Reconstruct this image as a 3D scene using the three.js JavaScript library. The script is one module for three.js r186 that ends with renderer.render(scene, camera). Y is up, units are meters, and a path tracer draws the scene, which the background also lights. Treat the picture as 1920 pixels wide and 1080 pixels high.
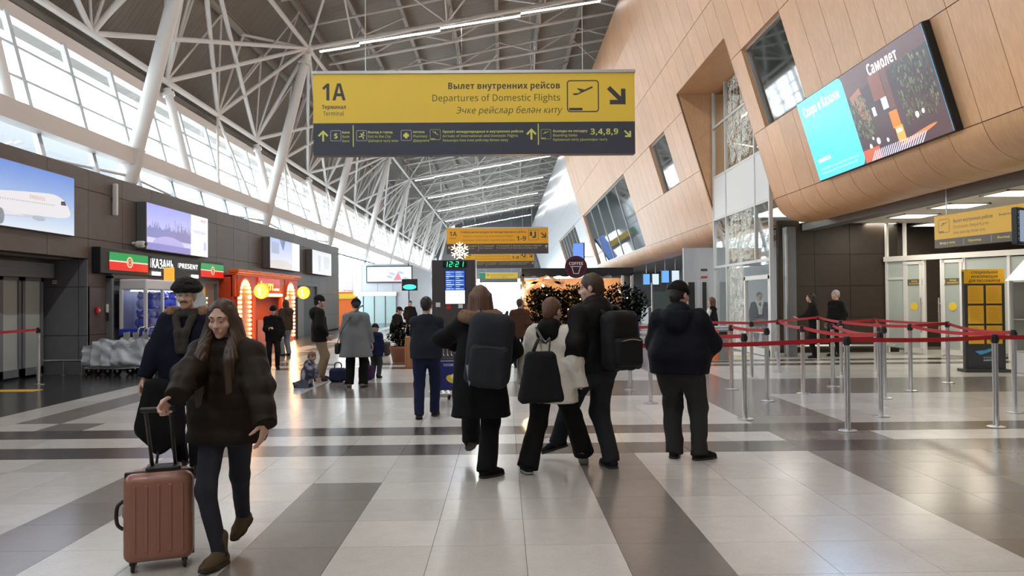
import * as THREE from 'three';
import { mergeGeometries } from 'three/addons/utils/BufferGeometryUtils.js';
import { RoundedBoxGeometry } from 'three/addons/geometries/RoundedBoxGeometry.js';
import { RectAreaLightUniformsLib } from 'three/addons/lights/RectAreaLightUniformsLib.js';

// ---------------------------------------------------------------- camera, sky, exposure
const scene = new THREE.Scene();
const FOCAL = 1465;                                   // pixels, in the 1920 x 1080 frame
const camera = new THREE.PerspectiveCamera(2 * Math.atan(540 / FOCAL) * 180 / Math.PI, 16 / 9, 0.1, 600);
camera.position.set(0, 1.6, 0);
camera.rotation.order = 'YXZ';
camera.rotation.set(0.0150, -0.0116, -0.0090);
camera.updateMatrixWorld(true);
const renderer = new THREE.WebGLRenderer({ antialias: true });
renderer.toneMapping = THREE.LinearToneMapping;
renderer.toneMappingExposure = 1.3;
renderer.shadowMap.enabled = true;
RectAreaLightUniformsLib.init();
scene.background = new THREE.Color(0.945, 0.98, 1.0);   // even overcast winter sky
scene.backgroundIntensity = 7;
const LED = 80;                                        // LED strips on the roof trusses

// ---------------------------------------------------------------- helpers
const V = (x, y, z) => new THREE.Vector3(x, y, z);
function ray(px, py) { return V((px - 960) / FOCAL, -(py - 540) / FOCAL, -1).applyQuaternion(camera.quaternion); }
function onFloor(px, py) { const d = ray(px, py); return camera.position.clone().addScaledVector(d, -1.6 / d.y); }
function atDepth(px, py, D) { const d = ray(px, py); return camera.position.clone().addScaledVector(d, -D / d.z); }
let seedState = 12345;
function rnd() { seedState = (seedState * 1664525 + 1013904223) >>> 0; return seedState / 4294967296; }
function reseed(n) { seedState = n >>> 0; }
const rr = (a, b) => a + (b - a) * rnd();

const taken = new Map();
function numbered(name) {
  const n = taken.get(name) ?? 0; taken.set(name, n + 1);
  return n ? name + '_' + String(n).padStart(3, '0') : name;
}
function lit(o) { o.traverse((m) => { if (m.isMesh) { m.castShadow = true; m.receiveShadow = true; } }); return o; }
function thing(name, label, category, pos = [0, 0, 0], turn = 0, group) {
  const g = new THREE.Group(); g.name = numbered(name);
  if (pos.isVector3) g.position.copy(pos); else g.position.set(...pos);
  g.rotation.y = turn; g.userData = { label, category };
  if (group) g.userData.group = group;
  scene.add(g); return g;
}
function part(parent, name, geo, mat, label) {
  const m = new THREE.Mesh(Array.isArray(geo) ? merge(geo) : geo, mat);
  m.name = name; m.castShadow = m.receiveShadow = true;
  if (label) m.userData.label = label;
  parent.add(m); return m;
}
function struct(name, geo, mat, label, category) {
  const m = part(scene, numbered(name), geo, mat);
  m.userData = { kind: 'structure', label, category }; return m;
}
function single(name, geo, mat, label, category, group) {
  const m = part(scene, numbered(name), geo, mat);
  m.userData = { label, category }; if (group) m.userData.group = group; return m;
}
function clean(g) {
  if (g.index) g = g.toNonIndexed();
  for (const k of Object.keys(g.attributes)) if (!['position', 'normal', 'uv'].includes(k)) g.deleteAttribute(k);
  if (!g.attributes.uv) g.setAttribute('uv', new THREE.BufferAttribute(new Float32Array(g.attributes.position.count * 2), 2));
  if (!g.attributes.normal) g.computeVertexNormals();
  return g;
}
function merge(list) { return list.length === 1 ? list[0] : mergeGeometries(list.map(clean)); }
function box(w, h, d, x = 0, y = 0, z = 0) { const g = new THREE.BoxGeometry(w, h, d); g.translate(x, y, z); return g; }
function rbox(w, h, d, r, x = 0, y = 0, z = 0) { const g = new RoundedBoxGeometry(w, h, d, 2, Math.min(r, w / 2.01, h / 2.01, d / 2.01)); g.translate(x, y, z); return g; }
function span(x0, x1, y0, y1, z0, z1) { return box(Math.abs(x1 - x0), Math.abs(y1 - y0), Math.abs(z1 - z0), (x0 + x1) / 2, (y0 + y1) / 2, (z0 + z1) / 2); }
function bar(a, b, r, seg = 10, r2 = r) {
  const A = a.isVector3 ? a : V(...a), B = b.isVector3 ? b : V(...b), L = A.distanceTo(B);
  const g = new THREE.CylinderGeometry(r2, r, L, seg, 1);
  g.applyQuaternion(new THREE.Quaternion().setFromUnitVectors(V(0, 1, 0), B.clone().sub(A).normalize()));
  g.translate((A.x + B.x) / 2, (A.y + B.y) / 2, (A.z + B.z) / 2); return g;
}
function beamBox(a, b, w, h) {      // rectangular bar, h measured near the vertical
  const A = V(...a), B = V(...b), L = A.distanceTo(B), g = new THREE.BoxGeometry(w, h, L);
  const m = new THREE.Matrix4().lookAt(A, B, Math.abs(B.y - A.y) > 0.98 * L ? V(0, 0, 1) : V(0, 1, 0));
  g.applyMatrix4(m); g.translate((A.x + B.x) / 2, (A.y + B.y) / 2, (A.z + B.z) / 2); return g;
}
function tube(points, r, seg = 24, rad = 8, closed = false) {
  return new THREE.TubeGeometry(new THREE.CatmullRomCurve3(points.map((p) => p.isVector3 ? p : V(...p)), closed), seg, r, rad, closed);
}
function quadGeo(pts) {             // a, b, c, d counter-clockwise seen from the front, with uv 0..1
  const g = new THREE.BufferGeometry();
  g.setAttribute('position', new THREE.Float32BufferAttribute(pts.flat(), 3));
  g.setAttribute('uv', new THREE.Float32BufferAttribute([0, 0, 1, 0, 1, 1, 0, 1], 2));
  g.setIndex([0, 1, 2, 0, 2, 3]); g.computeVertexNormals(); return g;
}
function canvasTex(w, h, draw) {
  const c = document.createElement('canvas'); c.width = w; c.height = h;
  draw(c.getContext('2d'), w, h);
  const t = new THREE.CanvasTexture(c); t.colorSpace = THREE.SRGBColorSpace; t.anisotropy = 8; return t;
}
function dataTex(n, fn, srgb = false, m = n) {
  const d = new Uint8Array(n * m * 4);
  for (let y = 0; y < m; y++) for (let x = 0; x < n; x++) {
    const v = fn(x, y), i = (y * n + x) * 4;
    if (Array.isArray(v)) { d[i] = v[0]; d[i + 1] = v[1]; d[i + 2] = v[2]; } else d[i] = d[i + 1] = d[i + 2] = v;
    d[i + 3] = 255;
  }
  const t = new THREE.DataTexture(d, n, m); t.wrapS = t.wrapT = THREE.RepeatWrapping; t.magFilter = THREE.LinearFilter; t.minFilter = THREE.LinearFilter;
  if (srgb) t.colorSpace = THREE.SRGBColorSpace; t.needsUpdate = true; return t;
}
function hash3(x, y, z) { let h = Math.imul(x | 0, 374761393) + Math.imul(y | 0, 668265263) + Math.imul(z | 0, 2147483647 - 61); h = Math.imul(h ^ (h >>> 13), 1274126177); return ((h ^ (h >>> 16)) >>> 0) / 4294967296; }
function noise3(x, y, z) {
  const ix = Math.floor(x), iy = Math.floor(y), iz = Math.floor(z); let fx = x - ix, fy = y - iy, fz = z - iz;
  fx = fx * fx * (3 - 2 * fx); fy = fy * fy * (3 - 2 * fy); fz = fz * fz * (3 - 2 * fz);
  const L = (a, b, t) => a + (b - a) * t, H = (a, b, c) => hash3(ix + a, iy + b, iz + c);
  return L(L(L(H(0, 0, 0), H(1, 0, 0), fx), L(H(0, 1, 0), H(1, 1, 0), fx), fy), L(L(H(0, 0, 1), H(1, 0, 1), fx), L(H(0, 1, 1), H(1, 1, 1), fx), fy), fz) * 2 - 1;
}
function tileNoise(x, y, n, f) {    // periodic 2-D noise, period n pixels, f cells
  const s = f / n, X = x * s, Y = y * s, ix = Math.floor(X), iy = Math.floor(Y); let fx = X - ix, fy = Y - iy;
  fx = fx * fx * (3 - 2 * fx); fy = fy * fy * (3 - 2 * fy); const w = (v) => ((v % f) + f) % f;
  const H = (a, b) => hash3(w(ix + a), w(iy + b), f);
  return (H(0, 0) * (1 - fx) + H(1, 0) * fx) * (1 - fy) + (H(0, 1) * (1 - fx) + H(1, 1) * fx) * fy;
}
const lin = (r, g, b) => new THREE.Color().setRGB(r, g, b);
function std(color, roughness = 0.6, metalness = 0, extra = {}) { return new THREE.MeshStandardMaterial({ color, roughness, metalness, ...extra }); }
function phys(color, roughness, extra = {}) { return new THREE.MeshPhysicalMaterial({ color, roughness, ...extra }); }
function glow(map, k = 1, extra = {}) { return new THREE.MeshStandardMaterial({ color: 0x050505, roughness: 0.25, emissive: 0xffffff, emissiveMap: map, emissiveIntensity: k, ...extra }); }
function lamp(color, k) { return new THREE.MeshStandardMaterial({ color: 0x222222, roughness: 0.5, emissive: color, emissiveIntensity: k }); }
function areaLight(color, intensity, w, h, pos, target) {
  const l = new THREE.RectAreaLight(color, intensity, w, h); l.position.copy(pos.isVector3 ? pos : V(...pos)); l.lookAt(target.isVector3 ? target : V(...target)); scene.add(l); return l;
}

// ---------------------------------------------------------------- materials
const speck = dataTex(512, (x, y) => 234 + 9 * tileNoise(x, y, 512, 128) + 7 * tileNoise(x, y, 512, 16) + 5 * tileNoise(x, y, 512, 5), true);
const woodTex = dataTex(512, (x, y) => {
  const a = tileNoise(x, y * 0.08, 512, 256), b = tileNoise(x, y * 0.25, 512, 64), c = tileNoise(x, y, 512, 6);
  const k = 0.86 + 0.06 * a + 0.05 * b + 0.04 * c; return [255 * k, 255 * (k - 0.01 * a), 255 * (k - 0.02 * a)];
}, true);
const panelTex = dataTex(256, (x, y) => 222 + 20 * tileNoise(x, y, 256, 64) + 13 * tileNoise(x, y, 256, 7), true);
const weave = dataTex(64, (x, y) => 110 + 60 * ((x >> 1) + (y >> 1) & 1) + 60 * hash3(x, y, 3));
const M = {
  white: std(lin(0.72, 0.71, 0.70), 0.45), steelWhite: std(lin(0.70, 0.68, 0.66), 0.42), beamPink: std(lin(0.66, 0.60, 0.565), 0.5),
  mullion: std(lin(0.56, 0.62, 0.66), 0.4), deck: std(lin(0.25, 0.23, 0.205), 0.75), purlin: std(lin(0.36, 0.33, 0.30), 0.6),
  wood: phys(lin(0.67, 0.392, 0.212), 0.40, { map: woodTex, clearcoat: 0.15, clearcoatRoughness: 0.25 }),
  woodDark: phys(lin(0.56, 0.27, 0.11), 0.45, { map: woodTex }),
  metalPale: std(lin(0.74, 0.75, 0.78), 0.22, 0.35), joint: std(lin(0.03, 0.025, 0.02), 0.9),
  brown: std(lin(0.135, 0.112, 0.100), 0.42, 0.15, { map: panelTex }), grey: std(lin(0.20, 0.21, 0.23), 0.5, 0.1, { map: panelTex }),
  brownDark: std(lin(0.050, 0.036, 0.027), 0.42, 0.1, { map: panelTex }),
  greyLight: std(lin(0.42, 0.45, 0.50), 0.5), charcoal: std(lin(0.035, 0.033, 0.036), 0.5), black: std(lin(0.012, 0.012, 0.013), 0.45),
  chrome: std(lin(0.84, 0.84, 0.85), 0.22, 1), steel: std(lin(0.50, 0.50, 0.51), 0.3, 1), alu: std(lin(0.60, 0.60, 0.60), 0.35, 0.8),
  belt: std(lin(0.42, 0.010, 0.018), 0.55), ceiling: std(lin(0.78, 0.73, 0.63), 0.6),
  pane: new THREE.MeshPhysicalMaterial({ color: lin(0.90, 0.96, 0.97), roughness: 0.0, transmission: 1, thickness: 0, ior: 1.5 }),
  glassClear: new THREE.MeshPhysicalMaterial({ color: lin(0.92, 0.95, 0.94), roughness: 0.02, transmission: 1, thickness: 0, ior: 1.5 }),
  glassFrost: new THREE.MeshPhysicalMaterial({ color: lin(0.66, 0.72, 0.70), roughness: 0.65, transmission: 0.55, thickness: 0, ior: 1.5 }),
  glassDark: phys(lin(0.015, 0.026, 0.024), 0.04, { ior: 2.1 }),
  snow: std(lin(0.75, 0.78, 0.82), 0.9), yellow: std(lin(0.80, 0.55, 0.04), 0.5), rubber: std(lin(0.02, 0.02, 0.02), 0.7),
  leaf: new THREE.MeshPhysicalMaterial({ color: lin(0.042, 0.125, 0.038), roughness: 0.6, side: THREE.DoubleSide }),
  terracotta: std(lin(0.30, 0.12, 0.07), 0.7), soil: std(lin(0.03, 0.02, 0.015), 0.95), orange: std(lin(0.80, 0.16, 0.02), 0.45),
  red: std(lin(0.55, 0.02, 0.015), 0.4),
};

// ================================================================ THE SETTING
// ---------------------------------------------------------------- floor: 0.605 x 0.6 m tiles, near ones as parts
const TX = 0.605, TZ = 0.6, X0 = 0.13, D0 = 8.12;
const toneRGB = [[0.62, 0.605, 0.575], [0.235, 0.212, 0.195], [0.085, 0.074, 0.070], [0.040, 0.039, 0.041], [0.30, 0.27, 0.235]];
function tone(i, j) {                       // i column (x), j row (depth)
  const x = X0 + (i + 0.5) * TX, k = ((j % 17) + 17) % 17, far = j >= 0;
  if (x < -7.25) return 3;
  if (k === 0 || k === 2) return 2;
  const band = i === 5 || i === 6;
  if (k === 1) return band ? 1 : 0;
  if (far && k >= 8 && k <= 11) return x > -3.3 ? 1 : (i === -11 && k < 11 ? 1 : 0);
  if (band) return 1;
  if (!far && x > 4.4) return j > -3 ? 1 : 4;
  if (k > 11 || j < -5) {                             // field in front of a pair of stripes
    if (i === -6) return 1;
    if (i === 1) return 1;
    if (i === -3) return j <= -3 || j > 5 && k < 15 ? 1 : 0;
    if (i === -11 && j > 0) return 1;
  }
  if (k > 2 && k < 8 && i === -11) return k === 3 ? 0 : 1;
  if (k === 3 && i === -10) return 1;
  return 0;
}
{
  const nearTiles = [], pos = [], nor = [], uv = [], col = [];
  const c = new THREE.Color();
  for (let j = -42; j < 212; j++) for (let i = -20; i < 30; i++) {
    const x = X0 + i * TX, D = D0 + j * TZ, cx = Math.abs(x + TX / 2);
    if (D > 3.8 && D < 11.7 && cx < (D + TZ) * 0.69 + 0.2) { nearTiles.push([i, j, x, D]); continue; }
    const t = toneRGB[tone(i, j)], v = 0.94 + 0.12 * hash3(i, j, 5);
    const q = [[x, -D], [x + TX, -D], [x + TX, -D - TZ], [x, -D - TZ]];
    for (const k of [0, 1, 2, 0, 2, 3]) { pos.push(q[k][0], 0, q[k][1]); nor.push(0, 1, 0); uv.push(q[k][0] / 1.5, q[k][1] / 1.5); col.push(t[0] * v, t[1] * v, t[2] * v); }
  }
  const g = new THREE.BufferGeometry();
  g.setAttribute('position', new THREE.Float32BufferAttribute(pos, 3)); g.setAttribute('normal', new THREE.Float32BufferAttribute(nor, 3));
  g.setAttribute('uv', new THREE.Float32BufferAttribute(uv, 2)); g.setAttribute('color', new THREE.Float32BufferAttribute(col, 3));
  const floorMat = std(0xffffff, 0.2, 0, { map: speck, vertexColors: true });
  const floor = struct('floor', g, floorMat, 'polished stone floor of pale tiles with grey and dark bands', 'floor');
  const slab = part(floor, 'slab', span(X0 - 20 * TX, X0 + 30 * TX, -0.4, -0.004, 26, -136), M.joint); slab.userData.label = 'dark slab and joints under the tiles';
  const mats = toneRGB.map((t) => [0, 1, 2].map((k) => std(lin(...t.map((v) => v * (0.955 + 0.045 * k))), 0.2 + 0.015 * k, 0, { map: speck })));
  const variants = [0, 1, 2].map((k) => {
    const b = box(TX - 0.003, 0.008, TZ - 0.003, 0, -0.004, 0), u = b.attributes.uv; for (let n = 0; n < u.count; n++) u.setXY(n, u.getX(n) * 0.4 + k * 0.31, u.getY(n) * 0.4 + k * 0.17); return b;
  });
  for (const [i, j, x, D] of nearTiles) {
    const h = Math.floor(hash3(i, j, 9) * 3), m = part(floor, 'tile', variants[Math.floor(hash3(i, j, 2) * 3)], mats[tone(i, j)][h]);
    m.position.set(x + TX / 2, 0, -D - TZ / 2);
  }
}
// outside ground with snow, and the raised road in front of the terminal
struct('ground_outside', span(-90, -12.9, -0.6, -0.3, 40, -190), M.snow, 'snow covered ground outside the glazing', 'ground');
{
  const t = thing('raised_road', 'grey blue raised road with parapet outside the slanted glazing', 'road', [-15.5, 0, -20]);
  part(t, 'parapet', span(-0.15, 0.15, 6.4, 7.7, 9, -12), M.greyLight); part(t, 'deck_slab', span(-7, 0.15, 5.7, 6.4, 9, -12), M.greyLight);
  for (const z of [7, -1, -9]) part(t, 'pier', span(-3, -2, -0.3, 5.7, z, z - 1), M.greyLight);
}

// ---------------------------------------------------------------- roof deck (extruded profile)
const DECK = [[-12.7, 9.0], [-11.6, 10.3], [-10.2, 12.4], [-8.6, 14.3], [-5.5, 15.15], [-2.4, 15.85], [0.7, 16.45], [3.8, 17.0], [8, 17.6], [17.4, 18.4]];
function deckY(x) { for (let i = 1; i < DECK.length; i++) if (x <= DECK[i][0]) { const [a, b] = [DECK[i - 1], DECK[i]]; return a[1] + (b[1] - a[1]) * (x - a[0]) / (b[0] - a[0]); } return 18.4; }
const ZN = 18, ZF = -134;                  // hall ends (near one behind the camera)
{
  const ribTex = dataTex(64, (x, y) => (x % 64) < 26 ? 60 : 235), mat = M.deck; ribTex.repeat.set(1, 1); mat.bumpMap = ribTex; mat.bumpScale = 0.05;
  const pos = [], uv = []; let s = 0;
  const put = (x, y, z, u, v) => { pos.push(x, y, z); uv.push(u, v); };
  for (let i = 1; i < DECK.length; i++) {
    const [a, b] = [DECK[i - 1], DECK[i]], L = Math.hypot(b[0] - a[0], b[1] - a[1]), zs = (ZN - ZF) / 0.5;
    for (const [p, q, dy] of [[a, b, 0], [b, a, 0.3]]) {
      const P = [[p[0], p[1] + dy, ZN, 0, s], [p[0], p[1] + dy, ZF, zs, s], [q[0], q[1] + dy, ZF, zs, s + L], [q[0], q[1] + dy, ZN, 0, s + L]];
      for (const k of [0, 2, 1, 0, 3, 2]) put(...P[k]);
    }
    s += L;
  }
  const g = new THREE.BufferGeometry(); g.setAttribute('position', new THREE.Float32BufferAttribute(pos, 3)); g.setAttribute('uv', new THREE.Float32BufferAttribute(uv, 2)); g.computeVertexNormals();
  struct('ceiling', g, mat, 'grey brown ribbed metal roof deck rising over the hall', 'ceiling');
}
for (const x of [-10.2, -8.6, -6.6, -4.6, -2.4, -0.2, 2.0, 4.2, 6.4]) {      // long purlins under the deck
  const y = deckY(x) - 0.16;
  struct('trim_purlin', merge([span(x - 0.09, x + 0.09, y - 0.14, y - 0.11, ZN, ZF), span(x - 0.02, x + 0.02, y - 0.11, y + 0.11, ZN, ZF), span(x - 0.09, x + 0.09, y + 0.11, y + 0.14, ZN, ZF)]), M.purlin, 'long steel purlin running under the ribbed roof deck', 'beam');
}
// ---------------------------------------------------------------- leaning columns, outer props, fans of braces, transverse trusses, LED strips
const COLZ = []; for (let k = -3; k <= 8; k++) COLZ.push(-(22.2 + 12.6 * k));
const OUT = (z) => V(-11.2, 9.0, z), INN = (z) => V(-8.6, 12.9, z);
const outNodes = []; for (let d = -6.9; d < 132; d += 4.72) outNodes.push(-d);
for (const z of COLZ) {
  const t = thing('leaning_column', 'thick white round column leaning in over the glass wall beam', 'column', [-10.5, 0, z], 0, 'leaning white roof columns');
  t.userData.kind = 'structure'; const L = (v) => v.clone().sub(t.position), foot = V(-11.2, 2.6, z), top = INN(z);
  part(t, 'footing', span(-0.95, -0.45, 0, 2.7, -0.25, 0.25), M.greyLight);
  part(t, 'shaft', bar(L(foot), L(V(-8.66, 12.65, z)), 0.225, 24, 0.2), M.steelWhite);
  part(t, 'collar', bar(L(V(-8.78, 12.2, z)), L(V(-8.75, 12.32, z)), 0.29, 24), M.steelWhite);
  part(t, 'sleeve', bar(L(V(-10.62, 5.05, z)), L(V(-10.38, 6.0, z)), 0.28, 24), M.steelWhite);
  part(t, 'head', (() => { const g = new THREE.SphereGeometry(0.24, 16, 12); g.translate(...L(top).toArray()); return g; })(), M.steelWhite);
  for (const oz of outNodes) if (Math.abs(oz - z) < 15) part(t, 'brace', bar(L(top), L(OUT(oz)), 0.085, 8), M.steelWhite);
  for (const dz of [-4.2, 4.2]) {
    part(t, 'roof_strut', bar(L(top), L(V(-10.2, deckY(-10.2) - 0.3, z + dz)), 0.06, 8), M.steelWhite);
    part(t, 'roof_strut', bar(L(top), L(V(-6.6, deckY(-6.6) - 0.3, z + dz)), 0.06, 8), M.steelWhite);
  }
  for (const [dx, dz] of [[0.35, -4.5], [0.35, 4.5]]) part(t, 'wind_brace', bar(L(V(-10.55, 5.2, z)), L(V(-10.75, 5.0, z + dz)), 0.04, 8), M.steelWhite);
}
struct('trim_chord', bar([-8.6, 12.9, 12], [-8.6, 12.9, -130], 0.10, 12), M.steelWhite, 'long white tube joining the heads of the leaning columns', 'roof tube');
struct('trim_chord', bar([-11.2, 9.0, 12], [-11.2, 9.0, -130], 0.10, 12), M.steelWhite, 'long white tube along the top of the glass wall', 'roof tube');
outNodes.forEach((z, n) => {
  const t = thing(n % 2 ? 'outer_prop' : 'eave_strut', n % 2 ? 'slim white prop leaning out along the glass wall' : 'pair of thin white rods forming an upturned V before the glazing', n % 2 ? 'column' : 'strut', [-10.5, 5.9, z], 0, n % 2 ? 'slim white props along the glazing' : 'thin V rods along the glazing');
  t.userData.kind = 'structure'; const L = (v) => v.clone().sub(t.position);
  if (n % 2) { part(t, 'shaft', bar(V(0, 0, 0), L(V(-11.16, 8.75, z)), 0.15, 18, 0.13), M.steelWhite); part(t, 'collar', bar(L(V(-11.1, 8.5, z)), L(V(-11.13, 8.62, z)), 0.2, 18), M.steelWhite); }
  else if (z < -25) for (const dz of [-1.9, 1.9]) part(t, 'rod', bar(V(0, 0, dz), L(V(-11.2, 8.9, z)), 0.055, 8), M.steelWhite);
  part(t, 'roof_strut', bar(L(OUT(z)), L(V(-10.2, deckY(-10.2) - 0.3, z)), 0.06, 8), M.steelWhite);
  for (const dz of [-2.36, 2.36]) part(t, 'roof_strut', bar(L(OUT(z)), L(V(-10.2, deckY(-10.2) - 0.3, z + dz)), 0.045, 6), M.steelWhite);
  const zi = COLZ.reduce((a, b) => Math.abs(b - z) < Math.abs(a - z) ? b : a);
  part(t, 'diagonal', bar(L(OUT(z)), L(V(-8.6, deckY(-8.6) - 0.35, z + (zi > z ? 2.4 : -2.4))), 0.05, 6), M.steelWhite);
});
const chordY = (x) => 12.9 + (x + 8.6) * 0.18;
for (let n = 0; n < 33; n++) {              // main trusses at the columns, lighter ones between
  const z = COLZ[0] - n * 4.2, main = n % 3 === 0; if (z < -129) break;
  const t = thing(main ? 'roof_truss' : 'light_truss', main ? 'white tubular roof truss carrying an LED strip' : 'thinner white tubular roof truss without a lamp', 'truss', [-8.6, 12.9, z], 0, main ? 'main roof trusses' : 'thin roof trusses');
  t.userData.kind = 'structure'; const L = (x, y, dz = 0) => V(x + 8.6, y - 12.9, dz), r = main ? 0.11 : 0.075, up = main ? 0 : 0.55;
  part(t, 'bottom_chord', bar(L(-8.6, chordY(-8.6) + up), L(8.2, chordY(8.2) + up), r, 10), M.steelWhite);
  part(t, 'top_chord', bar(L(-8.6, deckY(-8.6) - 0.4), L(8.2, deckY(8.2) - 0.4), 0.06, 8), M.steelWhite);
  const xs = [-6.6, -4.6, -2.4, -0.2, 2.0, 4.2, 6.4];
  xs.forEach((x, k) => {
    if (k % 2 === 0) for (const dz of main ? [-2.1, 2.1] : [0]) part(t, 'web_member', bar(L(x, chordY(x) + up), L(x, deckY(x) - 0.3, dz), 0.045, 6), M.steelWhite);
    for (const nx of [xs[k - 1], xs[k + 1]]) if (k % 2 === 0 && nx !== undefined) part(t, 'web_member', bar(L(x, chordY(x) + up), L(nx, deckY(nx) - 0.35, main ? (k % 4 ? 2.1 : -2.1) : 0), 0.045, 6), M.steelWhite);
  });
}
const ledMat = lamp(lin(1, 0.985, 0.96), 9);
for (const z of COLZ) {
  const t = thing('ceiling_light_strip', 'stepped row of white LED battens hung under a roof truss', 'ceiling light', [-8.1, 12.7, z + 0.05], 0, 'LED strips across the roof');
  const n = 7, dx = 12.6 / n;
  for (let k = 0; k < n; k++) {
    const x0 = k * dx, y0 = chordY(-8.1 + x0) - 12.7 - 0.24, off = k % 2 ? 0.07 : -0.07;
    part(t, 'batten', beamBox([x0, y0 + 0.05, off], [x0 + dx, y0 + 0.05 + dx * 0.15, off], 0.09, 0.05), M.white);
    part(t, 'led_tube', beamBox([x0 + 0.02, y0, off], [x0 + dx - 0.02, y0 + dx * 0.15, off], 0.085, 0.055), ledMat);
    if (k % 2 === 0) part(t, 'hanger', bar([x0 + dx / 2, y0 + 0.1, off], [x0 + dx / 2, y0 + 0.42, 0], 0.015, 6), M.steelWhite);
  }
  const a = areaLight(lin(1, 0.985, 0.96), LED, 12.6, 0.12, [-1.8, chordY(-1.8) - 0.42, z + 0.05], [-1.5, 0, z + 0.05]); a.castShadow = true;
}
// ---------------------------------------------------------------- slanted glass wall on the left
const GX = (y) => -10.45 - (y - 4.62) * 0.26;
struct('trim_beam', merge([span(-10.68, -10.32, 5.5, 5.95, ZN, ZF)]), M.beamPink, 'long pinkish white box beam along the foot of the slanted glazing', 'beam');
struct('trim_soffit', merge([span(-12.8, -12.6, 8.9, 9.4, ZN, ZF), span(-12.75, -11.70, 8.62, 9.05, ZN, ZF)]), std(lin(0.25, 0.23, 0.205), 0.75), 'metal soffit strip behind the eave beam', 'soffit');
struct('trim_eave', merge([span(-11.72, -11.40, 8.32, 8.64, ZN, ZF)]), M.beamPink, 'long pale eave beam above the slanted glazing', 'beam');
{
  const rows = [4.62, 5.98, 6.75, 7.55, 8.36], W = 2.4;
  let n = 0;
  for (let z = ZN; z > ZF + 1; z -= W, n++) {
    const low = z < -45;                      // past the shops the glazing reaches the floor
    const w = thing('window_' + (n + 1), 'slanted bay of the glass wall between two pale mullions', 'window', [GX(4.62), 4.62, z - W / 2], 0, 'bays of the slanted glass wall');
    w.userData.kind = 'structure';
    const L = (y) => V(GX(y) - GX(4.62), y - 4.62, 0);
    part(w, 'mullion', beamBox([L(4.62).x, 0, -W / 2], [L(8.36).x, 3.74, -W / 2], 0.16, 0.12), M.mullion);
    for (let k = 0; k < 4; k++) {
      const a = L(rows[k]), b = L(rows[k + 1]);
      part(w, 'transom', span(a.x - 0.05, a.x + 0.05, a.y - 0.03, a.y + 0.03, -W / 2, W / 2), M.mullion);
      if (z > -100 || k % 2 === 0) part(w, 'pane', quadGeo([[a.x, a.y, W / 2], [a.x, a.y, -W / 2], [b.x, b.y, -W / 2], [b.x, b.y, W / 2]]), M.pane);
      else part(w, 'pane', quadGeo([[a.x, a.y, W / 2], [a.x, a.y, -W / 2], [b.x, b.y, -W / 2], [b.x, b.y, W / 2]]), M.pane);
    }
    if (low) {
      part(w, 'lower_mullion', span(-0.06, 0.06, -4.62, 0, -W / 2 - 0.06, -W / 2 + 0.06), M.mullion);
      for (const [a, b] of [[-4.5, -2.3], [-2.3, 0]]) { part(w, 'lower_pane', quadGeo([[0, a, W / 2], [0, a, -W / 2], [0, b, -W / 2], [0, b, W / 2]]), M.pane); part(w, 'transom', span(-0.05, 0.05, b - 0.03, b + 0.03, -W / 2, W / 2), M.mullion); }
      part(w, 'sill', span(-0.1, 0.1, -4.62, -4.48, -W / 2, W / 2), M.mullion);
    }
  }
}
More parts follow.
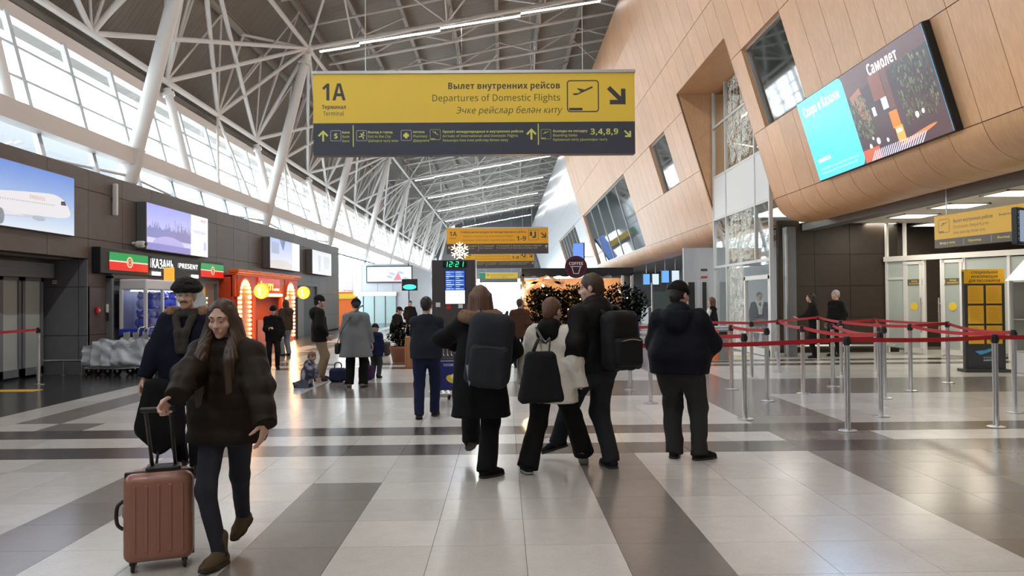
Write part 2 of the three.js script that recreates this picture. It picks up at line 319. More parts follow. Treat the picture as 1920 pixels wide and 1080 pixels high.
// ---------------------------------------------------------------- left wall of metal panels with shops
const LX = -9.45;
{
  const wall = struct('wall_left', merge([
    span(LX - 0.3, LX - 0.03, 2.62, 4.65, ZN, -45), span(LX - 0.3, LX - 0.03, 0, 2.62, -17.9, -45), span(-10.55, LX - 0.02, 4.45, 4.64, ZN, -45),
    span(-11.3, -11.1, 0, 4.7, ZN, -45.2), span(-11.2, LX - 0.03, 0, 4.64, -44.9, -45.1), span(LX - 0.3, LX - 0.03, 0, 2.62, ZN, -7.5)]), M.joint, 'dark brown metal clad wall of shops below the glazing', 'wall');
  const geos = new Map(), cut = (z0, z1, y0, y1) => { const k = [z1 - z0, y1 - y0].map((v) => v.toFixed(3)).join(); if (!geos.has(k)) geos.set(k, box(0.04, y1 - y0 - 0.012, z0 - z1 - 0.012)); return geos.get(k); };
  const tones = [0.92, 1, 1.06].map((k) => { const m = M.brown.clone(); m.color.multiplyScalar(k); return m; });
  const rows = [[0.06, 0.88], [0.88, 1.98], [1.98, 3.08], [3.08, 4.19], [4.19, 4.66]];
  for (let n = 0; n < 20; n++) {
    const z0 = -13.1 - n * 1.6, z1 = z0 - 1.6;
    for (const [k, [a, b]] of rows.entries()) {
      let y0 = a, y1 = b, za = z0, zb = z1;
      if (za > -17.9 && y1 <= 2.62) { if (zb >= -17.9) continue; za = -17.95; }
      if (za > -17.9 && k === 2) y0 = 2.62;
      const m = part(wall, 'panel', cut(za, zb, y0, y1), tones[Math.floor(hash3(n, k, 7) * 3)]);
      m.position.set(LX - 0.015, (y0 + y1) / 2, (za + zb) / 2);
    }
  }
  // recess with the sliding glass door
  const rec = struct('wall_recess', merge([span(-11.1, -10.28, 2.6, 2.7, -7.5, -17.9), span(-10.6, LX - 0.04, 0, 2.62, -17.85, -17.95), span(-10.28, LX - 0.3, 2.58, 2.64, -7.5, -17.9)]), M.brown, 'brown soffit and cheek of the door recess', 'wall');
  for (const [x0, x1] of [[-10.5, -9.62], [-9.61, -9.42]]) for (const [y0, y1] of [[0.32, 0.87], [0.885, 1.97], [1.985, 2.6]]) part(rec, 'panel', span(x0 + 0.004, x1 - 0.004, y0, y1, -17.81, -17.85), M.grey);
  part(rec, 'kick_panel', span(-10.5, -9.45, 0, 0.3, -17.82, -17.86), M.grey);
  const d = thing('door_1', 'grey framed frosted sliding glass door in the wall recess', 'door', [-10.32, 0, -14.5]); d.userData.kind = 'structure';
  part(d, 'header', span(-0.1, 0.22, 2.18, 2.5, 7, -3.2), M.grey); part(d, 'transom_panel', span(-0.1, 0, 2.5, 2.62, 7, -3.35), M.grey);
  for (const [z0, z1] of [[4, 1.2], [1.2, -1.6], [-1.6, -2.3], [-2.35, -3.1]]) {
    part(d, 'frame', merge([span(-0.04, 0.04, 0.06, 2.2, z0, z0 - 0.09), span(-0.04, 0.04, 0.06, 2.2, z1, z1 + 0.09), span(-0.04, 0.04, 0.06, 0.22, z0, z1), span(-0.04, 0.04, 2.1, 2.2, z0, z1)]), M.grey);
    part(d, 'frosted_pane', span(-0.01, 0.01, 0.2, 2.12, z0 - 0.08, z1 + 0.08), M.glassFrost);
  }
  part(d, 'back_wall', span(-0.7, -0.6, 0, 2.6, 7, -3.3), M.greyLight);
}
// far grey block closing the shops, end walls, outer right wall
{
  const b = struct('wall_far_left', merge([span(-11.2, -6.75, 0, 4.25, -56, -56.4), span(-7, -6.75, 0, 4.25, -56, -74)]), M.greyLight, 'grey panelled block across the far left of the hall', 'wall');
  for (let i = 0; i < 4; i++) for (let j = 0; j < 3; j++) part(b, 'panel', span(-11.15 + i * 1.1, -10.07 + i * 1.1, 0.05 + j * 1.4, 1.43 + j * 1.4, -55.97, -56.02), M.greyLight);
  struct('wall_near', span(-13, 18, 0, 19, ZN, ZN + 0.3), M.greyLight, 'plain grey wall behind the viewer', 'wall');
  struct('wall_right', span(17, 17.4, 0, 19, ZN, ZF), M.greyLight, 'plain outer wall behind the timber clad volume', 'wall');
  struct('wall_far', merge([span(-13, -8.2, 0, 12.5, ZF, ZF - 0.3), span(-8.2, 18, 5.2, 18.5, ZF, ZF - 0.3), span(10, 18, 0, 5.2, ZF, ZF - 0.3)]), M.grey, 'grey end wall round the bright far window', 'wall');
  const w = thing('window_far', 'tall bright end window at the far end of the hall', 'window', [0.9, 0, ZF]); w.userData.kind = 'structure';
  for (let i = 0; i < 8; i++) { const x = -9.1 + i * 2.275; part(w, 'pane', span(x, x + 2.2, 0.1, 5.2, -0.1, -0.12), M.pane); part(w, 'mullion', span(x - 0.06, x + 0.06, 0, 5.2, -0.02, -0.2), M.mullion); }
  for (const y of [2.6] ) part(w, 'transom', span(-9.1, 9.1, y - 0.05, y + 0.05, -0.02, -0.2), M.mullion);
}
// ---------------------------------------------------------------- timber clad volume on the right
const face = (y) => 7.21 - (y - 4.2) * (7.21 - 4.97) / (11.7 - 4.2);
const curve2 = (pts, n) => new THREE.SplineCurve(pts.map((p) => new THREE.Vector2(...p))).getPoints(n).map((p) => [p.x, p.y]);
const ROWS = [
  curve2([[9.3, 4.0], [8.75, 3.72], [8.2, 3.59], [7.7, 3.64], [7.37, 3.87], [7.21, 4.2]], 12),
  [[7.21, 4.2], [face(5.92), 5.92]], [[face(5.92), 5.92], [face(7.9), 7.9]], [[face(7.9), 7.9], [face(9.55), 9.55]], [[face(9.55), 9.55], [4.97, 11.7]],
  curve2([[4.97, 11.7], [4.79, 12.7], [4.82, 13.6], [5.15, 14.6], [5.9, 15.6], [7.3, 16.6], [8.6, 17.3]], 12)];
function cladPanel(pts, za, zb, gap = 0.007, th = 0.035) {
  const P = pts.map((p) => p.slice()), n = P.length, nrm = P.map((p, i) => { const a = P[Math.max(0, i - 1)], b = P[Math.min(n - 1, i + 1)], dx = b[0] - a[0], dy = b[1] - a[1], l = Math.hypot(dx, dy); return [-dy / l, dx / l]; });
  const first = Math.hypot(P[1][0] - P[0][0], P[1][1] - P[0][1]), last = Math.hypot(P[n - 1][0] - P[n - 2][0], P[n - 1][1] - P[n - 2][1]);
  const lerp = (a, b, t) => [a[0] + (b[0] - a[0]) * t, a[1] + (b[1] - a[1]) * t]; const f = lerp(P[0], P[1], gap / first), e = lerp(P[n - 1], P[n - 2], gap / last); P[0] = f; P[n - 1] = e;
  const z0 = za - gap, z1 = zb + gap, pos = [], uv = [], idx = []; let s = P[0][1];
  const push = (p, nn, t, z, u) => { pos.push(p[0] - nn[0] * t, p[1] - nn[1] * t, z); uv.push(z / 2.2, u / 2.2); return pos.length / 3 - 1; };
  let prev = null, open = null;
  for (let i = 0; i < n; i++) {
    if (i) s += Math.hypot(P[i][0] - P[i - 1][0], P[i][1] - P[i - 1][1]);
    const q = [push(P[i], nrm[i], 0, z0, s), push(P[i], nrm[i], 0, z1, s), push(P[i], nrm[i], th, z0, s), push(P[i], nrm[i], th, z1, s)];
    if (prev) { const [a, b, c, d] = prev, [A, B, C, D] = q; idx.push(a, B, b, a, A, B, d, C, c, d, D, C, c, A, a, c, C, A, b, D, d, b, B, D); } else open = q;
    prev = q;
  }
  idx.push(open[0], open[3], open[2], open[0], open[1], open[3], prev[0], prev[3], prev[1], prev[0], prev[2], prev[3]);
  let g = new THREE.BufferGeometry(); g.setAttribute('position', new THREE.Float32BufferAttribute(pos, 3)); g.setAttribute('uv', new THREE.Float32BufferAttribute(uv, 2)); g.setIndex(idx);
  g = g.toNonIndexed(); g.computeVertexNormals();
  if (n > 3) smoothFront(g, P, nrm);
  return g;
}
function smoothFront(g, P, nrm) {          // rounded rows get the profile's own normals on their faces
  const p = g.attributes.position, N = g.attributes.normal;
  for (let i = 0; i < p.count; i++) {
    if (Math.abs(N.getZ(i)) > 0.5) continue;
    for (let k = 0; k < P.length; k++) if (Math.abs(p.getX(i) - P[k][0]) < 1e-4 && Math.abs(p.getY(i) - P[k][1]) < 1e-4) { N.setXYZ(i, nrm[k][0], nrm[k][1], 0); break; }
  }
}
function backing(za, zb, rows) {
  const out = [];
  for (const r of rows) out.push(cladPanel(ROWS[r].map(([x, y], i, A) => { const a = A[Math.max(0, i - 1)], b = A[Math.min(A.length - 1, i + 1)], l = Math.hypot(b[0] - a[0], b[1] - a[1]); return [x + (b[1] - a[1]) / l * 0.033, y - (b[0] - a[0]) / l * 0.033]; }), za, zb, 0, 0.03));
  return out;
}
const woodTones = [0.95, 1, 1.04].map((k) => { const m = M.wood.clone(); m.color.multiplyScalar(k); return m; });
function clad(wall, za, zb, rows, w = 1.0, skip = () => false, mats = woodTones) {
  const n = Math.max(1, Math.round((za - zb) / w)), step = (za - zb) / n;
  for (let i = 0; i < n; i++) for (const r of rows) {
    const a = za - i * step, b = a - step; if (skip(r, (a + b) / 2)) continue;
    part(wall, 'panel', cladPanel(ROWS[r], a, b), mats[Math.floor(hash3(i, r, 3) * mats.length)]);
  }
}
const REC = [-20.6, -26.3], TOPY = 8.5, FZ = (k) => -26.3 - 33.7 / 34 * k;      // tall recess with the glass entrance
{
  const near = struct('wall_timber_near', merge([...backing(6, REC[0], [0, 1, 3, 4, 5]), ...backing(6, -17.0, [2]), ...backing(-19.7, REC[0], [2]), ...backing(REC[0], REC[1], [4, 5])]), M.joint, 'curved leaning timber clad wall carrying the big screen', 'wall');
  clad(near, -6.2, REC[0], [0, 1, 2, 3, 4, 5], 0.9, (r, z) => (r === 2 && z < -17.0 && z > -19.7));
  part(near, 'plain_cladding', merge([0, 1, 2, 3, 4, 5].map((r) => cladPanel(ROWS[r], ZN, -6.2))), M.wood);
  const strip = [[face(TOPY), TOPY], [face(9.55), 9.55]];
  for (let i = 0; i < 6; i++) { const a = REC[0] - i * 0.95, b = a - 0.95; part(near, 'panel', cladPanel(strip, a, b), woodTones[i % 3]); for (const r of [4, 5]) part(near, 'panel', cladPanel(ROWS[r], a, b), woodTones[(i + r) % 3]); }
  part(near, 'strip_backing', cladPanel(strip.map(([x, y]) => [x + 0.04, y]), REC[0], REC[1], 0, 0.03), M.joint);
  const gx = 7.15, cheek = (z, s) => {       // reveals of the recess
    const sh = new THREE.Shape([[9.3, 4.0], ...ROWS[0].slice(1), [face(TOPY), TOPY], [9.3, TOPY]].map((p) => new THREE.Vector2(...p)));
    const g = new THREE.ExtrudeGeometry(sh, { depth: 0.04, bevelEnabled: false }); g.translate(0, 0, z + (s > 0 ? 0 : -0.04)); const u = g.attributes.uv; for (let i = 0; i < u.count; i++) u.setXY(i, u.getX(i) / 2.2, u.getY(i) / 2.2); return g;
  };
  part(near, 'reveal', cheek(REC[0] + 0.001, 1), M.wood); part(near, 'soffit', span(face(TOPY) + 0.01, 9.3, TOPY, TOPY + 0.04, REC[0], REC[1]), M.wood);
  const far = struct('wall_timber_far', merge([...backing(REC[1], -60, [0, 3, 4, 5]), ...backing(REC[1], FZ(13), [1]), ...backing(REC[1], FZ(3), [2]), ...backing(FZ(6), FZ(13), [2]), ...backing(FZ(33), -60, [1, 2])]), M.joint, 'timber clad wall with one small and one long window beyond the entrance', 'wall');
  clad(far, REC[1], -60, [0, 1, 2, 3, 4, 5], 1.0, (r, z) => (r === 2 && z < FZ(3) && z > FZ(6)) || ((r === 1 || r === 2) && z < FZ(13) && z > FZ(33)));
  part(far, 'reveal', cheek(REC[1] - 0.001, -1), M.wood);
  const pale = struct('wall_metal_far', merge([...backing(-60, ZF, [0, 3, 4, 5]), ...backing(-60, -66, [1, 2]), ...backing(-84, ZF, [1, 2])]), M.joint, 'pale shiny metal clad wall far down the hall', 'wall');
  clad(pale, -60, -132, [0, 1, 2, 3, 4, 5], 3.0, (r, z) => (r === 1 || r === 2) && z < -66 && z > -84, [M.metalPale]);
}
function slopedWindow(n, label, za, zb, y0, y1, divs) {
  const w = thing('window_' + n, label, 'window', [face(y0), y0, (za + zb) / 2]); w.userData.kind = 'structure';
  const dx = face(y1) - face(y0), H = y1 - y0, h = (za - zb) / 2, in1 = 0.14;
  part(w, 'glass', quadGeo([[in1, 0, -h], [in1, 0, h], [in1 + dx, H, h], [in1 + dx, H, -h]]), M.glassDark);
  part(w, 'back', quadGeo([[in1 + 0.05, 0, -h], [in1 + 0.05, 0, h], [in1 + 0.05 + dx, H, h], [in1 + 0.05 + dx, H, -h]]), M.black);
  const jamb = (z, s) => quadGeo(s > 0 ? [[0, 0, z], [in1, 0, z], [in1 + dx, H, z], [dx, H, z]] : [[in1, 0, z], [0, 0, z], [dx, H, z], [in1 + dx, H, z]]);
  part(w, 'jamb', jamb(-h + 0.004, 1), M.wood); part(w, 'jamb', jamb(h - 0.004, -1), M.wood);
  part(w, 'sill', quadGeo([[0, 0.004, -h], [0, 0.004, h], [in1, 0.004, h], [in1, 0.004, -h]]), M.wood);
  part(w, 'lintel', quadGeo([[dx, H - 0.004, h], [dx, H - 0.004, -h], [in1 + dx, H - 0.004, -h], [in1 + dx, H - 0.004, h]]), M.wood);
  for (const z of [-h + 0.04, h - 0.04, ...divs]) part(w, 'frame', beamBox([in1 - 0.02, 0, z], [in1 - 0.02 + dx, H, z], 0.06, 0.05), M.alu);
  for (const [x, y] of [[in1 - 0.02, 0.03], [in1 - 0.02 + dx, H - 0.03]]) part(w, 'frame', span(x - 0.03, x + 0.03, y - 0.03, y + 0.03, -h, h), M.alu);
}
slopedWindow(101, 'square dark window reflecting the roof in the near timber wall', -17.0, -19.7, 5.92, 7.9, []);
slopedWindow(102, 'narrow dark window in the timber wall past the entrance recess', FZ(3), FZ(6), 5.92, 7.9, []);
slopedWindow(103, 'long greenish window band in the far timber wall', FZ(13), FZ(33), 4.2, 7.9, [-6, -2, 2, 6]);
slopedWindow(104, 'window band in the far pale metal wall', -66, -84, 4.2, 7.9, [-6, -3, 0, 3, 6]);

// ================================================================ HANGING SIGNS
function fit(ctx, text, x, y, w, font, align = 'left') {   // text squeezed or stretched to width w
  ctx.save(); ctx.font = font; ctx.textAlign = 'left'; ctx.textBaseline = 'alphabetic';
  text = plain(text); const m = ctx.measureText(text).width, k = w ? w / m : 1;
  ctx.translate(align === 'right' ? x - (w || m) : align === 'center' ? x - (w || m) / 2 : x, y); ctx.scale(k, 1); letters(ctx, text); ctx.restore();
}
const plain = (s) => s.replace(/ә/g, '\u0259').replace(/һ/g, 'h').replace(/ү/g, '\u03b3').replace(/Ә/g, 'A');
function letters(ctx, s) {                                 // the font has no schwa: draw it as a turned e
  if (!s.includes('\u0259') && !s.includes('\u03b3')) { ctx.fillText(s, 0, 0); return; }
  let x = 0; const e = ctx.measureText('e').width, xh = parseFloat(ctx.font.match(/([\d.]+)px/)[1]) * 0.535;
  for (const ch of s) {
    if (ch === '\u0259') { ctx.save(); ctx.translate(x + e / 2, -xh / 2); ctx.rotate(Math.PI); ctx.fillText('e', -e / 2, xh / 2); ctx.restore(); x += e; } else if (ch === '\u03b3') { ctx.fillText('y', x, 0); x += ctx.measureText('y').width; } else { ctx.fillText(ch, x, 0); x += ctx.measureText(ch).width; }
  }
}
function slanted(ctx, text, x, y, w, font) {               // italic, right aligned
  ctx.save(); ctx.font = font; text = plain(text); const m = ctx.measureText(text).width; ctx.translate(x - w, y); ctx.transform(1, 0, -0.2, 1, 0, 0); ctx.scale(w / m, 1); letters(ctx, text); ctx.restore();
}
function arrow(ctx, cx, cy, s, ang, w) {                    // ang 0 = up
  ctx.save(); ctx.translate(cx, cy); ctx.rotate(ang); ctx.lineWidth = w; ctx.lineCap = 'butt'; ctx.lineJoin = 'miter';
  ctx.beginPath(); ctx.moveTo(0, s); ctx.lineTo(0, -s * 0.7); ctx.moveTo(-s * 0.85, 0); ctx.lineTo(0, -s * 0.85); ctx.lineTo(s * 0.85, 0); ctx.stroke(); ctx.restore();
}
function planeIcon(ctx, x, y, s, color, up = true) {        // s = size of the square
  ctx.save(); ctx.translate(x, y); ctx.strokeStyle = ctx.fillStyle = color; ctx.lineWidth = s * 0.035; ctx.beginPath(); ctx.roundRect(0, 0, s, s, s * 0.09); ctx.stroke();
  ctx.fillRect(s * 0.05, s * 0.88, s * 0.43, s * 0.08);
  ctx.translate(s * 0.5, s * 0.36); if (!up) { ctx.rotate(1.0); }
  ctx.beginPath(); ctx.moveTo(-s * 0.34, s * 0.08); ctx.quadraticCurveTo(-s * 0.24, s * 0.13, -s * 0.14, s * 0.08); ctx.lineTo(s * 0.32, -s * 0.13); ctx.lineTo(s * 0.30, -s * 0.18); ctx.lineTo(s * 0.06, -s * 0.07); ctx.lineTo(-s * 0.17, -s * 0.12); ctx.lineTo(-s * 0.18, -s * 0.09); ctx.lineTo(-s * 0.07, -s * 0.01); ctx.lineTo(-s * 0.14, s * 0.04); ctx.lineTo(-s * 0.30, s * 0.05); ctx.closePath(); ctx.fill(); ctx.restore();
}
const F = (px, bold) => (bold ? 'bold ' : '') + px + 'px sans-serif';
const INK = '#3f4046', LIME = '#d9dd6c';
const mainPrint = canvasTex(2048, 519, (c, w, h) => {
  const k = 2048 / 600; c.scale(k, k);
  c.fillStyle = '#efca48'; c.fillRect(0, 0, 600, 92); c.fillStyle = '#3d414f'; c.fillRect(0, 92, 600, 60);
  c.fillStyle = INK; fit(c, '1A', 15, 49, 45, F(44, 1)); fit(c, 'Терминал', 16, 65, 45, F(10.5, 1)); fit(c, 'Terminal', 18, 78, 39, F(11));
  fit(c, 'Вылет внутренних рейсов', 461, 29, 211, F(17, 1), 'right'); c.fillStyle = '#5a5630'; fit(c, 'Departures of Domestic Flights', 461, 52, 241, F(17), 'right'); slanted(c, 'Эчке рейслар белән китү', 461, 75, 196, F(17));
  planeIcon(c, 474, 15, 58, INK); c.strokeStyle = INK; arrow(c, 566, 43, 21, Math.PI * 0.75, 8.5);
  c.strokeStyle = LIME; c.fillStyle = LIME; arrow(c, 18, 116, 10, 0, 3.6); arrow(c, 406, 115, 10, 0, 3.6); arrow(c, 586, 115, 8, Math.PI * 0.75, 3.4);
  c.fillRect(73, 96, 1.8, 40); c.fillRect(418, 95, 1.8, 40);
  const sq = (x) => { c.save(); c.strokeStyle = '#b8bcc4'; c.lineWidth = 1; c.beginPath(); c.roundRect(x, 106, 19, 19, 2); c.stroke(); c.restore(); };
  sq(32); sq(80); sq(163); fit(c, '$', 41.5, 121, 8, F(14, 1), 'center'); fit(c, '✚', 172.5, 120, 0, F(13, 1), 'center'); c.fillRect(169.8, 110.5, 5, 10.5); c.fillRect(167, 113.2, 10.6, 5);
  c.lineWidth = 1.9; c.beginPath(); c.moveTo(84, 118); c.lineTo(88, 117); c.lineTo(91, 113); c.lineTo(95, 116); c.moveTo(89, 116); c.lineTo(92, 118); c.lineTo(93, 122); c.moveTo(91, 113); c.lineTo(87, 112); c.stroke(); c.beginPath(); c.arc(93, 110, 1.7, 0, 7); c.fill();
  planeIcon(c, 217, 105, 19, LIME, false); planeIcon(c, 424, 106, 18, LIME);
  const tri = (x, a, b, d, wa, wb, wd) => { fit(c, a, x, 111.5, wa, F(6.5, 1)); fit(c, b, x, 119.5, wb, F(6.5)); fit(c, d, x, 127.5, wd, F(6.5)); };
  tri(53, 'Банк', 'Bank', 'Банк', 15, 14, 14); tri(101, 'Выход в город', 'Exit to the City', 'Шәһәргә чыгу юлы', 46, 43, 55); tri(185, 'Аптека', 'Pharmacy', 'Даруханә', 22, 27, 30);
  tri(240, 'Прилёт международных и внутренних рейсов', 'Arrivals of International and Domestic Flights', 'Халыкара һәм эчке рейслар белән килү', 151, 141, 121);
  tri(446, 'Выходы на посадку', 'Boarding Gates', 'Кулланып китү урыннары чыгу', 65, 46, 102); fit(c, '3,4,8,9', 516, 116, 53, F(15, 1));
});
const gatePrint = canvasTex(1024, 260, (c) => {
  const k = 1024 / 600; c.scale(k, k); c.fillStyle = '#dda51c'; c.fillRect(0, 0, 600, 92); c.fillStyle = '#45424a'; c.fillRect(0, 92, 600, 60);
  c.fillStyle = INK; fit(c, '1A', 15, 46, 45, F(38, 1)); fit(c, 'Терминал', 16, 62, 40, F(9, 1));
  fit(c, 'Стойки регистрации на международные рейсы', 470, 28, 390, F(16, 1), 'right'); c.fillStyle = '#7a5c14'; fit(c, 'Check-in counters for International Flights', 395, 52, 300, F(14), 'right'); slanted(c, 'Халыкара рейсларга теркәлү урыннары', 400, 75, 310, F(14));
  c.fillStyle = INK; fit(c, '1-9', 410, 75, 60, F(38, 1)); c.strokeStyle = INK; c.lineWidth = 2; c.strokeRect(484, 14, 56, 58); c.fillRect(492, 22, 12, 26); c.fillRect(518, 22, 10, 36); c.fillRect(506, 50, 14, 10); arrow(c, 572, 43, 20, Math.PI * 0.75, 7);
  c.strokeStyle = c.fillStyle = '#c9cb7d'; arrow(c, 16, 112, 9, -Math.PI * 0.75, 3); arrow(c, 588, 112, 10, 0, 3.4); c.fillRect(186, 96, 1.6, 40);
  for (const [x, w] of [[60, 120], [220, 60], [320, 45], [390, 170]]) { fit(c, 'Выход в город и прилёт', x, 108, w, F(8, 1)); fit(c, 'Exit and Arrivals hall', x, 122, w * 0.85, F(8)); }
  c.lineWidth = 1.4; for (const x of [196, 296, 366]) c.strokeRect(x, 102, 17, 17);
});
function hangingSign(label, print, px, py, D, w = 4.505, h = 1.14, bottom = 3.64) {
  const p = atDepth(px, py, D), t = thing('hanging_sign', label, 'sign', [p.x, bottom, -D], 0);
  const side = std(0x50505a, 0.5), face_ = std(0xffffff, 0.45, 0, { map: print });
  const b = part(t, 'board', box(w, h, 0.16, 0, h / 2, 0), side); b.material = [side, side, side, side, face_, side];
  part(t, 'top_rail', box(w + 0.02, 0.04, 0.2, 0, h + 0.02, 0), M.alu);
  for (const s of [-1, 1]) { const x = s * w * 0.34, top = deckY(p.x + x) + 0.02; part(t, 'cable', bar([x, h + 0.02, 0], [x, top - bottom, 0], 0.006, 6), M.steel); }
  return t;
}
hangingSign('big yellow hanging sign reading Departures of Domestic Flights with dark lower strip', mainPrint, 890, 211, 11.0);
hangingSign('yellow hanging sign reading 1-9 with an arrow, behind the star topped tree', gatePrint, 933, 455, 34.7);
hangingSign('yellow hanging sign with arrow just behind the sign reading 1-9', gatePrint, 936, 490, 50.5);
{
  const g = canvasTex(512, 130, (c) => { c.fillStyle = '#c9a93a'; c.fillRect(0, 0, 512, 78); c.fillStyle = '#1f7a5c'; c.fillRect(0, 0, 80, 78); c.fillStyle = '#5d5c5e'; c.fillRect(0, 78, 512, 52); c.fillStyle = INK; fit(c, '1A', 95, 40, 34, F(34, 1)); fit(c, 'Вылет внутренних рейсов', 150, 34, 300, F(20)); fit(c, 'Domestic Flights', 150, 64, 220, F(20)); });
  hangingSign('small far hanging sign with a green left end', g, 935, 522, 92);
}
// ================================================================ WALL SCREENS
function sky(c, w, h, a, b) { const g = c.createLinearGradient(0, 0, 0, h); g.addColorStop(0, a); g.addColorStop(1, b); c.fillStyle = g; c.fillRect(0, 0, w, h); }
const planePrint = canvasTex(1280, 480, (c, w, h) => {
  sky(c, w, h, '#6f93dc', '#dfe9f2'); c.translate(-30, 10); c.fillStyle = '#e9e6ea'; c.beginPath(); c.moveTo(0, 285); c.bezierCurveTo(300, 250, 700, 190, 1010, 165); c.bezierCurveTo(1130, 155, 1210, 190, 1250, 265); c.bezierCurveTo(1290, 320, 1230, 335, 1120, 345); c.lineTo(560, 372); c.lineTo(0, 420); c.closePath(); c.fill();
  c.fillStyle = '#c9cbd8'; c.beginPath(); c.moveTo(0, 400); c.lineTo(560, 372); c.lineTo(1120, 345); c.bezierCurveTo(1000, 368, 700, 388, 0, 436); c.fill();
  c.fillStyle = '#4c4a56'; c.beginPath(); c.moveTo(1150, 205); c.lineTo(1195, 200); c.lineTo(1215, 232); c.lineTo(1148, 236); c.fill();
  c.fillStyle = '#e2e3ea'; c.beginPath(); c.moveTo(0, 330); c.lineTo(520, 345); c.lineTo(760, 372); c.lineTo(400, 400); c.lineTo(0, 420); c.fill(); c.fillStyle = '#d6d8e2'; c.beginPath(); c.ellipse(420, 400, 130, 62, 0, 0, 7); c.fill(); c.fillStyle = '#8b8f98'; c.beginPath(); c.ellipse(520, 402, 34, 58, 0, 0, 7); c.fill();
  c.fillStyle = '#b6bac6'; c.beginPath(); c.ellipse(900, 375, 70, 20, 0, 0, 7); c.fill(); c.fillStyle = '#dcb9b0'; fit(c, 'EMIRATES', 800, 232, 170, F(40, 1)); c.fillStyle = '#b7a9a6'; for (let x = 120; x < 1080; x += 22) c.fillRect(x, 292 - x * 0.045, 8, 10);
});
const cityPrint = canvasTex(1024, 300, (c, w, h) => {
  sky(c, w, h, '#9da2f0', '#e6dcee'); reseed(5); c.fillStyle = '#7d7cb4'; for (let x = 0; x < 690; x += 8) { const t = 30 + 60 * rnd() * Math.abs(Math.sin(x / 70)); c.fillRect(x, 190 - t, 7, t + 30); }
  c.fillStyle = '#8d7fa6'; for (let x = 400; x < 690; x += 11) { const t = 40 + 90 * rnd(); c.fillRect(x, 200 - t, 6, t + 10); } c.fillRect(640, 40, 4, 160);
  c.fillStyle = '#b8aee0'; c.beginPath(); c.ellipse(330, 260, 250, 62, 0, 0, 7); c.fill(); c.fillStyle = '#8f88c8'; c.fillRect(0, 255, 690, 45); c.fillStyle = '#f1eef8'; c.fillRect(700, 0, 324, 300); c.fillStyle = '#cf6f86'; fit(c, 'EMIRATES', 880, 40, 110, F(26, 1)); c.fillStyle = '#9a93c4'; fit(c, 'Откройте Дубай', 740, 130, 240, F(30)); c.fillStyle = '#c7c2dc'; c.fillRect(940, 190, 50, 60);
});
const dunePrint = canvasTex(512, 160, (c, w, h) => { sky(c, w, h, '#aab7ea', '#e4ddd8'); c.fillStyle = '#5f6f92'; c.beginPath(); c.moveTo(150, 0); c.lineTo(250, 0); c.lineTo(210, 60); c.fill(); c.fillStyle = '#9fa3c0'; c.fillRect(20, 20, 120, 60); c.fillStyle = '#cfc3bb'; c.beginPath(); c.ellipse(170, 150, 230, 40, 0, 0, 7); c.fill(); c.fillStyle = '#eceaf4'; c.fillRect(370, 0, 142, 160); });
const figurePrint = canvasTex(512, 160, (c, w, h) => { c.fillStyle = '#dcdadd'; c.fillRect(0, 0, w, h); c.strokeStyle = '#8d8a90'; c.lineWidth = 5; for (let i = 0; i < 5; i++) { c.beginPath(); c.moveTo(150 + i * 14, 30); c.lineTo(160 + i * 10, 140); c.stroke(); } c.fillStyle = '#c9c7cb'; c.fillRect(300, 30, 150, 90); });
const towerPrint = canvasTex(512, 190, (c, w, h) => { sky(c, w, h, '#d8eef4', '#ffffff'); c.fillStyle = '#d9879a'; c.beginPath(); c.moveTo(300, 180); c.lineTo(360, 60); c.lineTo(400, 170); c.fill(); c.fillStyle = '#a7bccf'; for (const [x, y] of [[260, 130], [290, 90], [390, 75], [450, 150]]) { c.beginPath(); c.ellipse(x, y, 40, 16, 0.3, 0, 7); c.fill(); } });
function wallScreen(label, print, z0, z1, y0, y1, depth, k, glowLight) {
  const w = z0 - z1, h = y1 - y0, t = thing('advertising_screen', label, 'screen', [LX + 0.01, y0, (z0 + z1) / 2], Math.PI / 2);
  part(t, 'casing', rbox(w + 0.04, h + 0.04, depth, 0.02, 0, h / 2, depth / 2), std(lin(0.12, 0.12, 0.13), 0.45));
  part(t, 'display', box(w, h, 0.012, 0, h / 2, depth + 0.004), glow(print, k)); 
  if (glowLight) areaLight(lin(0.75, 0.82, 1), glowLight, w, h, [LX + depth + 0.06, (y0 + y1) / 2, (z0 + z1) / 2], [0, (y0 + y1) / 2, (z0 + z1) / 2]);
}
wallScreen('wide lit screen showing a white airliner above the sliding door', planePrint, -13.1, -17.15, 3.08, 4.33, 0.08, 0.78, 1.0);
wallScreen('lit screen showing a violet city skyline above the flag signs', cityPrint, -20.25, -24.4, 3.0, 4.2, 0.26, 0.82, 1.0);
wallScreen('lit screen showing a pale dune picture above the red kiosk', dunePrint, -30.8, -35.2, 2.95, 4.15, 0.3, 0.75, 0.6);
wallScreen('lit screen with a grey figure beyond the red kiosk', figurePrint, -37.6, -41.7, 2.95, 4.1, 0.3, 0.7, 0.6);
{
  const t = thing('advertising_screen', 'bright lit screen with pink shapes on the far grey block', 'screen', [-8.1, 2.95, -55.9]);
  part(t, 'casing', rbox(3.3, 1.2, 0.1, 0.02, 0, 0.55, 0), M.black); part(t, 'display', box(3.15, 1.05, 0.01, 0, 0.55, 0.055), glow(towerPrint, 1.1));
}
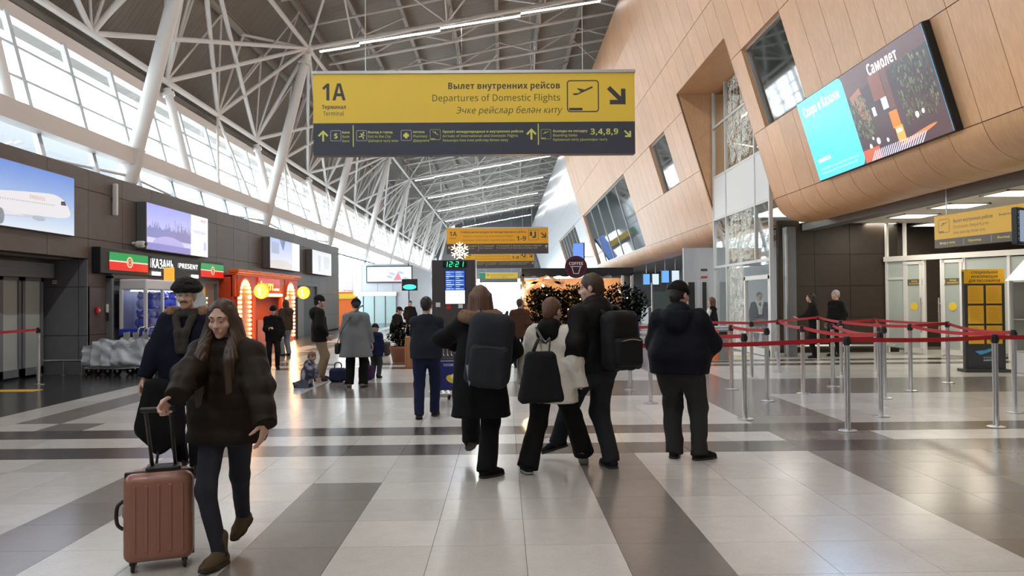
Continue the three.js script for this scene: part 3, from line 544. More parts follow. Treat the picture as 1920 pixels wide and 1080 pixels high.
// big LED wall on the leaning timber wall
{
  const print = canvasTex(1600, 554, (c, w, h) => {
    sky(c, w, h, '#2b2833', '#3b2f3e'); reseed(9);
    c.fillStyle = '#4a3038'; c.beginPath(); c.moveTo(650, 0); c.lineTo(1600, 0); c.lineTo(1600, 90); c.lineTo(650, 150); c.fill();
    c.fillStyle = '#8a5a4c'; c.beginPath(); c.moveTo(720, 150); c.lineTo(860, 120); c.lineTo(900, 330); c.lineTo(800, 300); c.fill(); c.fillStyle = '#6e3f3a'; c.fillRect(980, 90, 130, 150); c.fillStyle = '#5a3a3c'; c.fillRect(1120, 60, 60, 260);
    for (let i = 0; i < 500; i++) { c.fillStyle = ['#2f3c33', '#46513f', '#1d2422', '#5e6a50'][Math.floor(rnd() * 4)]; const r = rnd() < 0.45, x = r ? 690 + 200 * rnd() : 1230 + 340 * rnd(), y = r ? 160 + 240 * rnd() : 90 + 330 * rnd(); c.fillRect(x, y, 4 + 10 * rnd(), 8 + 26 * rnd()); }
    c.fillStyle = '#b9cfee'; c.fillRect(930, 265, 38, 52); c.fillRect(1050, 240, 62, 66); c.fillStyle = '#e8702a'; c.fillRect(1090, 330, 85, 95); c.fillStyle = '#ff9a4a'; c.fillRect(1105, 420, 80, 90); c.fillStyle = '#fff1d8'; c.fillRect(1110, 435, 60, 20);
    c.fillStyle = '#ffffff'; for (const [x, y, s] of [[1345, 405, 17], [1405, 400, 13], [800, 470, 16], [850, 430, 10], [900, 455, 20], [1000, 470, 13]]) { c.beginPath(); c.arc(x, y, s, 0, 7); c.fill(); }
    c.fillStyle = '#b4553a'; c.fillRect(690, 480, 200, 74); c.fillStyle = '#c6764a'; c.beginPath(); c.ellipse(1300, 505, 190, 12, -0.12, 0, 7); c.fill(); c.fillStyle = '#cfc6e6'; for (let x = 760; x < 1330; x += 26) { c.beginPath(); c.moveTo(x, 554); c.lineTo(x + 70, 500); c.lineTo(x + 82, 500); c.lineTo(x + 14, 554); c.fill(); }
    c.fillStyle = '#ffffff'; fit(c, 'Самолет', 1000, 92, 330, F(88, 1));
    c.fillStyle = '#46cdfa'; c.beginPath(); c.roundRect(-40, 0, 730, 554, 50); c.fill(); c.fillStyle = '#ffffff'; fit(c, 'Скоро в Казани', 62, 112, 560, F(92, 1)); fit(c, 'samolet.ru', 62, 440, 200, F(46, 1));
    c.fillStyle = 'rgba(255,255,255,0.7)'; fit(c, 'Застройщик ООО СЗ Самолет, проектная декларация на сайте наш.дом.рф', 62, 492, 560, F(18)); fit(c, 'Реклама. Изображение носит рекламный характер, 2025', 62, 520, 540, F(18));
  });
  const w = 5.2, h = 1.8, t = thing('video_wall', 'big LED screen reading Skoro v Kazani on the leaning timber wall', 'screen', [face(4.2), 4.2, -14.65]);
  t.quaternion.setFromRotationMatrix(new THREE.Matrix4().makeBasis(V(0, 0, 1), V(-0.286, 0.958, 0).normalize(), V(-0.958, -0.286, 0).normalize()));
  part(t, 'casing', rbox(w, h, 0.14, 0.02, 0, h / 2, 0.07), M.black); part(t, 'display', box(w - 0.05, h - 0.04, 0.01, 0, h / 2, 0.142), glow(print, 1.3));
  const c = V(0, h / 2, 0.2).applyQuaternion(t.quaternion).add(t.position), o = V(0, h / 2, 3).applyQuaternion(t.quaternion).add(t.position);
  areaLight(lin(0.45, 0.62, 1), 3, w, h, c, o);
}
// ================================================================ QUEUE BARRIERS
{
  const H = 1.13, head = 1.09;
  const proto = () => {
    const t = thing('barrier_post', 'chrome queue barrier post with black belt head', 'post', [0, 0, 0], 0, 'queue barrier posts in the roped area');
    part(t, 'base', new THREE.LatheGeometry([[0, 0], [0.11, 0], [0.11, 0.008], [0.1, 0.014], [0.04, 0.02], [0, 0.02]].map((p) => new THREE.Vector2(...p)), 28), M.steel);
    part(t, 'pole', bar([0, 0.02, 0], [0, H - 0.1, 0], 0.034, 20), M.chrome);
    part(t, 'head', merge([bar([0, H - 0.11, 0], [0, H - 0.012, 0], 0.037, 20), bar([0, H - 0.012, 0], [0, H, 0], 0.037, 20, 0.03), box(0.04, 0.06, 0.082, 0, H - 0.065, 0), box(0.082, 0.06, 0.04, 0, H - 0.065, 0)]), M.black);
    return t;
  };
  const first = proto(), spots = {};
  let used = false;
  const put = (id, px, py) => { const p = onFloor(px, py); spots[id] = p; let t = first; if (used) { t = first.clone(); t.name = numbered('barrier_post'); scene.add(t); } used = true; t.position.set(p.x, 0, p.z); return t; };
  for (const [id, x, y] of [['A', 1397, 786], ['B', 1410, 709], ['C', 1439, 752], ['D', 1460, 698], ['E', 1506, 738], ['F', 1535, 677], ['G', 1562, 725], ['H', 1578, 706], ['I', 1590, 808], ['J', 1642, 694], ['K', 1652, 781], ['L', 1659, 747], ['M', 1708, 733], ['N', 1778, 718], ['O', 1868, 801], ['P', 1903, 774], ['S', 1220, 756], ['T', 1182, 731], ['U', 1372, 730], ['Q', 1017, 818], ['R', 2040, 792], ['W', 1318, 702], ['X', 1190, 690]]) put(id, x, y);
  const left = first.clone(); left.name = numbered('barrier_post'); const pl = onFloor(72, 721); left.position.set(pl.x, 0, pl.z); left.userData = { label: 'chrome queue barrier post before the frosted sliding door', category: 'post' }; scene.add(left); spots.Y = pl; spots.Z = V(pl.x - 0.5, 0, pl.z + 3.2);
  const z = first.clone(); z.name = numbered('barrier_post'); z.position.copy(spots.Z); z.userData = { label: 'chrome queue barrier post nearest the wall with the airliner screen', category: 'post' }; scene.add(z);
  const tape = (a, b, sag = 0.02, h1 = head, lab) => {
    const A = spots[a].clone().setY(h1), B = spots[b].clone().setY(h1), d = B.clone().sub(A), L = d.length(), n = 12, t = d.clone().normalize(); A.addScaledVector(t, 0.045); B.addScaledVector(t, -0.045);
    const side = V(-t.z, 0, t.x).multiplyScalar(0.0025), pos = [], idx = [];
    for (let i = 0; i <= n; i++) { const s = i / n, p = A.clone().lerp(B, s); p.y -= sag * 4 * s * (1 - s); const tw = 0.0; for (const [sy, sx] of [[-1, 1], [1, 1], [1, -1], [-1, -1]]) pos.push(p.x + side.x * sx, p.y + sy * 0.026 + tw, p.z + side.z * sx); }
    for (let i = 0; i < n; i++) for (let k = 0; k < 4; k++) { const q = i * 4 + k, r = i * 4 + (k + 1) % 4; idx.push(q, r, r + 4, q, r + 4, q + 4); }
    let g = new THREE.BufferGeometry(); g.setAttribute('position', new THREE.Float32BufferAttribute(pos, 3)); g.setIndex(idx); g = g.toNonIndexed(); g.computeVertexNormals();
    single('barrier_belt', g, M.belt, lab || 'red retractable belt strung between chrome barrier posts', 'belt', lab ? undefined : 'red queue belts');
  };
  for (const [a, b, s] of [['Q', 'I', 0.05], ['I', 'O', 0.02], ['O', 'R', 0.01], ['S', 'A', 0.03], ['T', 'W', 0.02], ['W', 'B', 0.0], ['B', 'D', 0.0], ['U', 'C', 0.02], ['D', 'F', 0.0], ['D', 'E', 0.03], ['E', 'K', 0.05], ['F', 'H', 0.01], ['H', 'J', 0.0], ['G', 'K', 0.05], ['H', 'M', 0.02], ['J', 'N', 0.02], ['M', 'N', 0.0], ['M', 'P', 0.06], ['N', 'P', 0.05], ['X', 'T', 0.01], ['L', 'J', 0.02]]) tape(a, b, s);
  tape('Z', 'Y', 0.02, head, 'red retractable belt before the frosted sliding door');
}

// ================================================================ LEFT: SHOPS, KIOSKS, TROLLEYS
const flagPrint = canvasTex(512, 256, (c, w, h) => { c.fillStyle = '#1f9a4c'; c.fillRect(0, 0, w, 118); c.fillStyle = '#f2ead6'; c.fillRect(0, 118, w, 18); c.fillStyle = '#e8281c'; c.fillRect(0, 136, w, 120); c.fillStyle = '#e9d6a6'; c.beginPath(); c.ellipse(256, 128, 44, 82, 0, 0, 7); c.fill(); c.fillStyle = '#c0392b'; c.beginPath(); c.ellipse(256, 128, 30, 60, 0, 0, 7); c.fill(); c.strokeStyle = '#f1e2bc'; c.lineWidth = 8; c.beginPath(); c.ellipse(256, 128, 20, 34, 0, 0, 7); c.stroke(); });
{
  const y0 = 2.33, y1 = 2.88, t = thing('shop_sign', 'black shop fascia with glowing letters between two green and red flags', 'sign', [LX, y0, -22.0], Math.PI / 2), h = y1 - y0, X = (D) => D - 22.0;   // local x runs away from the viewer
  part(t, 'fascia', rbox(7.9, h + 0.06, 0.2, 0.02, 0, h / 2, 0.11), M.black);
  for (const [a, b] of [[18.45, 20.4], [24.0, 25.9]]) part(t, 'flag_panel', box(b - a, 0.42, 0.02, (X(a) + X(b)) / 2, h / 2, 0.22), glow(flagPrint, 0.8));
  const word = (text, w, h2) => canvasTex(512, 160, (c) => { c.fillStyle = '#07070a'; c.fillRect(0, 0, 512, 160); c.fillStyle = '#ffffff'; fit(c, text, 10, 132, 490, F(150, 1)); });
  part(t, 'lit_lettering', box(1.42, 0.36, 0.015, (X(20.6) + X(22.0)) / 2, h * 0.58, 0.22), glow(word('КАЗАНЬ'), 1.6)); part(t, 'lit_lettering', box(1.45, 0.2, 0.015, (X(22.3) + X(23.8)) / 2, h * 0.6, 0.22), glow(word('PRESENT'), 1.6));
  for (const x of [X(20.9), X(23.5)]) part(t, 'small_lightbox', box(0.5, 0.1, 0.02, x, 0.05, 0.23), lamp(lin(1, 1, 1), 1.5));
  const s = thing('shop_window', 'grey framed shop window under the glowing fascia', 'shop window', [LX, 0, -22.2], Math.PI / 2);
  part(s, 'frame', merge([box(7, 0.1, 0.14, 0, 2.25, 0.07), box(7, 0.12, 0.14, 0, 0.06, 0.07), ...[-3.45, -1.2, 1.1, 3.45].map((x) => box(0.1, 2.2, 0.14, x, 1.15, 0.07))]), M.grey);
  for (const x of [-2.3, -0.05, 2.28]) part(s, 'pane', box(2.15, 2.1, 0.012, x, 1.17, 0.07), M.glassClear); part(s, 'display_back', box(6.9, 2.2, 0.02, 0, 1.15, 0.02), std(lin(0.35, 0.33, 0.34), 0.6));
  const o = thing('blade_sign', 'small orange lit blade sign hung under the fascia', 'sign', [LX + 0.3, 2.05, -20.9], 0.2); part(o, 'lit_panel', rbox(0.26, 0.46, 0.06, 0.02, 0.25, 0.26, 0), lamp(lin(1, 0.28, 0.03), 1.3)); part(o, 'bracket', bar([0.0, 0.5, 0], [0.3, 0.5, 0], 0.012, 6), M.black);
}
{ // claw machine
  const W = 2.9, d = 0.66, H = 2.18, t = thing('claw_machine', 'white claw machine with lit glass cabinet of blue plush toys', 'arcade machine', [-8.93, 0, -20.4], Math.PI / 2);
  const mw = std(lin(0.70, 0.70, 0.74), 0.35), blue = std(lin(0.03, 0.06, 0.42), 0.35);
  part(t, 'lower_body', rbox(W, 0.72, d, 0.05, 0, 0.42, 0), mw); part(t, 'plinth', box(W - 0.1, 0.08, d - 0.08, 0, 0.04, 0), M.black); part(t, 'blue_band', rbox(W + 0.02, 0.17, d + 0.04, 0.03, 0, 0.9, 0), blue);
  const wheel = part(t, 'wheel_emblem', (() => { const g = new THREE.TorusGeometry(0.15, 0.045, 10, 28); g.translate(0.2, 0.42, d / 2 + 0.01); return g; })(), M.black); part(wheel, 'hub', bar([0.2, 0.42, d / 2], [0.2, 0.42, d / 2 + 0.03], 0.09, 20), M.steel);
  part(t, 'control_shelf', rbox(0.7, 0.06, 0.16, 0.02, 0.85, 0.86, d / 2 + 0.08), M.black); part(t, 'coin_plate', box(0.3, 0.14, 0.01, -0.5, 0.66, d / 2 + 0.01), M.red);
  for (const x of [-W / 2 + 0.04, -W / 6, W / 6, W / 2 - 0.04]) for (const z of [-d / 2 + 0.04, d / 2 - 0.04]) if (!(z < 0 && Math.abs(x) < 1)) part(t, 'post', rbox(0.08, 1.0, 0.08, 0.015, x, 1.45, z), mw);
  part(t, 'top', rbox(W, 0.26, d, 0.04, 0, 2.05, 0), mw); part(t, 'crest', rbox(1.1, 0.16, d + 0.06, 0.06, 0.7, 2.1, 0.02), M.black); part(t, 'back', box(W - 0.1, 1.0, 0.02, 0, 1.45, -d / 2 + 0.03), std(lin(0.3, 0.32, 0.45), 0.5));
  for (const [x, w] of [[-W / 3, W / 3 - 0.1], [0, W / 3 - 0.1], [W / 3, W / 3 - 0.1]]) part(t, 'pane', box(w, 0.96, 0.008, x, 1.45, d / 2 - 0.02), M.glassClear);
  part(t, 'side_pane', box(0.008, 0.96, d - 0.14, W / 2 - 0.03, 1.45, 0), M.glassClear); part(t, 'side_pane', box(0.008, 0.96, d - 0.14, -W / 2 + 0.03, 1.45, 0), M.glassClear);
  part(t, 'lamp_tube', box(W - 0.3, 0.03, 0.05, 0, 1.9, -0.1), lamp(lin(0.9, 0.92, 1), 4)); areaLight(lin(0.9, 0.92, 1), 12, W - 0.3, 0.1, [-9.0, 1.87, -20.4], [-9.0, 0, -20.4]);
  reseed(31); const toyMats = [lin(0.03, 0.05, 0.45), lin(0.05, 0.08, 0.55), lin(0.10, 0.06, 0.42), lin(0.35, 0.38, 0.8)].map((c) => std(c, 0.9));
  const names = ['deep blue', 'bright blue', 'violet blue', 'pale blue'];
  for (let i = 0; i < 11; i++) for (let r = 0; r < 2; r++) {
    const k = Math.floor(rnd() * 4), p = thing('plush_toy', names[k] + ' plush toy in the lit cabinet, ' + (r ? 'upper' : 'lower') + ' row', 'toy', [-8.83 + 0.12 * rnd(), 1.0 + r * 0.46, -19.12 - i * 0.26], rr(0.8, 2), 'plush toys in the claw machine');
    const e = (w, h, dd, x, y, z) => { const g = new THREE.SphereGeometry(1, 12, 9); g.scale(w, h, dd); g.translate(x, y, z); return g; };
    part(p, 'body', merge([e(0.1, 0.13, 0.09, 0, 0.12, 0), e(0.04, 0.09, 0.04, 0.1, 0.13, 0.02), e(0.04, 0.09, 0.04, -0.1, 0.13, 0.02), e(0.045, 0.04, 0.09, 0.06, 0.03, 0.05), e(0.045, 0.04, 0.09, -0.06, 0.03, 0.05)]), toyMats[k]);
    const hd = part(p, 'head', e(0.095, 0.09, 0.085, 0, 0.31, 0.01), toyMats[k]); part(hd, 'ear', e(0.035, 0.045, 0.02, 0.075, 0.39, 0), toyMats[k]); part(hd, 'ear', e(0.035, 0.045, 0.02, -0.075, 0.39, 0), toyMats[k]); part(hd, 'muzzle', e(0.04, 0.03, 0.03, 0, 0.29, 0.085), toyMats[3]);
  }
}
// luggage trolleys
function trolley(label, adPanel) {
  const t = thing('luggage_trolley', label, 'trolley'), m = M.alu;
  part(t, 'frame', merge([tube([[-0.27, 0.2, -0.42], [-0.27, 0.16, 0.5], [0, 0.16, 0.56], [0.27, 0.16, 0.5], [0.27, 0.2, -0.42]], 0.016, 30, 8), bar([-0.27, 0.2, -0.42], [0.27, 0.2, -0.42], 0.016), bar([-0.27, 0.18, 0], [0.27, 0.18, 0], 0.014)]), m);
  for (let i = 0; i < 6; i++) part(t, 'deck_slat', box(0.035, 0.012, 0.9, -0.2 + i * 0.08, 0.2, 0.03), m);
  part(t, 'handle_frame', merge([tube([[-0.28, 0.2, -0.42], [-0.28, 0.7, -0.52], [-0.28, 1.02, -0.6], [0, 1.04, -0.62], [0.28, 1.02, -0.6], [0.28, 0.7, -0.52], [0.28, 0.2, -0.42]], 0.016, 40, 8)]), m);
  part(t, 'grip', bar([-0.24, 1.035, -0.615], [0.24, 1.035, -0.615], 0.022, 12), M.rubber);
  const b = part(t, 'basket', merge([[-0.26, 0.74], [0.26, 0.74]].map(([x]) => tube([[x, 0.78, -0.52], [x, 0.78, -0.3], [x, 0.95, -0.28]], 0.009, 12, 6))), m);
  for (let i = 0; i < 9; i++) { const x = -0.24 + i * 0.06; part(b, 'wire', merge([bar([x, 0.78, -0.53], [x, 0.78, -0.29], 0.006, 6), bar([x, 0.78, -0.29], [x, 0.94, -0.28], 0.006, 6)]), m); }
  for (let i = 0; i < 8; i++) part(t, 'back_wire', bar([-0.27, 0.28 + i * 0.06, -0.44 - i * 0.011], [0.27, 0.28 + i * 0.06, -0.44 - i * 0.011], 0.006, 6), m);
  for (const [x, z] of [[-0.24, -0.4], [0.24, -0.4], [0, 0.5]]) { const w = part(t, 'wheel', (() => { const g = new THREE.TorusGeometry(0.06, 0.026, 10, 20); g.rotateY(Math.PI / 2); g.translate(x, 0.086, z); return g; })(), M.rubber); part(w, 'fork', merge([bar([x - 0.035, 0.086, z], [x - 0.03, 0.18, z], 0.009, 6), bar([x + 0.035, 0.086, z], [x + 0.03, 0.18, z], 0.009, 6), bar([x - 0.04, 0.086, z], [x + 0.04, 0.086, z], 0.012, 8)]), m); }
  if (!adPanel) for (const x of [-0.29, 0.29]) { const bars = []; for (let i = 0; i < 9; i++) bars.push(bar([x, 0.26 + i * 0.07, -0.5 - i * 0.012], [x, 0.24 + i * 0.055, 0.5 - i * 0.02], 0.007, 5)); for (let i = 0; i < 10; i++) bars.push(bar([x, 0.24, -0.46 + i * 0.105], [x, 0.83 - i * 0.014, -0.56 + i * 0.1], 0.007, 5)); part(t, 'side_grid', merge(bars), m); }
  if (adPanel) part(t, 'advert_panel', box(0.46, 0.46, 0.012, 0, 0.5, -0.51), adPanel);
  return t;
}
{
  const p = onFloor(238, 702); const wrap = new THREE.MeshPhysicalMaterial({ color: lin(0.55, 0.60, 0.66), roughness: 0.35, transmission: 0.12, thickness: 0, side: THREE.DoubleSide });
  const lab = ['outermost wire luggage trolley of the nested row by the claw machine', 'second wire luggage trolley of the nested row by the claw machine', 'third wire luggage trolley of the nested row by the claw machine', 'innermost wire luggage trolley of the nested row by the claw machine'];
  for (let i = 0; i < 4; i++) { const t = trolley(lab[i]); t.position.set(p.x + 0.35 - i * 0.24, 0, p.z + 0.05 - i * 0.06); t.rotation.y = -1.35; t.rotation.order = 'YXZ'; 
    const pos = [], idx = [], n = 14, mm = 8; reseed(60 + i); for (let a = 0; a <= n; a++) for (let b = 0; b <= mm; b++) { const u = a / n, v = b / mm; pos.push(-0.34 + 0.68 * u, 0.22 + 0.72 * v * (0.86 + 0.16 * noise3(u * 5, i * 2.3, 1)), -0.66 + 0.075 * noise3(u * 9, v * 7, i * 3.7) + 0.03 * noise3(u * 21, v * 17, i) + 0.10 * (1 - v)); } for (let a = 0; a < n; a++) for (let b = 0; b < mm; b++) { const q = a * (mm + 1) + b; idx.push(q, q + mm + 1, q + 1, q + 1, q + mm + 1, q + mm + 2); } const g = new THREE.BufferGeometry(); g.setAttribute('position', new THREE.Float32BufferAttribute(pos, 3)); g.setIndex(idx); g.computeVertexNormals(); part(t, 'plastic_film', g.toNonIndexed(), wrap, 'crumpled clear film'); const sf = g.clone(); sf.rotateY(Math.PI / 2); sf.scale(1, 0.82, 1.45); sf.translate(0.98, 0.06, 0.05); part(t, 'plastic_film', sf.toNonIndexed(), wrap, 'crumpled clear film'); }
  const ad = std(0xffffff, 0.5, 0, { map: canvasTex(256, 256, (c) => { c.fillStyle = '#232a78'; c.fillRect(0, 0, 256, 256); c.fillStyle = '#e8d24a'; c.beginPath(); c.ellipse(128, 165, 52, 34, 0.3, 0, 7); c.fill(); c.fillStyle = '#f4f0d0'; c.beginPath(); c.ellipse(140, 140, 30, 18, -0.4, 0, 7); c.fill(); c.fillStyle = '#c9cdf0'; fit(c, 'TATARSTAN', 128, 60, 150, F(30, 1), 'center'); }) });
  const q = onFloor(818, 770), t = trolley('wire luggage trolley with a blue panel pushed by the man in the vest', ad); t.position.set(q.x + 0.16, 0, q.z - 0.75); t.rotation.y = Math.PI + 0.12;
}
// red and orange lit kiosk with bulb arches
{
  const X = -8.95, Da = 26.0, Db = 33.9, t = thing('market_kiosk', 'red orange lit kiosk with arches of glowing bulbs', 'kiosk', [X, 0, -(Da + Db) / 2], Math.PI / 2), W = Db - Da, lx = (D) => D - (Da + Db) / 2, rd = std(lin(0.74, 0.085, 0.018), 0.4), or = std(lin(0.80, 0.14, 0.02), 0.4);
  const depth = X - LX;
  part(t, 'side_wall', box(0.12, 2.5, depth - 0.05, W / 2 - 0.06, 1.25, -depth / 2), rd); part(t, 'side_wall', box(0.12, 2.5, depth - 0.05, -W / 2 + 0.06, 1.25, -depth / 2), rd); part(t, 'roof', box(W, 0.1, depth - 0.05, 0, 2.5, -depth / 2), rd);
  part(t, 'back_wall', box(W - 0.3, 2.4, 0.05, 0, 1.2, -depth + 0.08), or); part(t, 'fascia', box(W, 0.75, 0.12, 0, 2.16, 0), rd);
  const co = part(t, 'cornice', merge([rbox(W + 0.15, 0.12, 0.34, 0.04, 0, 2.64, 0.05), rbox(W + 0.05, 0.08, 0.24, 0.03, 0, 2.55, 0.03)]), or); for (let i = 0; i < 5; i++) part(co, 'ornament', (() => { const g = new THREE.SphereGeometry(0.07, 10, 8); g.scale(2.4, 0.6, 0.8); g.translate(-W / 2 + 0.8 + i * 1.4, 2.67, 0.21); return g; })(), or);
  const bulb = lamp(lin(1, 0.62, 0.22), 36), bg = new THREE.SphereGeometry(0.042, 10, 8);
  const arches = [[lx(26.9), 0.5], [lx(32.6), 0.5]];
  for (const [cx, hw] of arches) {
    const pan = part(t, 'arch_panel', box(1.35, 2.5, 0.1, cx, 1.25, 0.03), rd); part(pan, 'niche', box(0.72, 1.75, 0.03, cx, 1.05, 0.09), or); part(t, 'arch_moulding', (() => { const g = new THREE.TorusGeometry(hw + 0.12, 0.05, 8, 24, Math.PI); g.translate(cx, 1.78, 0.09); return g; })(), or);
    const pts = []; for (let i = 0; i < 11; i++) { pts.push([cx - hw, 0.2 + i * 0.155], [cx + hw, 0.2 + i * 0.155]); } for (let i = 0; i <= 10; i++) { const a = Math.PI * i / 10; pts.push([cx + hw * Math.cos(a), 1.8 + hw * Math.sin(a)]); }
    for (const [x, y] of pts) { const b = part(t, 'bulb', bg, bulb); b.position.set(x, y, 0.12); }
    areaLight(lin(1, 0.5, 0.16), 16, 0.9, 1.9, [X + 0.2, 1.25, -(Da + Db) / 2 - cx], [0, 1.0, -(Da + Db) / 2 - cx]);
  }
  for (const x of [lx(28.0), lx(31.5)]) part(t, 'pilaster', rbox(0.22, 1.85, 0.16, 0.03, x, 0.92, 0.02), rd);
  const shelf = part(t, 'display_shelves', merge([0.5, 0.95, 1.4].map((y) => box(1.5, 0.03, 0.3, lx(29.7), y, -0.6))), M.white); reseed(77);
  for (let i = 0; i < 14; i++) part(shelf, 'goods_box', box(0.12 + 0.06 * rnd(), 0.16 + 0.12 * rnd(), 0.12, lx(29.1 + (i % 7) * 0.2), 0.62 + Math.floor(i / 7) * 0.45, -0.6), [M.white, M.orange, M.red][i % 3]);
  part(t, 'counter', box(2.2, 0.95, 0.1, lx(29.7), 0.47, -0.05), or); part(t, 'light_bar', rbox(2.6, 0.09, 0.07, 0.03, lx(30.0), 1.86, 0.12), lamp(lin(1, 0.72, 0.35), 10)); areaLight(lin(1, 0.6, 0.25), 14, 2.6, 0.1, [X + 0.25, 1.82, -30.0], [X + 1.2, 0, -30.0]);
  const script = canvasTex(512, 200, (c) => { c.fillStyle = '#8e1208'; c.fillRect(0, 0, 512, 200); c.fillStyle = '#ffd21e'; c.save(); c.transform(1, 0, -0.2, 1, 30, 0); fit(c, 'Jum', 20, 160, 330, F(170, 1)); c.restore(); c.fillStyle = '#fff0c0'; fit(c, 'market', 350, 160, 150, F(56, 1)); });
  part(t, 'lit_lettering', box(2.7, 0.56, 0.03, lx(29.75), 2.2, 0.08), glow(script, 1.7));
  const disc = canvasTex(256, 256, (c) => { c.fillStyle = '#ffb000'; c.fillRect(0, 0, 256, 256); c.fillStyle = '#ffe04a'; c.beginPath(); c.arc(128, 128, 100, 0, 7); c.fill(); c.fillStyle = '#e08a00'; fit(c, 'Jum', 128, 130, 130, F(80, 1), 'center'); c.fillStyle = '#fff6d0'; c.fillRect(60, 150, 136, 22); });
  for (const D of [27.6, 33.4]) { const g = new THREE.CylinderGeometry(0.27, 0.27, 0.08, 32); g.rotateX(Math.PI / 2); g.rotateY(-Math.PI / 2); g.translate(lx(D), 1.98, 0.46); const b = part(t, 'round_blade_sign', g, [M.orange, glow(disc, 1.4), glow(disc, 1.4)]); part(b, 'bracket', bar([lx(D), 1.98, 0.05], [lx(D), 1.98, 0.22], 0.02, 8), M.orange); }
}
// small things on the left wall
{
  const cam = (label, z, y) => { const t = thing('security_camera', label, 'camera', [LX + 0.02, y, z], Math.PI / 2); part(t, 'mount', bar([0, 0, 0], [0, 0, 0.1], 0.04, 12), M.white); const b = part(t, 'housing', (() => { const g = new THREE.CapsuleGeometry(0.085, 0.12, 6, 16); g.rotateX(Math.PI / 2); g.translate(0, -0.02, 0.2); return g; })(), M.white); part(b, 'lens', bar([0, -0.02, 0.3], [0, -0.02, 0.36], 0.05, 16), M.black); };
  cam('white dome camera beside the skyline screen', -20.0, 3.12);
  const tb = thing('wall_tube_light', 'slim white vertical tube on the brown wall between two screens', 'wall light', [LX + 0.02, 3.72, -19.0], Math.PI / 2); part(tb, 'tube', rbox(0.09, 0.78, 0.12, 0.03, 0, 0.39, 0.06), M.white); part(tb, 'bracket', box(0.05, 0.1, 0.05, 0, 0.39, 0.01), M.black);
  const fa = thing('fire_alarm_box', 'small red alarm box on the brown wall by the recess', 'alarm', [LX + 0.02, 1.36, -18.25], Math.PI / 2); part(fa, 'case', rbox(0.14, 0.16, 0.06, 0.015, 0, 0.08, 0.03), M.red); part(fa, 'button', bar([0, 0.08, 0.06], [0, 0.08, 0.07], 0.03, 12), M.white);
  const sw = thing('wall_phone', 'small white and black intercom beside the red alarm box', 'intercom', [LX + 0.02, 1.18, -18.7], Math.PI / 2); part(sw, 'case', rbox(0.11, 0.2, 0.05, 0.015, 0, 0.3, 0.025), M.white); part(sw, 'handset', rbox(0.06, 0.2, 0.05, 0.02, 0, 0.1, 0.03), M.black);
  const hp = thing('wall_hatch', 'flat grey service hatch on the brown wall', 'hatch', [LX + 0.01, 1.0, -19.2], Math.PI / 2); part(hp, 'door', rbox(0.42, 0.82, 0.03, 0.008, 0, 0.41, 0.02), M.brown); part(hp, 'latch', box(0.03, 0.06, 0.02, -0.15, 0.41, 0.04), M.steel);
  const pl = thing('recess_plate', 'small white plate high on the grey recess panel', 'plate', [-10.15, 2.05, -17.8]); part(pl, 'plate', rbox(0.1, 0.08, 0.02, 0.006, 0, 0.04, 0), M.white); part(pl, 'print', box(0.07, 0.02, 0.004, 0, 0.04, 0.011), M.grey);
  const gr = thing('bumper_rail', 'low steel bumper rail along the grey recess panel', 'rail', [-9.95, 0, -17.62]); part(gr, 'rail', bar([-0.55, 0.33, 0], [0.65, 0.33, 0], 0.03, 12), M.chrome); for (const x of [-0.4, 0.1, 0.5]) part(gr, 'foot', merge([bar([x, 0, 0], [x, 0.33, 0], 0.018, 8), bar([x, 0, 0], [x, 0.01, 0], 0.05, 12)]), M.steel);
  const ys = onFloor(20, 733); const yb = single('floor_marking', rbox(1.4, 0.006, 0.34, 0.002, ys.x - 0.2, 0.003, ys.z), M.yellow, 'yellow tactile strip on the dark floor by the sliding door', 'floor marking'); void yb;
  // dark doorway past the kiosk, with yellow notice
  const dw = thing('doorway', 'dark doorway with yellow notice past the red kiosk', 'doorway', [LX, 0, -37.2], Math.PI / 2); part(dw, 'frame', merge([box(0.12, 2.4, 0.1, -2.3, 1.2, 0.05), box(0.12, 2.4, 0.1, 2.3, 1.2, 0.05), box(4.7, 0.12, 0.1, 0, 2.4, 0.05)]), M.grey); part(dw, 'opening', box(4.5, 2.35, 0.02, 0, 1.18, 0.03), M.charcoal); part(dw, 'notice', box(1.2, 0.22, 0.03, -0.9, 1.95, 0.06), M.yellow); part(dw, 'door_leaf', rbox(1.1, 2.2, 0.05, 0.01, -0.9, 1.1, 0.06), M.brown);
  // far shops before the grey block
  const fs_ = thing('far_shop', 'small orange and green shop front before the far grey block', 'shop', [-10.0, 0, -49], 0); part(fs_, 'body', rbox(1.6, 2.2, 1.2, 0.02, 0, 1.1, 0), M.orange); part(fs_, 'green_post', box(0.14, 2.4, 0.14, -0.9, 1.2, 0.65), std(lin(0.05, 0.2, 0.05), 0.5)); part(fs_, 'lit_lamp', (() => { const g = new THREE.SphereGeometry(0.2, 16, 12); g.translate(0.95, 2.1, 0.6); return g; })(), lamp(lin(1, 0.55, 0.2), 4)); part(fs_, 'yellow_header', box(1.8, 0.3, 0.1, 0, 1.9, 0.65), M.yellow); part(fs_, 'lit_poster', box(0.6, 1.3, 0.05, -1.5, 1.0, 0.6), lamp(lin(0.9, 0.95, 1), 0.8)); part(fs_, 'poster_frame', box(0.7, 1.4, 0.04, -1.5, 1.0, 0.57), M.grey);
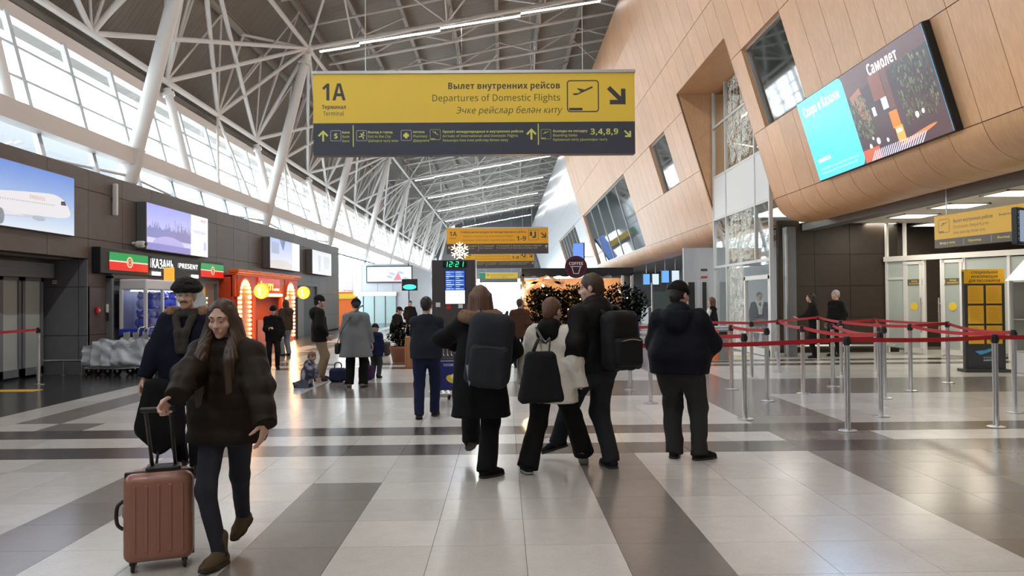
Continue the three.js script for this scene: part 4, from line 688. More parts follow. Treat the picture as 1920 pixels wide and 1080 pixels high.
  const gd = thing('glass_doors', 'row of pale green glass doors in the far grey block', 'door', [-9.2, 0, -55.85], 0); part(gd, 'header', box(3.2, 0.3, 0.1, 0, 2.1, 0), M.white); for (let i = 0; i < 4; i++) { part(gd, 'door_leaf', box(0.72, 1.95, 0.04, -1.15 + i * 0.78, 0.98, 0), std(lin(0.35, 0.5, 0.52), 0.15)); part(gd, 'door_stile', box(0.05, 1.95, 0.06, -1.54 + i * 0.78, 0.98, 0.01), M.charcoal); }
  const gs = thing('exit_sign', 'small green glowing sign hung beside the far grey block', 'sign', [-5.6, 2.2, -47], 0); part(gs, 'case', rbox(0.95, 0.7, 0.1, 0.03, 0, 0.35, 0), M.black); part(gs, 'lit_panel', (() => { const g = new THREE.SphereGeometry(0.22, 14, 10); g.scale(1.8, 0.7, 0.15); g.translate(0, 0.22, 0.06); return g; })(), lamp(lin(0.05, 0.9, 0.6), 1.6)); part(gs, 'cable', bar([0, 0.7, 0], [0, deckY(-5.6) - 2.18, 0], 0.008, 6), M.steel);
}

// ================================================================ MIDDLE: TOTEM, TREE, COFFEE STAND, PLANTS
function leafCloud(n, shape, size, seed, spread = 1) {       // n pointed leaves, shape() gives [x, y, z]
  reseed(seed); const pos = [], nor = [];
  for (let i = 0; i < n; i++) {
    const [x, y, z] = shape(), a = rnd() * 6.283, b = rr(-0.6, 0.9), s = size * rr(0.6, 1.3), d = V(Math.cos(a) * Math.cos(b), Math.sin(b) * spread, Math.sin(a) * Math.cos(b)), q = V(-Math.sin(a), 0.3 * rr(-1, 1), Math.cos(a)).normalize(), up = d.clone().cross(q).normalize();
    const P = [[0, 0], [0.35, 0.5], [1, 0], [0.35, -0.5]].map(([u, v]) => V(x, y, z).addScaledVector(d, u * s * 2).addScaledVector(q, v * s * 0.8).addScaledVector(up, u === 0.35 ? -0.08 * s : 0));
    for (const k of [0, 1, 2, 0, 2, 3]) { pos.push(P[k].x, P[k].y, P[k].z); nor.push(up.x, up.y, up.z); }
  }
  const g = new THREE.BufferGeometry(); g.setAttribute('position', new THREE.Float32BufferAttribute(pos, 3)); g.setAttribute('normal', new THREE.Float32BufferAttribute(nor, 3)); return g;
}
const ball = (r, h = r) => () => { const a = rnd() * 6.283, u = rr(-1, 1), q = Math.sqrt(1 - u * u), k = Math.cbrt(rnd()); return [r * k * q * Math.cos(a), h * k * u, r * k * q * Math.sin(a)]; };
{
  const D = 18, p = atDepth(852, 560, D), t = thing('information_totem', 'dark information totem with green clock and flight screen', 'totem', [p.x, 0, -D]);
  part(t, 'body', rbox(1.0, 2.5, 0.4, 0.015, 0, 1.27, 0), std(lin(0.055, 0.045, 0.046), 0.5)); part(t, 'plinth', box(1.04, 0.06, 0.44, 0, 0.03, 0), M.black);
  const clock = canvasTex(512, 140, (c) => { c.fillStyle = '#020504'; c.fillRect(0, 0, 512, 140); c.save(); c.transform(1, 0, -0.12, 1, 14, 0); c.strokeStyle = '#3dffa8'; c.lineCap = 'round'; c.lineWidth = 13; const seg = (x, on) => { const w = 52, y = [20, 70, 120]; const L = { a: [x, y[0], x + w, y[0]], b: [x + w, y[0], x + w, y[1]], c: [x + w, y[1], x + w, y[2]], d: [x, y[2], x + w, y[2]], e: [x, y[1], x, y[2]], f: [x, y[0], x, y[1]], g: [x, y[1], x + w, y[1]] }; for (const k of on) { const [a, b, cc, d] = L[k]; c.beginPath(); c.moveTo(a, b); c.lineTo(cc, d); c.stroke(); } }; seg(40, 'bc'); seg(140, 'abged'); seg(270, 'abged'); seg(370, 'bc'); c.fillStyle = '#3dffa8'; c.fillRect(222, 45, 12, 12); c.fillRect(222, 88, 12, 12); c.restore(); });
  part(t, 'clock_display', box(0.56, 0.15, 0.015, 0.03, 2.42, 0.205), glow(clock, 1.4));
  const board = canvasTex(256, 400, (c) => { c.fillStyle = '#1f3f9a'; c.fillRect(0, 0, 256, 240); reseed(4); for (let i = 0; i < 9; i++) { c.fillStyle = ['#6f95e6', '#3b62c2', '#90b2f2', '#20337a'][i % 4]; c.fillRect(8, 14 + i * 25, 110, 15); c.fillRect(132, 14 + i * 25, 112, 15); c.fillStyle = '#dfe9ff'; c.fillRect(14, 18 + i * 25, 30 + 50 * rnd(), 5); c.fillRect(138, 18 + i * 25, 30 + 60 * rnd(), 5); } c.fillStyle = '#f4f7fb'; c.fillRect(0, 240, 256, 160); c.fillStyle = '#c9d4e4'; for (const x of [60, 120, 180]) { c.beginPath(); c.arc(x, 300, 16, 0, 7); c.fill(); } });
  const s = part(t, 'flight_screen', box(0.44, 0.76, 0.015, 0.03, 1.9, 0.205), glow(board, 1.1)); part(s, 'screen_frame', rbox(0.48, 0.8, 0.012, 0.005, 0.03, 1.9, 0.2), M.black); areaLight(lin(0.8, 0.88, 1), 2, 0.4, 0.7, [p.x + 0.03, 1.9, -D + 0.3], [p.x, 1.5, 0]);
  for (const [x, y, m] of [[-0.36, 1.5, M.white], [-0.12, 1.45, M.red], [0.15, 1.47, M.white], [0.38, 1.5, M.orange]]) part(t, 'sticker', rbox(0.1, 0.1, 0.006, 0.002, x, y, 0.203), m);
  part(t, 'side_trim', box(0.02, 2.5, 0.42, 0.5, 1.27, 0), M.alu);
}
{
  const D = 29, p = atDepth(862, 480, D), t = thing('decorated_tree', 'tall dark fir tree with a glowing snowflake top behind the totem', 'tree', [p.x, 0, -D]);
  part(t, 'trunk', bar([0, 0, 0], [0, 3.0, 0], 0.08, 10, 0.02), M.soil); reseed(8);
  const f = part(t, 'needles', leafCloud(2600, () => { const h = Math.pow(rnd(), 1.5), r = (1 - h) * 0.95 * Math.sqrt(rnd()) + 0.03, a = rnd() * 6.283; return [r * Math.cos(a), 0.35 + h * 2.75, r * Math.sin(a)]; }, 0.09, 22, 0.5), std(lin(0.015, 0.03, 0.015), 0.8, 0, { side: THREE.DoubleSide })); f.userData.kind = 'stuff';
  const fl = lamp(lin(1, 0.74, 0.48), 1.8), top = part(t, 'snowflake_light', merge([0, 1, 2, 3, 4, 5].flatMap((k) => { const a = k * Math.PI / 3 + Math.PI / 2, d = [Math.cos(a), Math.sin(a)], o = (u, v) => [d[0] * u - d[1] * v, 3.42 + d[1] * u + d[0] * v, 0]; return [bar(o(0, 0), o(0.34, 0), 0.022, 8), bar(o(0.2, 0), o(0.3, 0.12), 0.018, 8), bar(o(0.2, 0), o(0.3, -0.12), 0.018, 8), bar(o(0.1, 0), o(0.17, 0.09), 0.018, 8), bar(o(0.1, 0), o(0.17, -0.09), 0.018, 8)]; })), fl); void top;
  const l = new THREE.PointLight(lin(1, 0.8, 0.55), 3); l.position.set(p.x, 3.42, -D + 0.15); l.castShadow = true; scene.add(l);
  part(t, 'stand', bar([0, 0, 0], [0, 0.25, 0], 0.4, 20, 0.25), M.red);
}
function pottedPlant(name, label, px, py, potR, potH, n, size, shape, yTop, flower) {
  const p = onFloor(px, py), t = thing(name, label, 'plant', [p.x, 0, p.z]);
  const pot = part(t, 'pot', new THREE.LatheGeometry([[0, 0], [potR * 0.72, 0], [potR * 0.95, potH * 0.8], [potR, potH * 0.82], [potR, potH], [potR * 0.9, potH], [potR * 0.88, potH * 0.9], [0, potH * 0.9]].map((q) => new THREE.Vector2(...q)), 28), M.terracotta); void pot;
  part(t, 'soil', bar([0, potH * 0.85, 0], [0, potH * 0.92, 0], potR * 0.88, 20), M.soil);
  const stems = []; reseed(n); for (let i = 0; i < 6; i++) { const a = i * 1.05; stems.push(bar([0.05 * Math.cos(a), potH * 0.9, 0.05 * Math.sin(a)], [potR * 0.5 * Math.cos(a), yTop * 0.8 + potH * 0.2, potR * 0.5 * Math.sin(a)], 0.014, 6)); } part(t, 'stem', merge(stems), M.soil);
  const g = leafCloud(n, shape, size, n + 3); g.translate(0, (yTop + potH) / 2, 0); const f = part(t, 'foliage', g, M.leaf); f.userData.kind = 'stuff';
  if (flower) { const fg = leafCloud(40, shape, size * 0.5, n + 9); fg.translate(0, (yTop + potH) / 2 + 0.1, 0); const q = part(t, 'blossom', fg, M.white); q.userData.kind = 'stuff'; }
  return t;
}
pottedPlant('potted_plant', 'leafy potted plant with white blossoms in a round terracotta pot', 752, 679, 0.3, 0.42, 520, 0.07, ball(0.36, 0.3), 0.95, true);
{ const t = thing('wooden_planter', 'plain wooden planter box beside the round terracotta pot', 'planter', [atDepth(769, 640, 19.2).x, 0, -19.2]); for (const s of [-1, 1]) { part(t, 'side_board', rbox(0.04, 0.72, 0.5, 0.01, s * 0.08, 0.36, 0), M.woodDark); part(t, 'front_board', rbox(0.12, 0.72, 0.04, 0.01, 0, 0.36, s * 0.23), M.woodDark); } part(t, 'soil', box(0.12, 0.04, 0.44, 0, 0.66, 0), M.soil); }
// coffee stand
{
  const D = 21, a = atDepth(978, 560, D).x, b = atDepth(1188, 560, D).x, W = b - a, cx = (a + b) / 2, t = thing('coffee_stand', 'coffee stand with black scalloped canopy and warm lit wooden back', 'kiosk', [cx, 0, -D - 0.8]);
  for (const s of [-1, 1]) for (const z of [0.8, -0.8]) part(t, 'post', box(0.07, 2.36, 0.07, s * (W / 2 - 0.04), 1.18, z), s > 0 ? M.alu : M.black);
  part(t, 'canopy_beam', merge([box(W, 0.16, 0.09, 0, 2.36, 0.8), box(W, 0.16, 0.09, 0, 2.36, -0.8), box(0.09, 0.16, 1.6, -W / 2 + 0.05, 2.36, 0), box(0.09, 0.16, 1.6, W / 2 - 0.05, 2.36, 0)]), M.black);
  for (let i = 0; i < 9; i++) { const g = new THREE.CylinderGeometry(W / 18, W / 18, 0.03, 16, 1, false, 0, Math.PI); g.rotateX(Math.PI / 2); g.rotateZ(-Math.PI / 2); g.scale(1, 0.45, 1); g.translate(-W / 2 + W / 18 + i * W / 9, 2.28, 0.82); part(t, 'scallop', g, M.black); }
  part(t, 'counter', rbox(W - 0.5, 1.05, 0.5, 0.03, 0, 0.53, 0.5), M.woodDark); part(t, 'worktop', rbox(W - 0.4, 0.05, 0.6, 0.02, 0, 1.08, 0.5), M.charcoal);
  const back = part(t, 'back_wall', box(W - 0.2, 1.3, 0.06, 0, 1.55, -0.75), M.wood); for (const y of [1.45, 1.85]) part(back, 'shelf', box(W - 0.4, 0.03, 0.26, 0, y, -0.58), M.woodDark);
  part(t, 'wooden_bracket', merge([beamBox([-W / 2 + 0.1, 1.9, 0.75], [-W / 2 + 0.7, 2.26, 0.75], 0.1, 0.08), beamBox([-W / 2 + 1.1, 1.95, 0.75], [-W / 2 + 0.75, 2.24, 0.75], 0.1, 0.08), box(1.2, 0.07, 0.1, -W / 2 + 0.55, 2.05, 0.75)]), M.wood);
  const warm = lamp(lin(1, 0.66, 0.32), 14);
  for (const [x, y, z, r] of [[-W / 2 - 0.02, 1.78, 0.9, 0.085], [-0.9, 1.98, 0.3, 0.04], [-0.45, 1.72, 0.3, 0.04], [0.2, 1.9, 0.3, 0.04], [0.75, 1.95, 0.3, 0.04], [1.2, 1.8, 0.3, 0.04]]) {
    const bb = part(t, 'lamp_bulb', new THREE.SphereGeometry(r, 14, 10), warm); bb.position.set(x, y, z); part(bb, 'cord', bar([0, r, 0], [0, 2.36 - y, 0], 0.006, 6), M.black);
    const l = new THREE.PointLight(lin(1, 0.66, 0.34), r > 0.05 ? 10 : 0.8); l.position.set(cx + x, y, -D - 0.8 + z); l.castShadow = true; scene.add(l);
  }
  const names = ['brown glass syrup bottle on the coffee stand shelf', 'white paper cup on the coffee stand shelf', 'pale paper bag on the coffee stand shelf']; reseed(41);
  for (let i = 0; i < 12; i++) { const k = i % 3, x = cx - W / 2 + 0.4 + i * (W - 0.8) / 11, o = thing(['syrup_bottle', 'paper_cup', 'paper_bag'][k], names[k], ['bottle', 'cup', 'bag'][k], [x, 1.465, -D - 1.36], 0, 'goods on the coffee stand shelf'); if (k === 0) { part(o, 'body', new THREE.LatheGeometry([[0, 0], [0.04, 0], [0.04, 0.16], [0.015, 0.2], [0.015, 0.25], [0, 0.25]].map((q) => new THREE.Vector2(...q)), 14), std(lin(0.2, 0.06, 0.02), 0.15)); part(o, 'cap', bar([0, 0.25, 0], [0, 0.27, 0], 0.017, 10), M.black); } else if (k === 1) { part(o, 'body', bar([0, 0, 0], [0, 0.12, 0], 0.03, 14, 0.042), M.white); part(o, 'lid', bar([0, 0.12, 0], [0, 0.135, 0], 0.045, 14), M.black); } else { part(o, 'body', rbox(0.13, 0.24, 0.09, 0.02, 0, 0.12, 0), std(lin(0.5, 0.38, 0.24), 0.8)); part(o, 'folded_top', box(0.12, 0.03, 0.03, 0, 0.25, 0), std(lin(0.5, 0.38, 0.24), 0.8)); } }
  const cs = canvasTex(256, 256, (c) => { c.fillStyle = '#3a0f1a'; c.fillRect(0, 0, 256, 256); c.strokeStyle = '#5e1a2a'; c.lineWidth = 14; c.beginPath(); c.arc(128, 128, 112, 0, 7); c.stroke(); c.fillStyle = '#f1e9ea'; fit(c, 'COFFEE', 128, 104, 170, F(50, 1), 'center'); c.fillRect(60, 118, 136, 8); c.strokeStyle = '#e9dfe0'; c.lineWidth = 9; c.beginPath(); c.moveTo(78, 128); c.lineTo(100, 205); c.lineTo(156, 205); c.lineTo(178, 128); c.stroke(); });
  const q = atDepth(1080, 507, D - 0.1), sg = thing('coffee_sign', 'round maroon sign reading COFFEE above the black canopy', 'sign', [q.x, 2.44, -D + 0.1]); const g = new THREE.CylinderGeometry(0.3, 0.3, 0.06, 40); g.rotateX(Math.PI / 2); const uv = g.attributes.uv; void uv; g.translate(0, 0.02, 0); const rim = std(lin(0.06, 0.01, 0.02), 0.4); const disc = new THREE.CircleGeometry(0.29, 40); disc.translate(0, 0.02, 0.034); part(sg, 'disc', g, rim); part(sg, 'print', disc, std(0xffffff, 0.4, 0, { map: cs })); part(sg, 'bracket', bar([0, -0.1, -0.05], [0, 0.0, -0.05], 0.03, 8), M.black);
  for (const [px, label, r, seed] of [[1022, 'bushy potted ficus with fairy lights at the lamp end of the coffee stand', 0.42, 1], [1080, 'bushy potted ficus under the round coffee sign', 0.5, 2], [1165, 'bushy potted ficus at the silver post of the coffee stand', 0.55, 3]]) {
    const pp = atDepth(px, 600, 19.6), tr = thing('potted_ficus', label, 'plant', [pp.x, 0, -19.6 + 0.1 * seed]);
    part(tr, 'planter', rbox(0.5, 0.55, 0.5, 0.03, 0, 0.275, 0), M.charcoal); part(tr, 'trunk', tube([[0, 0.5, 0], [0.04, 0.9, 0.02], [-0.03, 1.3, 0]], 0.035, 12, 8), M.soil);
    const lf = leafCloud(2600, ball(r * 1.15, 0.55), 0.06, seed * 11); lf.translate(0, 1.42, 0); const f = part(tr, 'foliage', lf, M.leaf); f.userData.kind = 'stuff'; reseed(seed * 5 + 1);
    for (let i = 0; i < 5; i++) { const [x, y, z] = ball(r, 0.4)(); const bb = part(tr, 'fairy_light', new THREE.SphereGeometry(0.016, 8, 6), lamp(lin(1, 0.8, 0.5), 3)); bb.position.set(x, 1.45 + y, Math.abs(z) + 0.1); }
  }
}

// ================================================================ RIGHT: GLASS ENTRANCE, CHECKPOINT, CHECK-IN
const orn = canvasTex(512, 1024, (c, w, h) => {
  c.fillStyle = '#000'; c.fillRect(0, 0, w, h); c.strokeStyle = '#fff'; c.lineCap = 'round'; reseed(15);
  const leafCurve = (x, y, s, a) => { c.save(); c.translate(x, y); c.rotate(a); c.beginPath(); c.moveTo(0, 0); c.bezierCurveTo(s * 0.5, -s * 0.2, s * 0.6, -s * 0.8, s * 0.1, -s); c.bezierCurveTo(-s * 0.2, -s * 0.7, -s * 0.1, -s * 0.3, 0, 0); c.stroke(); c.beginPath(); c.arc(s * 0.12, -s * 0.62, s * 0.16, 0, 5); c.stroke(); c.restore(); };
  for (let i = 0; i < 330; i++) { c.lineWidth = 2 + 4 * rnd(); leafCurve(30 + 450 * rnd(), h * rnd(), 35 + 75 * rnd(), rr(-1.2, 1.2)); }
  for (let i = 0; i < 6; i++) { c.lineWidth = 7; c.beginPath(); c.moveTo(250, h); c.bezierCurveTo(120 + 60 * i, 700, 40 + 90 * i, 400, 100 + 60 * i, 60); c.stroke(); }
});
const etched = new THREE.MeshStandardMaterial({ color: lin(0.62, 0.68, 0.66), roughness: 0.7, alphaMap: orn, transparent: true, side: THREE.DoubleSide });
{
  const gx = 7.15, t = thing('glass_entrance', 'tall glass entrance screen with etched floral ornament in the timber recess', 'glass wall', [gx, 0, (REC[0] + REC[1]) / 2]); t.userData.kind = 'structure';
  const Z = (D) => -D - t.position.z, Ds = [20.7, 21.9, 24.75, 26.2], fr = std(lin(0.55, 0.57, 0.58), 0.4, 0.3);
  for (const D of Ds) part(t, 'mullion', span(-0.05, 0.05, D === 21.9 ? 2.62 : 0, TOPY, Z(D) - 0.04, Z(D) + 0.04), fr);
  for (const y of [0.08, 2.62, 4.22, 5.62, 7.3]) part(t, 'transom', span(-0.04, 0.04, y - 0.04, y + 0.04, Z(20.7), Z(26.2)), fr);
  part(t, 'spandrel', span(-0.03, 0.03, 4.26, 5.58, Z(20.7), Z(26.2)), std(lin(0.62, 0.66, 0.68), 0.3));
  const ys = [[0.12, 2.58], [2.66, 4.18], [5.66, 7.26], [7.34, 8.46]];
  for (let k = 0; k < 3; k++) for (const [y0, y1] of ys) { if (k === 0 && y0 < 1) continue; part(t, 'pane', span(-0.006, 0.006, y0, y1, Z(k === 1 && y0 < 1 ? 22.95 : Ds[k]) - 0.05, Z(Ds[k + 1]) + 0.05), M.glassClear); }
  const od = [[23.05, 24.6, 0.12, 2.58], [22.1, 24.6, 2.66, 4.18], [22.1, 24.6, 5.66, 8.4]];
  for (const [a, b, y0, y1] of od) part(t, 'etched_ornament', quadGeo([[-0.012, y0, Z(b)], [-0.012, y0, Z(a)], [-0.012, y1, Z(a)], [-0.012, y1, Z(b)]]), etched);
  const dr = part(t, 'door_leaf', merge([span(-0.05, 0.05, 0.02, 2.2, Z(20.75), Z(20.87)), span(-0.05, 0.05, 0.02, 2.2, Z(22.83), Z(22.95)), span(-0.05, 0.05, 2.1, 2.22, Z(20.75), Z(22.95)), span(-0.05, 0.05, 0.02, 0.2, Z(20.75), Z(22.95)), span(-0.05, 0.05, 0.62, 0.7, Z(20.75), Z(22.95))]), fr); part(dr, 'door_glass', span(-0.006, 0.006, 0.2, 2.1, Z(20.87), Z(22.83)), M.glassClear); part(t, 'over_door_pane', span(-0.006, 0.006, 2.22, 2.58, Z(20.75), Z(22.95)), M.glassClear);
  struct('wall_entrance_back', merge([span(10.2, 10.4, 0, 8.6, -22.7, -30), span(7.3, 10.3, 8.5, 8.7, -20.5, -26.4), span(7.2, 10.3, 4.2, 4.4, -20.6, -26.3)]), std(lin(0.42, 0.42, 0.41), 0.6), 'grey inner wall and floors behind the glass entrance', 'wall');
  const il = thing('ceiling_light', 'white lamp panel behind the glass entrance', 'ceiling light', [8.6, 4.15, -23.4]); part(il, 'diffuser', box(1.4, 0.03, 2.2, 0, 0, 0), lamp(lin(1, 0.97, 0.9), 3)); part(il, 'rim', box(1.5, 0.02, 2.3, 0, 0.026, 0), M.white); areaLight(lin(1, 0.97, 0.9), 7, 1.4, 2.2, [8.6, 4.1, -23.4], [8.6, 0, -23.4]);
  const il2 = thing('ceiling_light', 'white lamp panel in the upper storey behind the etched glass', 'ceiling light', [8.8, 8.42, -23.4]); part(il2, 'diffuser', box(0.5, 0.03, 3, 0, 0, 0), lamp(lin(1, 0.97, 0.9), 3)); part(il2, 'rim', box(0.6, 0.02, 3.1, 0, 0.026, 0), M.white); areaLight(lin(1, 0.97, 0.9), 6, 0.5, 3, [8.8, 8.37, -23.4], [8.8, 0, -23.4]);
}
// ceiling, beam and brown wall of the checkpoint under the near timber volume
struct('ceiling_checkpoint', span(8.55, 17, 3.72, 3.9, 12, -22.5), M.ceiling, 'cream ceiling with lamp panels under the timber volume', 'ceiling');
struct('trim_beam', merge([span(8.6, 9.0, 3.5, 3.8, 12, -22.3)]), std(lin(0.12, 0.12, 0.125), 0.5), 'dark grey beam along the edge of the checkpoint ceiling', 'beam');
{
  const w = struct('wall_checkpoint', span(7.95, 11.4, 0, 3.8, -22.4, -22.6), M.joint, 'dark brown panelled wall at the back of the checkpoint', 'wall');
  for (let i = 0; i < 3; i++) for (let j = 0; j < 4; j++) part(w, 'panel', span(7.96 + i * 1.02, 8.97 + i * 1.02, 0.1 + j * 0.91, 1.0 + j * 0.91, -22.37, -22.41), M.brownDark);
  struct('wall_checkpoint_side', span(11.0, 17, 0, 3.8, -24.6, -24.8), M.brownDark, 'dark wall behind the glass checkpoint doors', 'wall');
  const c = thing('steel_column', 'square grey column at the end of the glass entrance', 'column', [7.78, 0, -21.1]); c.userData.kind = 'structure'; part(c, 'shaft', rbox(0.26, 3.5, 0.3, 0.02, 0, 1.75, 0), M.grey); part(c, 'corner_guard', box(0.05, 3.3, 0.05, -0.14, 1.65, 0.15), M.alu);
  const sp = (px, py) => { const d = ray(px, py), k = (3.70 - 1.6) / d.y; return camera.position.clone().addScaledVector(d, k); };
  const spots = [[1640, 421], [1712, 405], [1797, 386], [1905, 362], [1752, 421], [1830, 412]];
  spots.forEach(([px, py], i) => {
    const p = sp(px, py), t = thing('ceiling_light', 'square lit lamp panel in the cream checkpoint ceiling', 'ceiling light', [p.x, 3.7, p.z], 0, 'lamp panels of the checkpoint ceiling');
    part(t, 'diffuser', box(0.85, 0.02, 0.85, 0, 0, 0), lamp(lin(1, 0.93, 0.78), 5)); part(t, 'rim', merge([box(0.95, 0.03, 0.05, 0, 0.0, 0.45), box(0.95, 0.03, 0.05, 0, 0, -0.45), box(0.05, 0.03, 0.95, 0.45, 0, 0), box(0.05, 0.03, 0.95, -0.45, 0, 0)]), M.white);
    areaLight(lin(1, 0.90, 0.72), 12, 0.85, 0.85, [p.x, 3.67, p.z], [p.x, 0, p.z]);
  });
  for (let k = 0; k < 2; k++) { const z = -9.5 + k * 4; const t = thing('ceiling_light', 'square lit lamp panel in the cream checkpoint ceiling', 'ceiling light', [10.5, 3.7, z], 0, 'lamp panels of the checkpoint ceiling'); part(t, 'diffuser', box(0.85, 0.02, 0.85, 0, 0, 0), lamp(lin(1, 0.93, 0.78), 5)); part(t, 'rim', box(0.95, 0.012, 0.95, 0, 0.014, 0), M.white); areaLight(lin(1, 0.90, 0.72), 12, 0.85, 0.85, [10.5, 3.67, z], [10.5, 0, z]); }
}
{ // glass checkpoint partition, running from A towards the viewer
  const A = V(10.98, 0, -22.3), B = V(13.2, 0, -18.2), L = A.distanceTo(B), t = thing('glass_partition', 'aluminium framed frosted glass partition with open door', 'partition', A, Math.atan2(-(B.z - A.z), B.x - A.x)), S = (px) => { const u = (px - 943) / FOCAL, d = B.clone().sub(A); return (u * -A.z - A.x) / (d.x + u * d.z) * L; };
  t.userData.kind = 'structure';
  const top = 2.66, fr = M.white, post = (s, h, w = 0.07) => part(t, 'post', box(w, h, 0.08, s, h / 2, 0), fr);
  const s0 = S(1666), s1 = S(1702), s2 = S(1738), s3 = S(1772), s4 = S(1815), s5 = S(1900), s6 = S(1960);
  post(s0 + 0.03, 3.7); post(s1, 3.7); post(s2, top); post(s3, top); post(s4, top); post(s5, top);
  part(t, 'header', box(L, 0.14, 0.16, L / 2, top, 0), fr); part(t, 'mid_rail', box(s1 - s0, 0.06, 0.07, (s0 + s1) / 2, 2.1, 0), fr);
  const gl = (a, b, y0, y1) => part(t, 'frosted_pane', box(b - a - 0.07, y1 - y0, 0.015, (a + b) / 2, (y0 + y1) / 2, 0), M.glassFrost);
  gl(s0, s1, 0.15, 2.07); gl(s0, s1, 2.13, top - 0.07); gl(s3, s4, 0.2, top - 0.1); gl(s4, s5, 0.15, top - 0.1); gl(s5, s6, 0.15, top - 0.1);
  for (const [a, b, hx] of [[s1, s2, s2], [s3, s4, s3]]) {
    const d = part(t, 'door_frame', merge([box(0.07, top - 0.2, 0.07, a + 0.07, top / 2, 0.03), box(0.07, top - 0.2, 0.07, b - 0.07, top / 2, 0.03), box(b - a, 0.08, 0.07, (a + b) / 2, top - 0.14, 0.03), box(b - a, 0.14, 0.07, (a + b) / 2, 0.1, 0.03)]), fr);
    part(d, 'door_glass', box(b - a - 0.2, top - 0.35, 0.015, (a + b) / 2, top / 2, 0.03), M.glassFrost); part(d, 'yellow_dot', (() => { const g = new THREE.CylinderGeometry(0.11, 0.11, 0.006, 24); g.rotateX(Math.PI / 2); g.translate((a + b) / 2, 1.32, 0.045); return g; })(), M.yellow);
    part(d, 'pull_handle', merge([bar([hx - 0.02, 0.6, 0.14], [hx - 0.02, 1.55, 0.14], 0.018, 10), bar([hx - 0.02, 0.75, 0.03], [hx - 0.02, 0.75, 0.14], 0.012, 8), bar([hx - 0.02, 1.4, 0.03], [hx - 0.02, 1.4, 0.14], 0.012, 8)]), M.chrome);
    const pr = canvasTex(256, 96, (c) => { c.fillStyle = '#5a5a52'; c.fillRect(0, 0, 256, 96); c.fillStyle = '#e8c63a'; fit(c, 'ВХОД', 140, 42, 90, F(34, 1), 'center'); fit(c, 'ENTRANCE', 140, 80, 160, F(30, 1), 'center'); c.fillRect(20, 22, 12, 50); }); part(d, 'door_plate', box(0.5, 0.17, 0.01, (a + b) / 2, 1.98, 0.05), std(0xffffff, 0.5, 0, { map: pr }));
  }
}
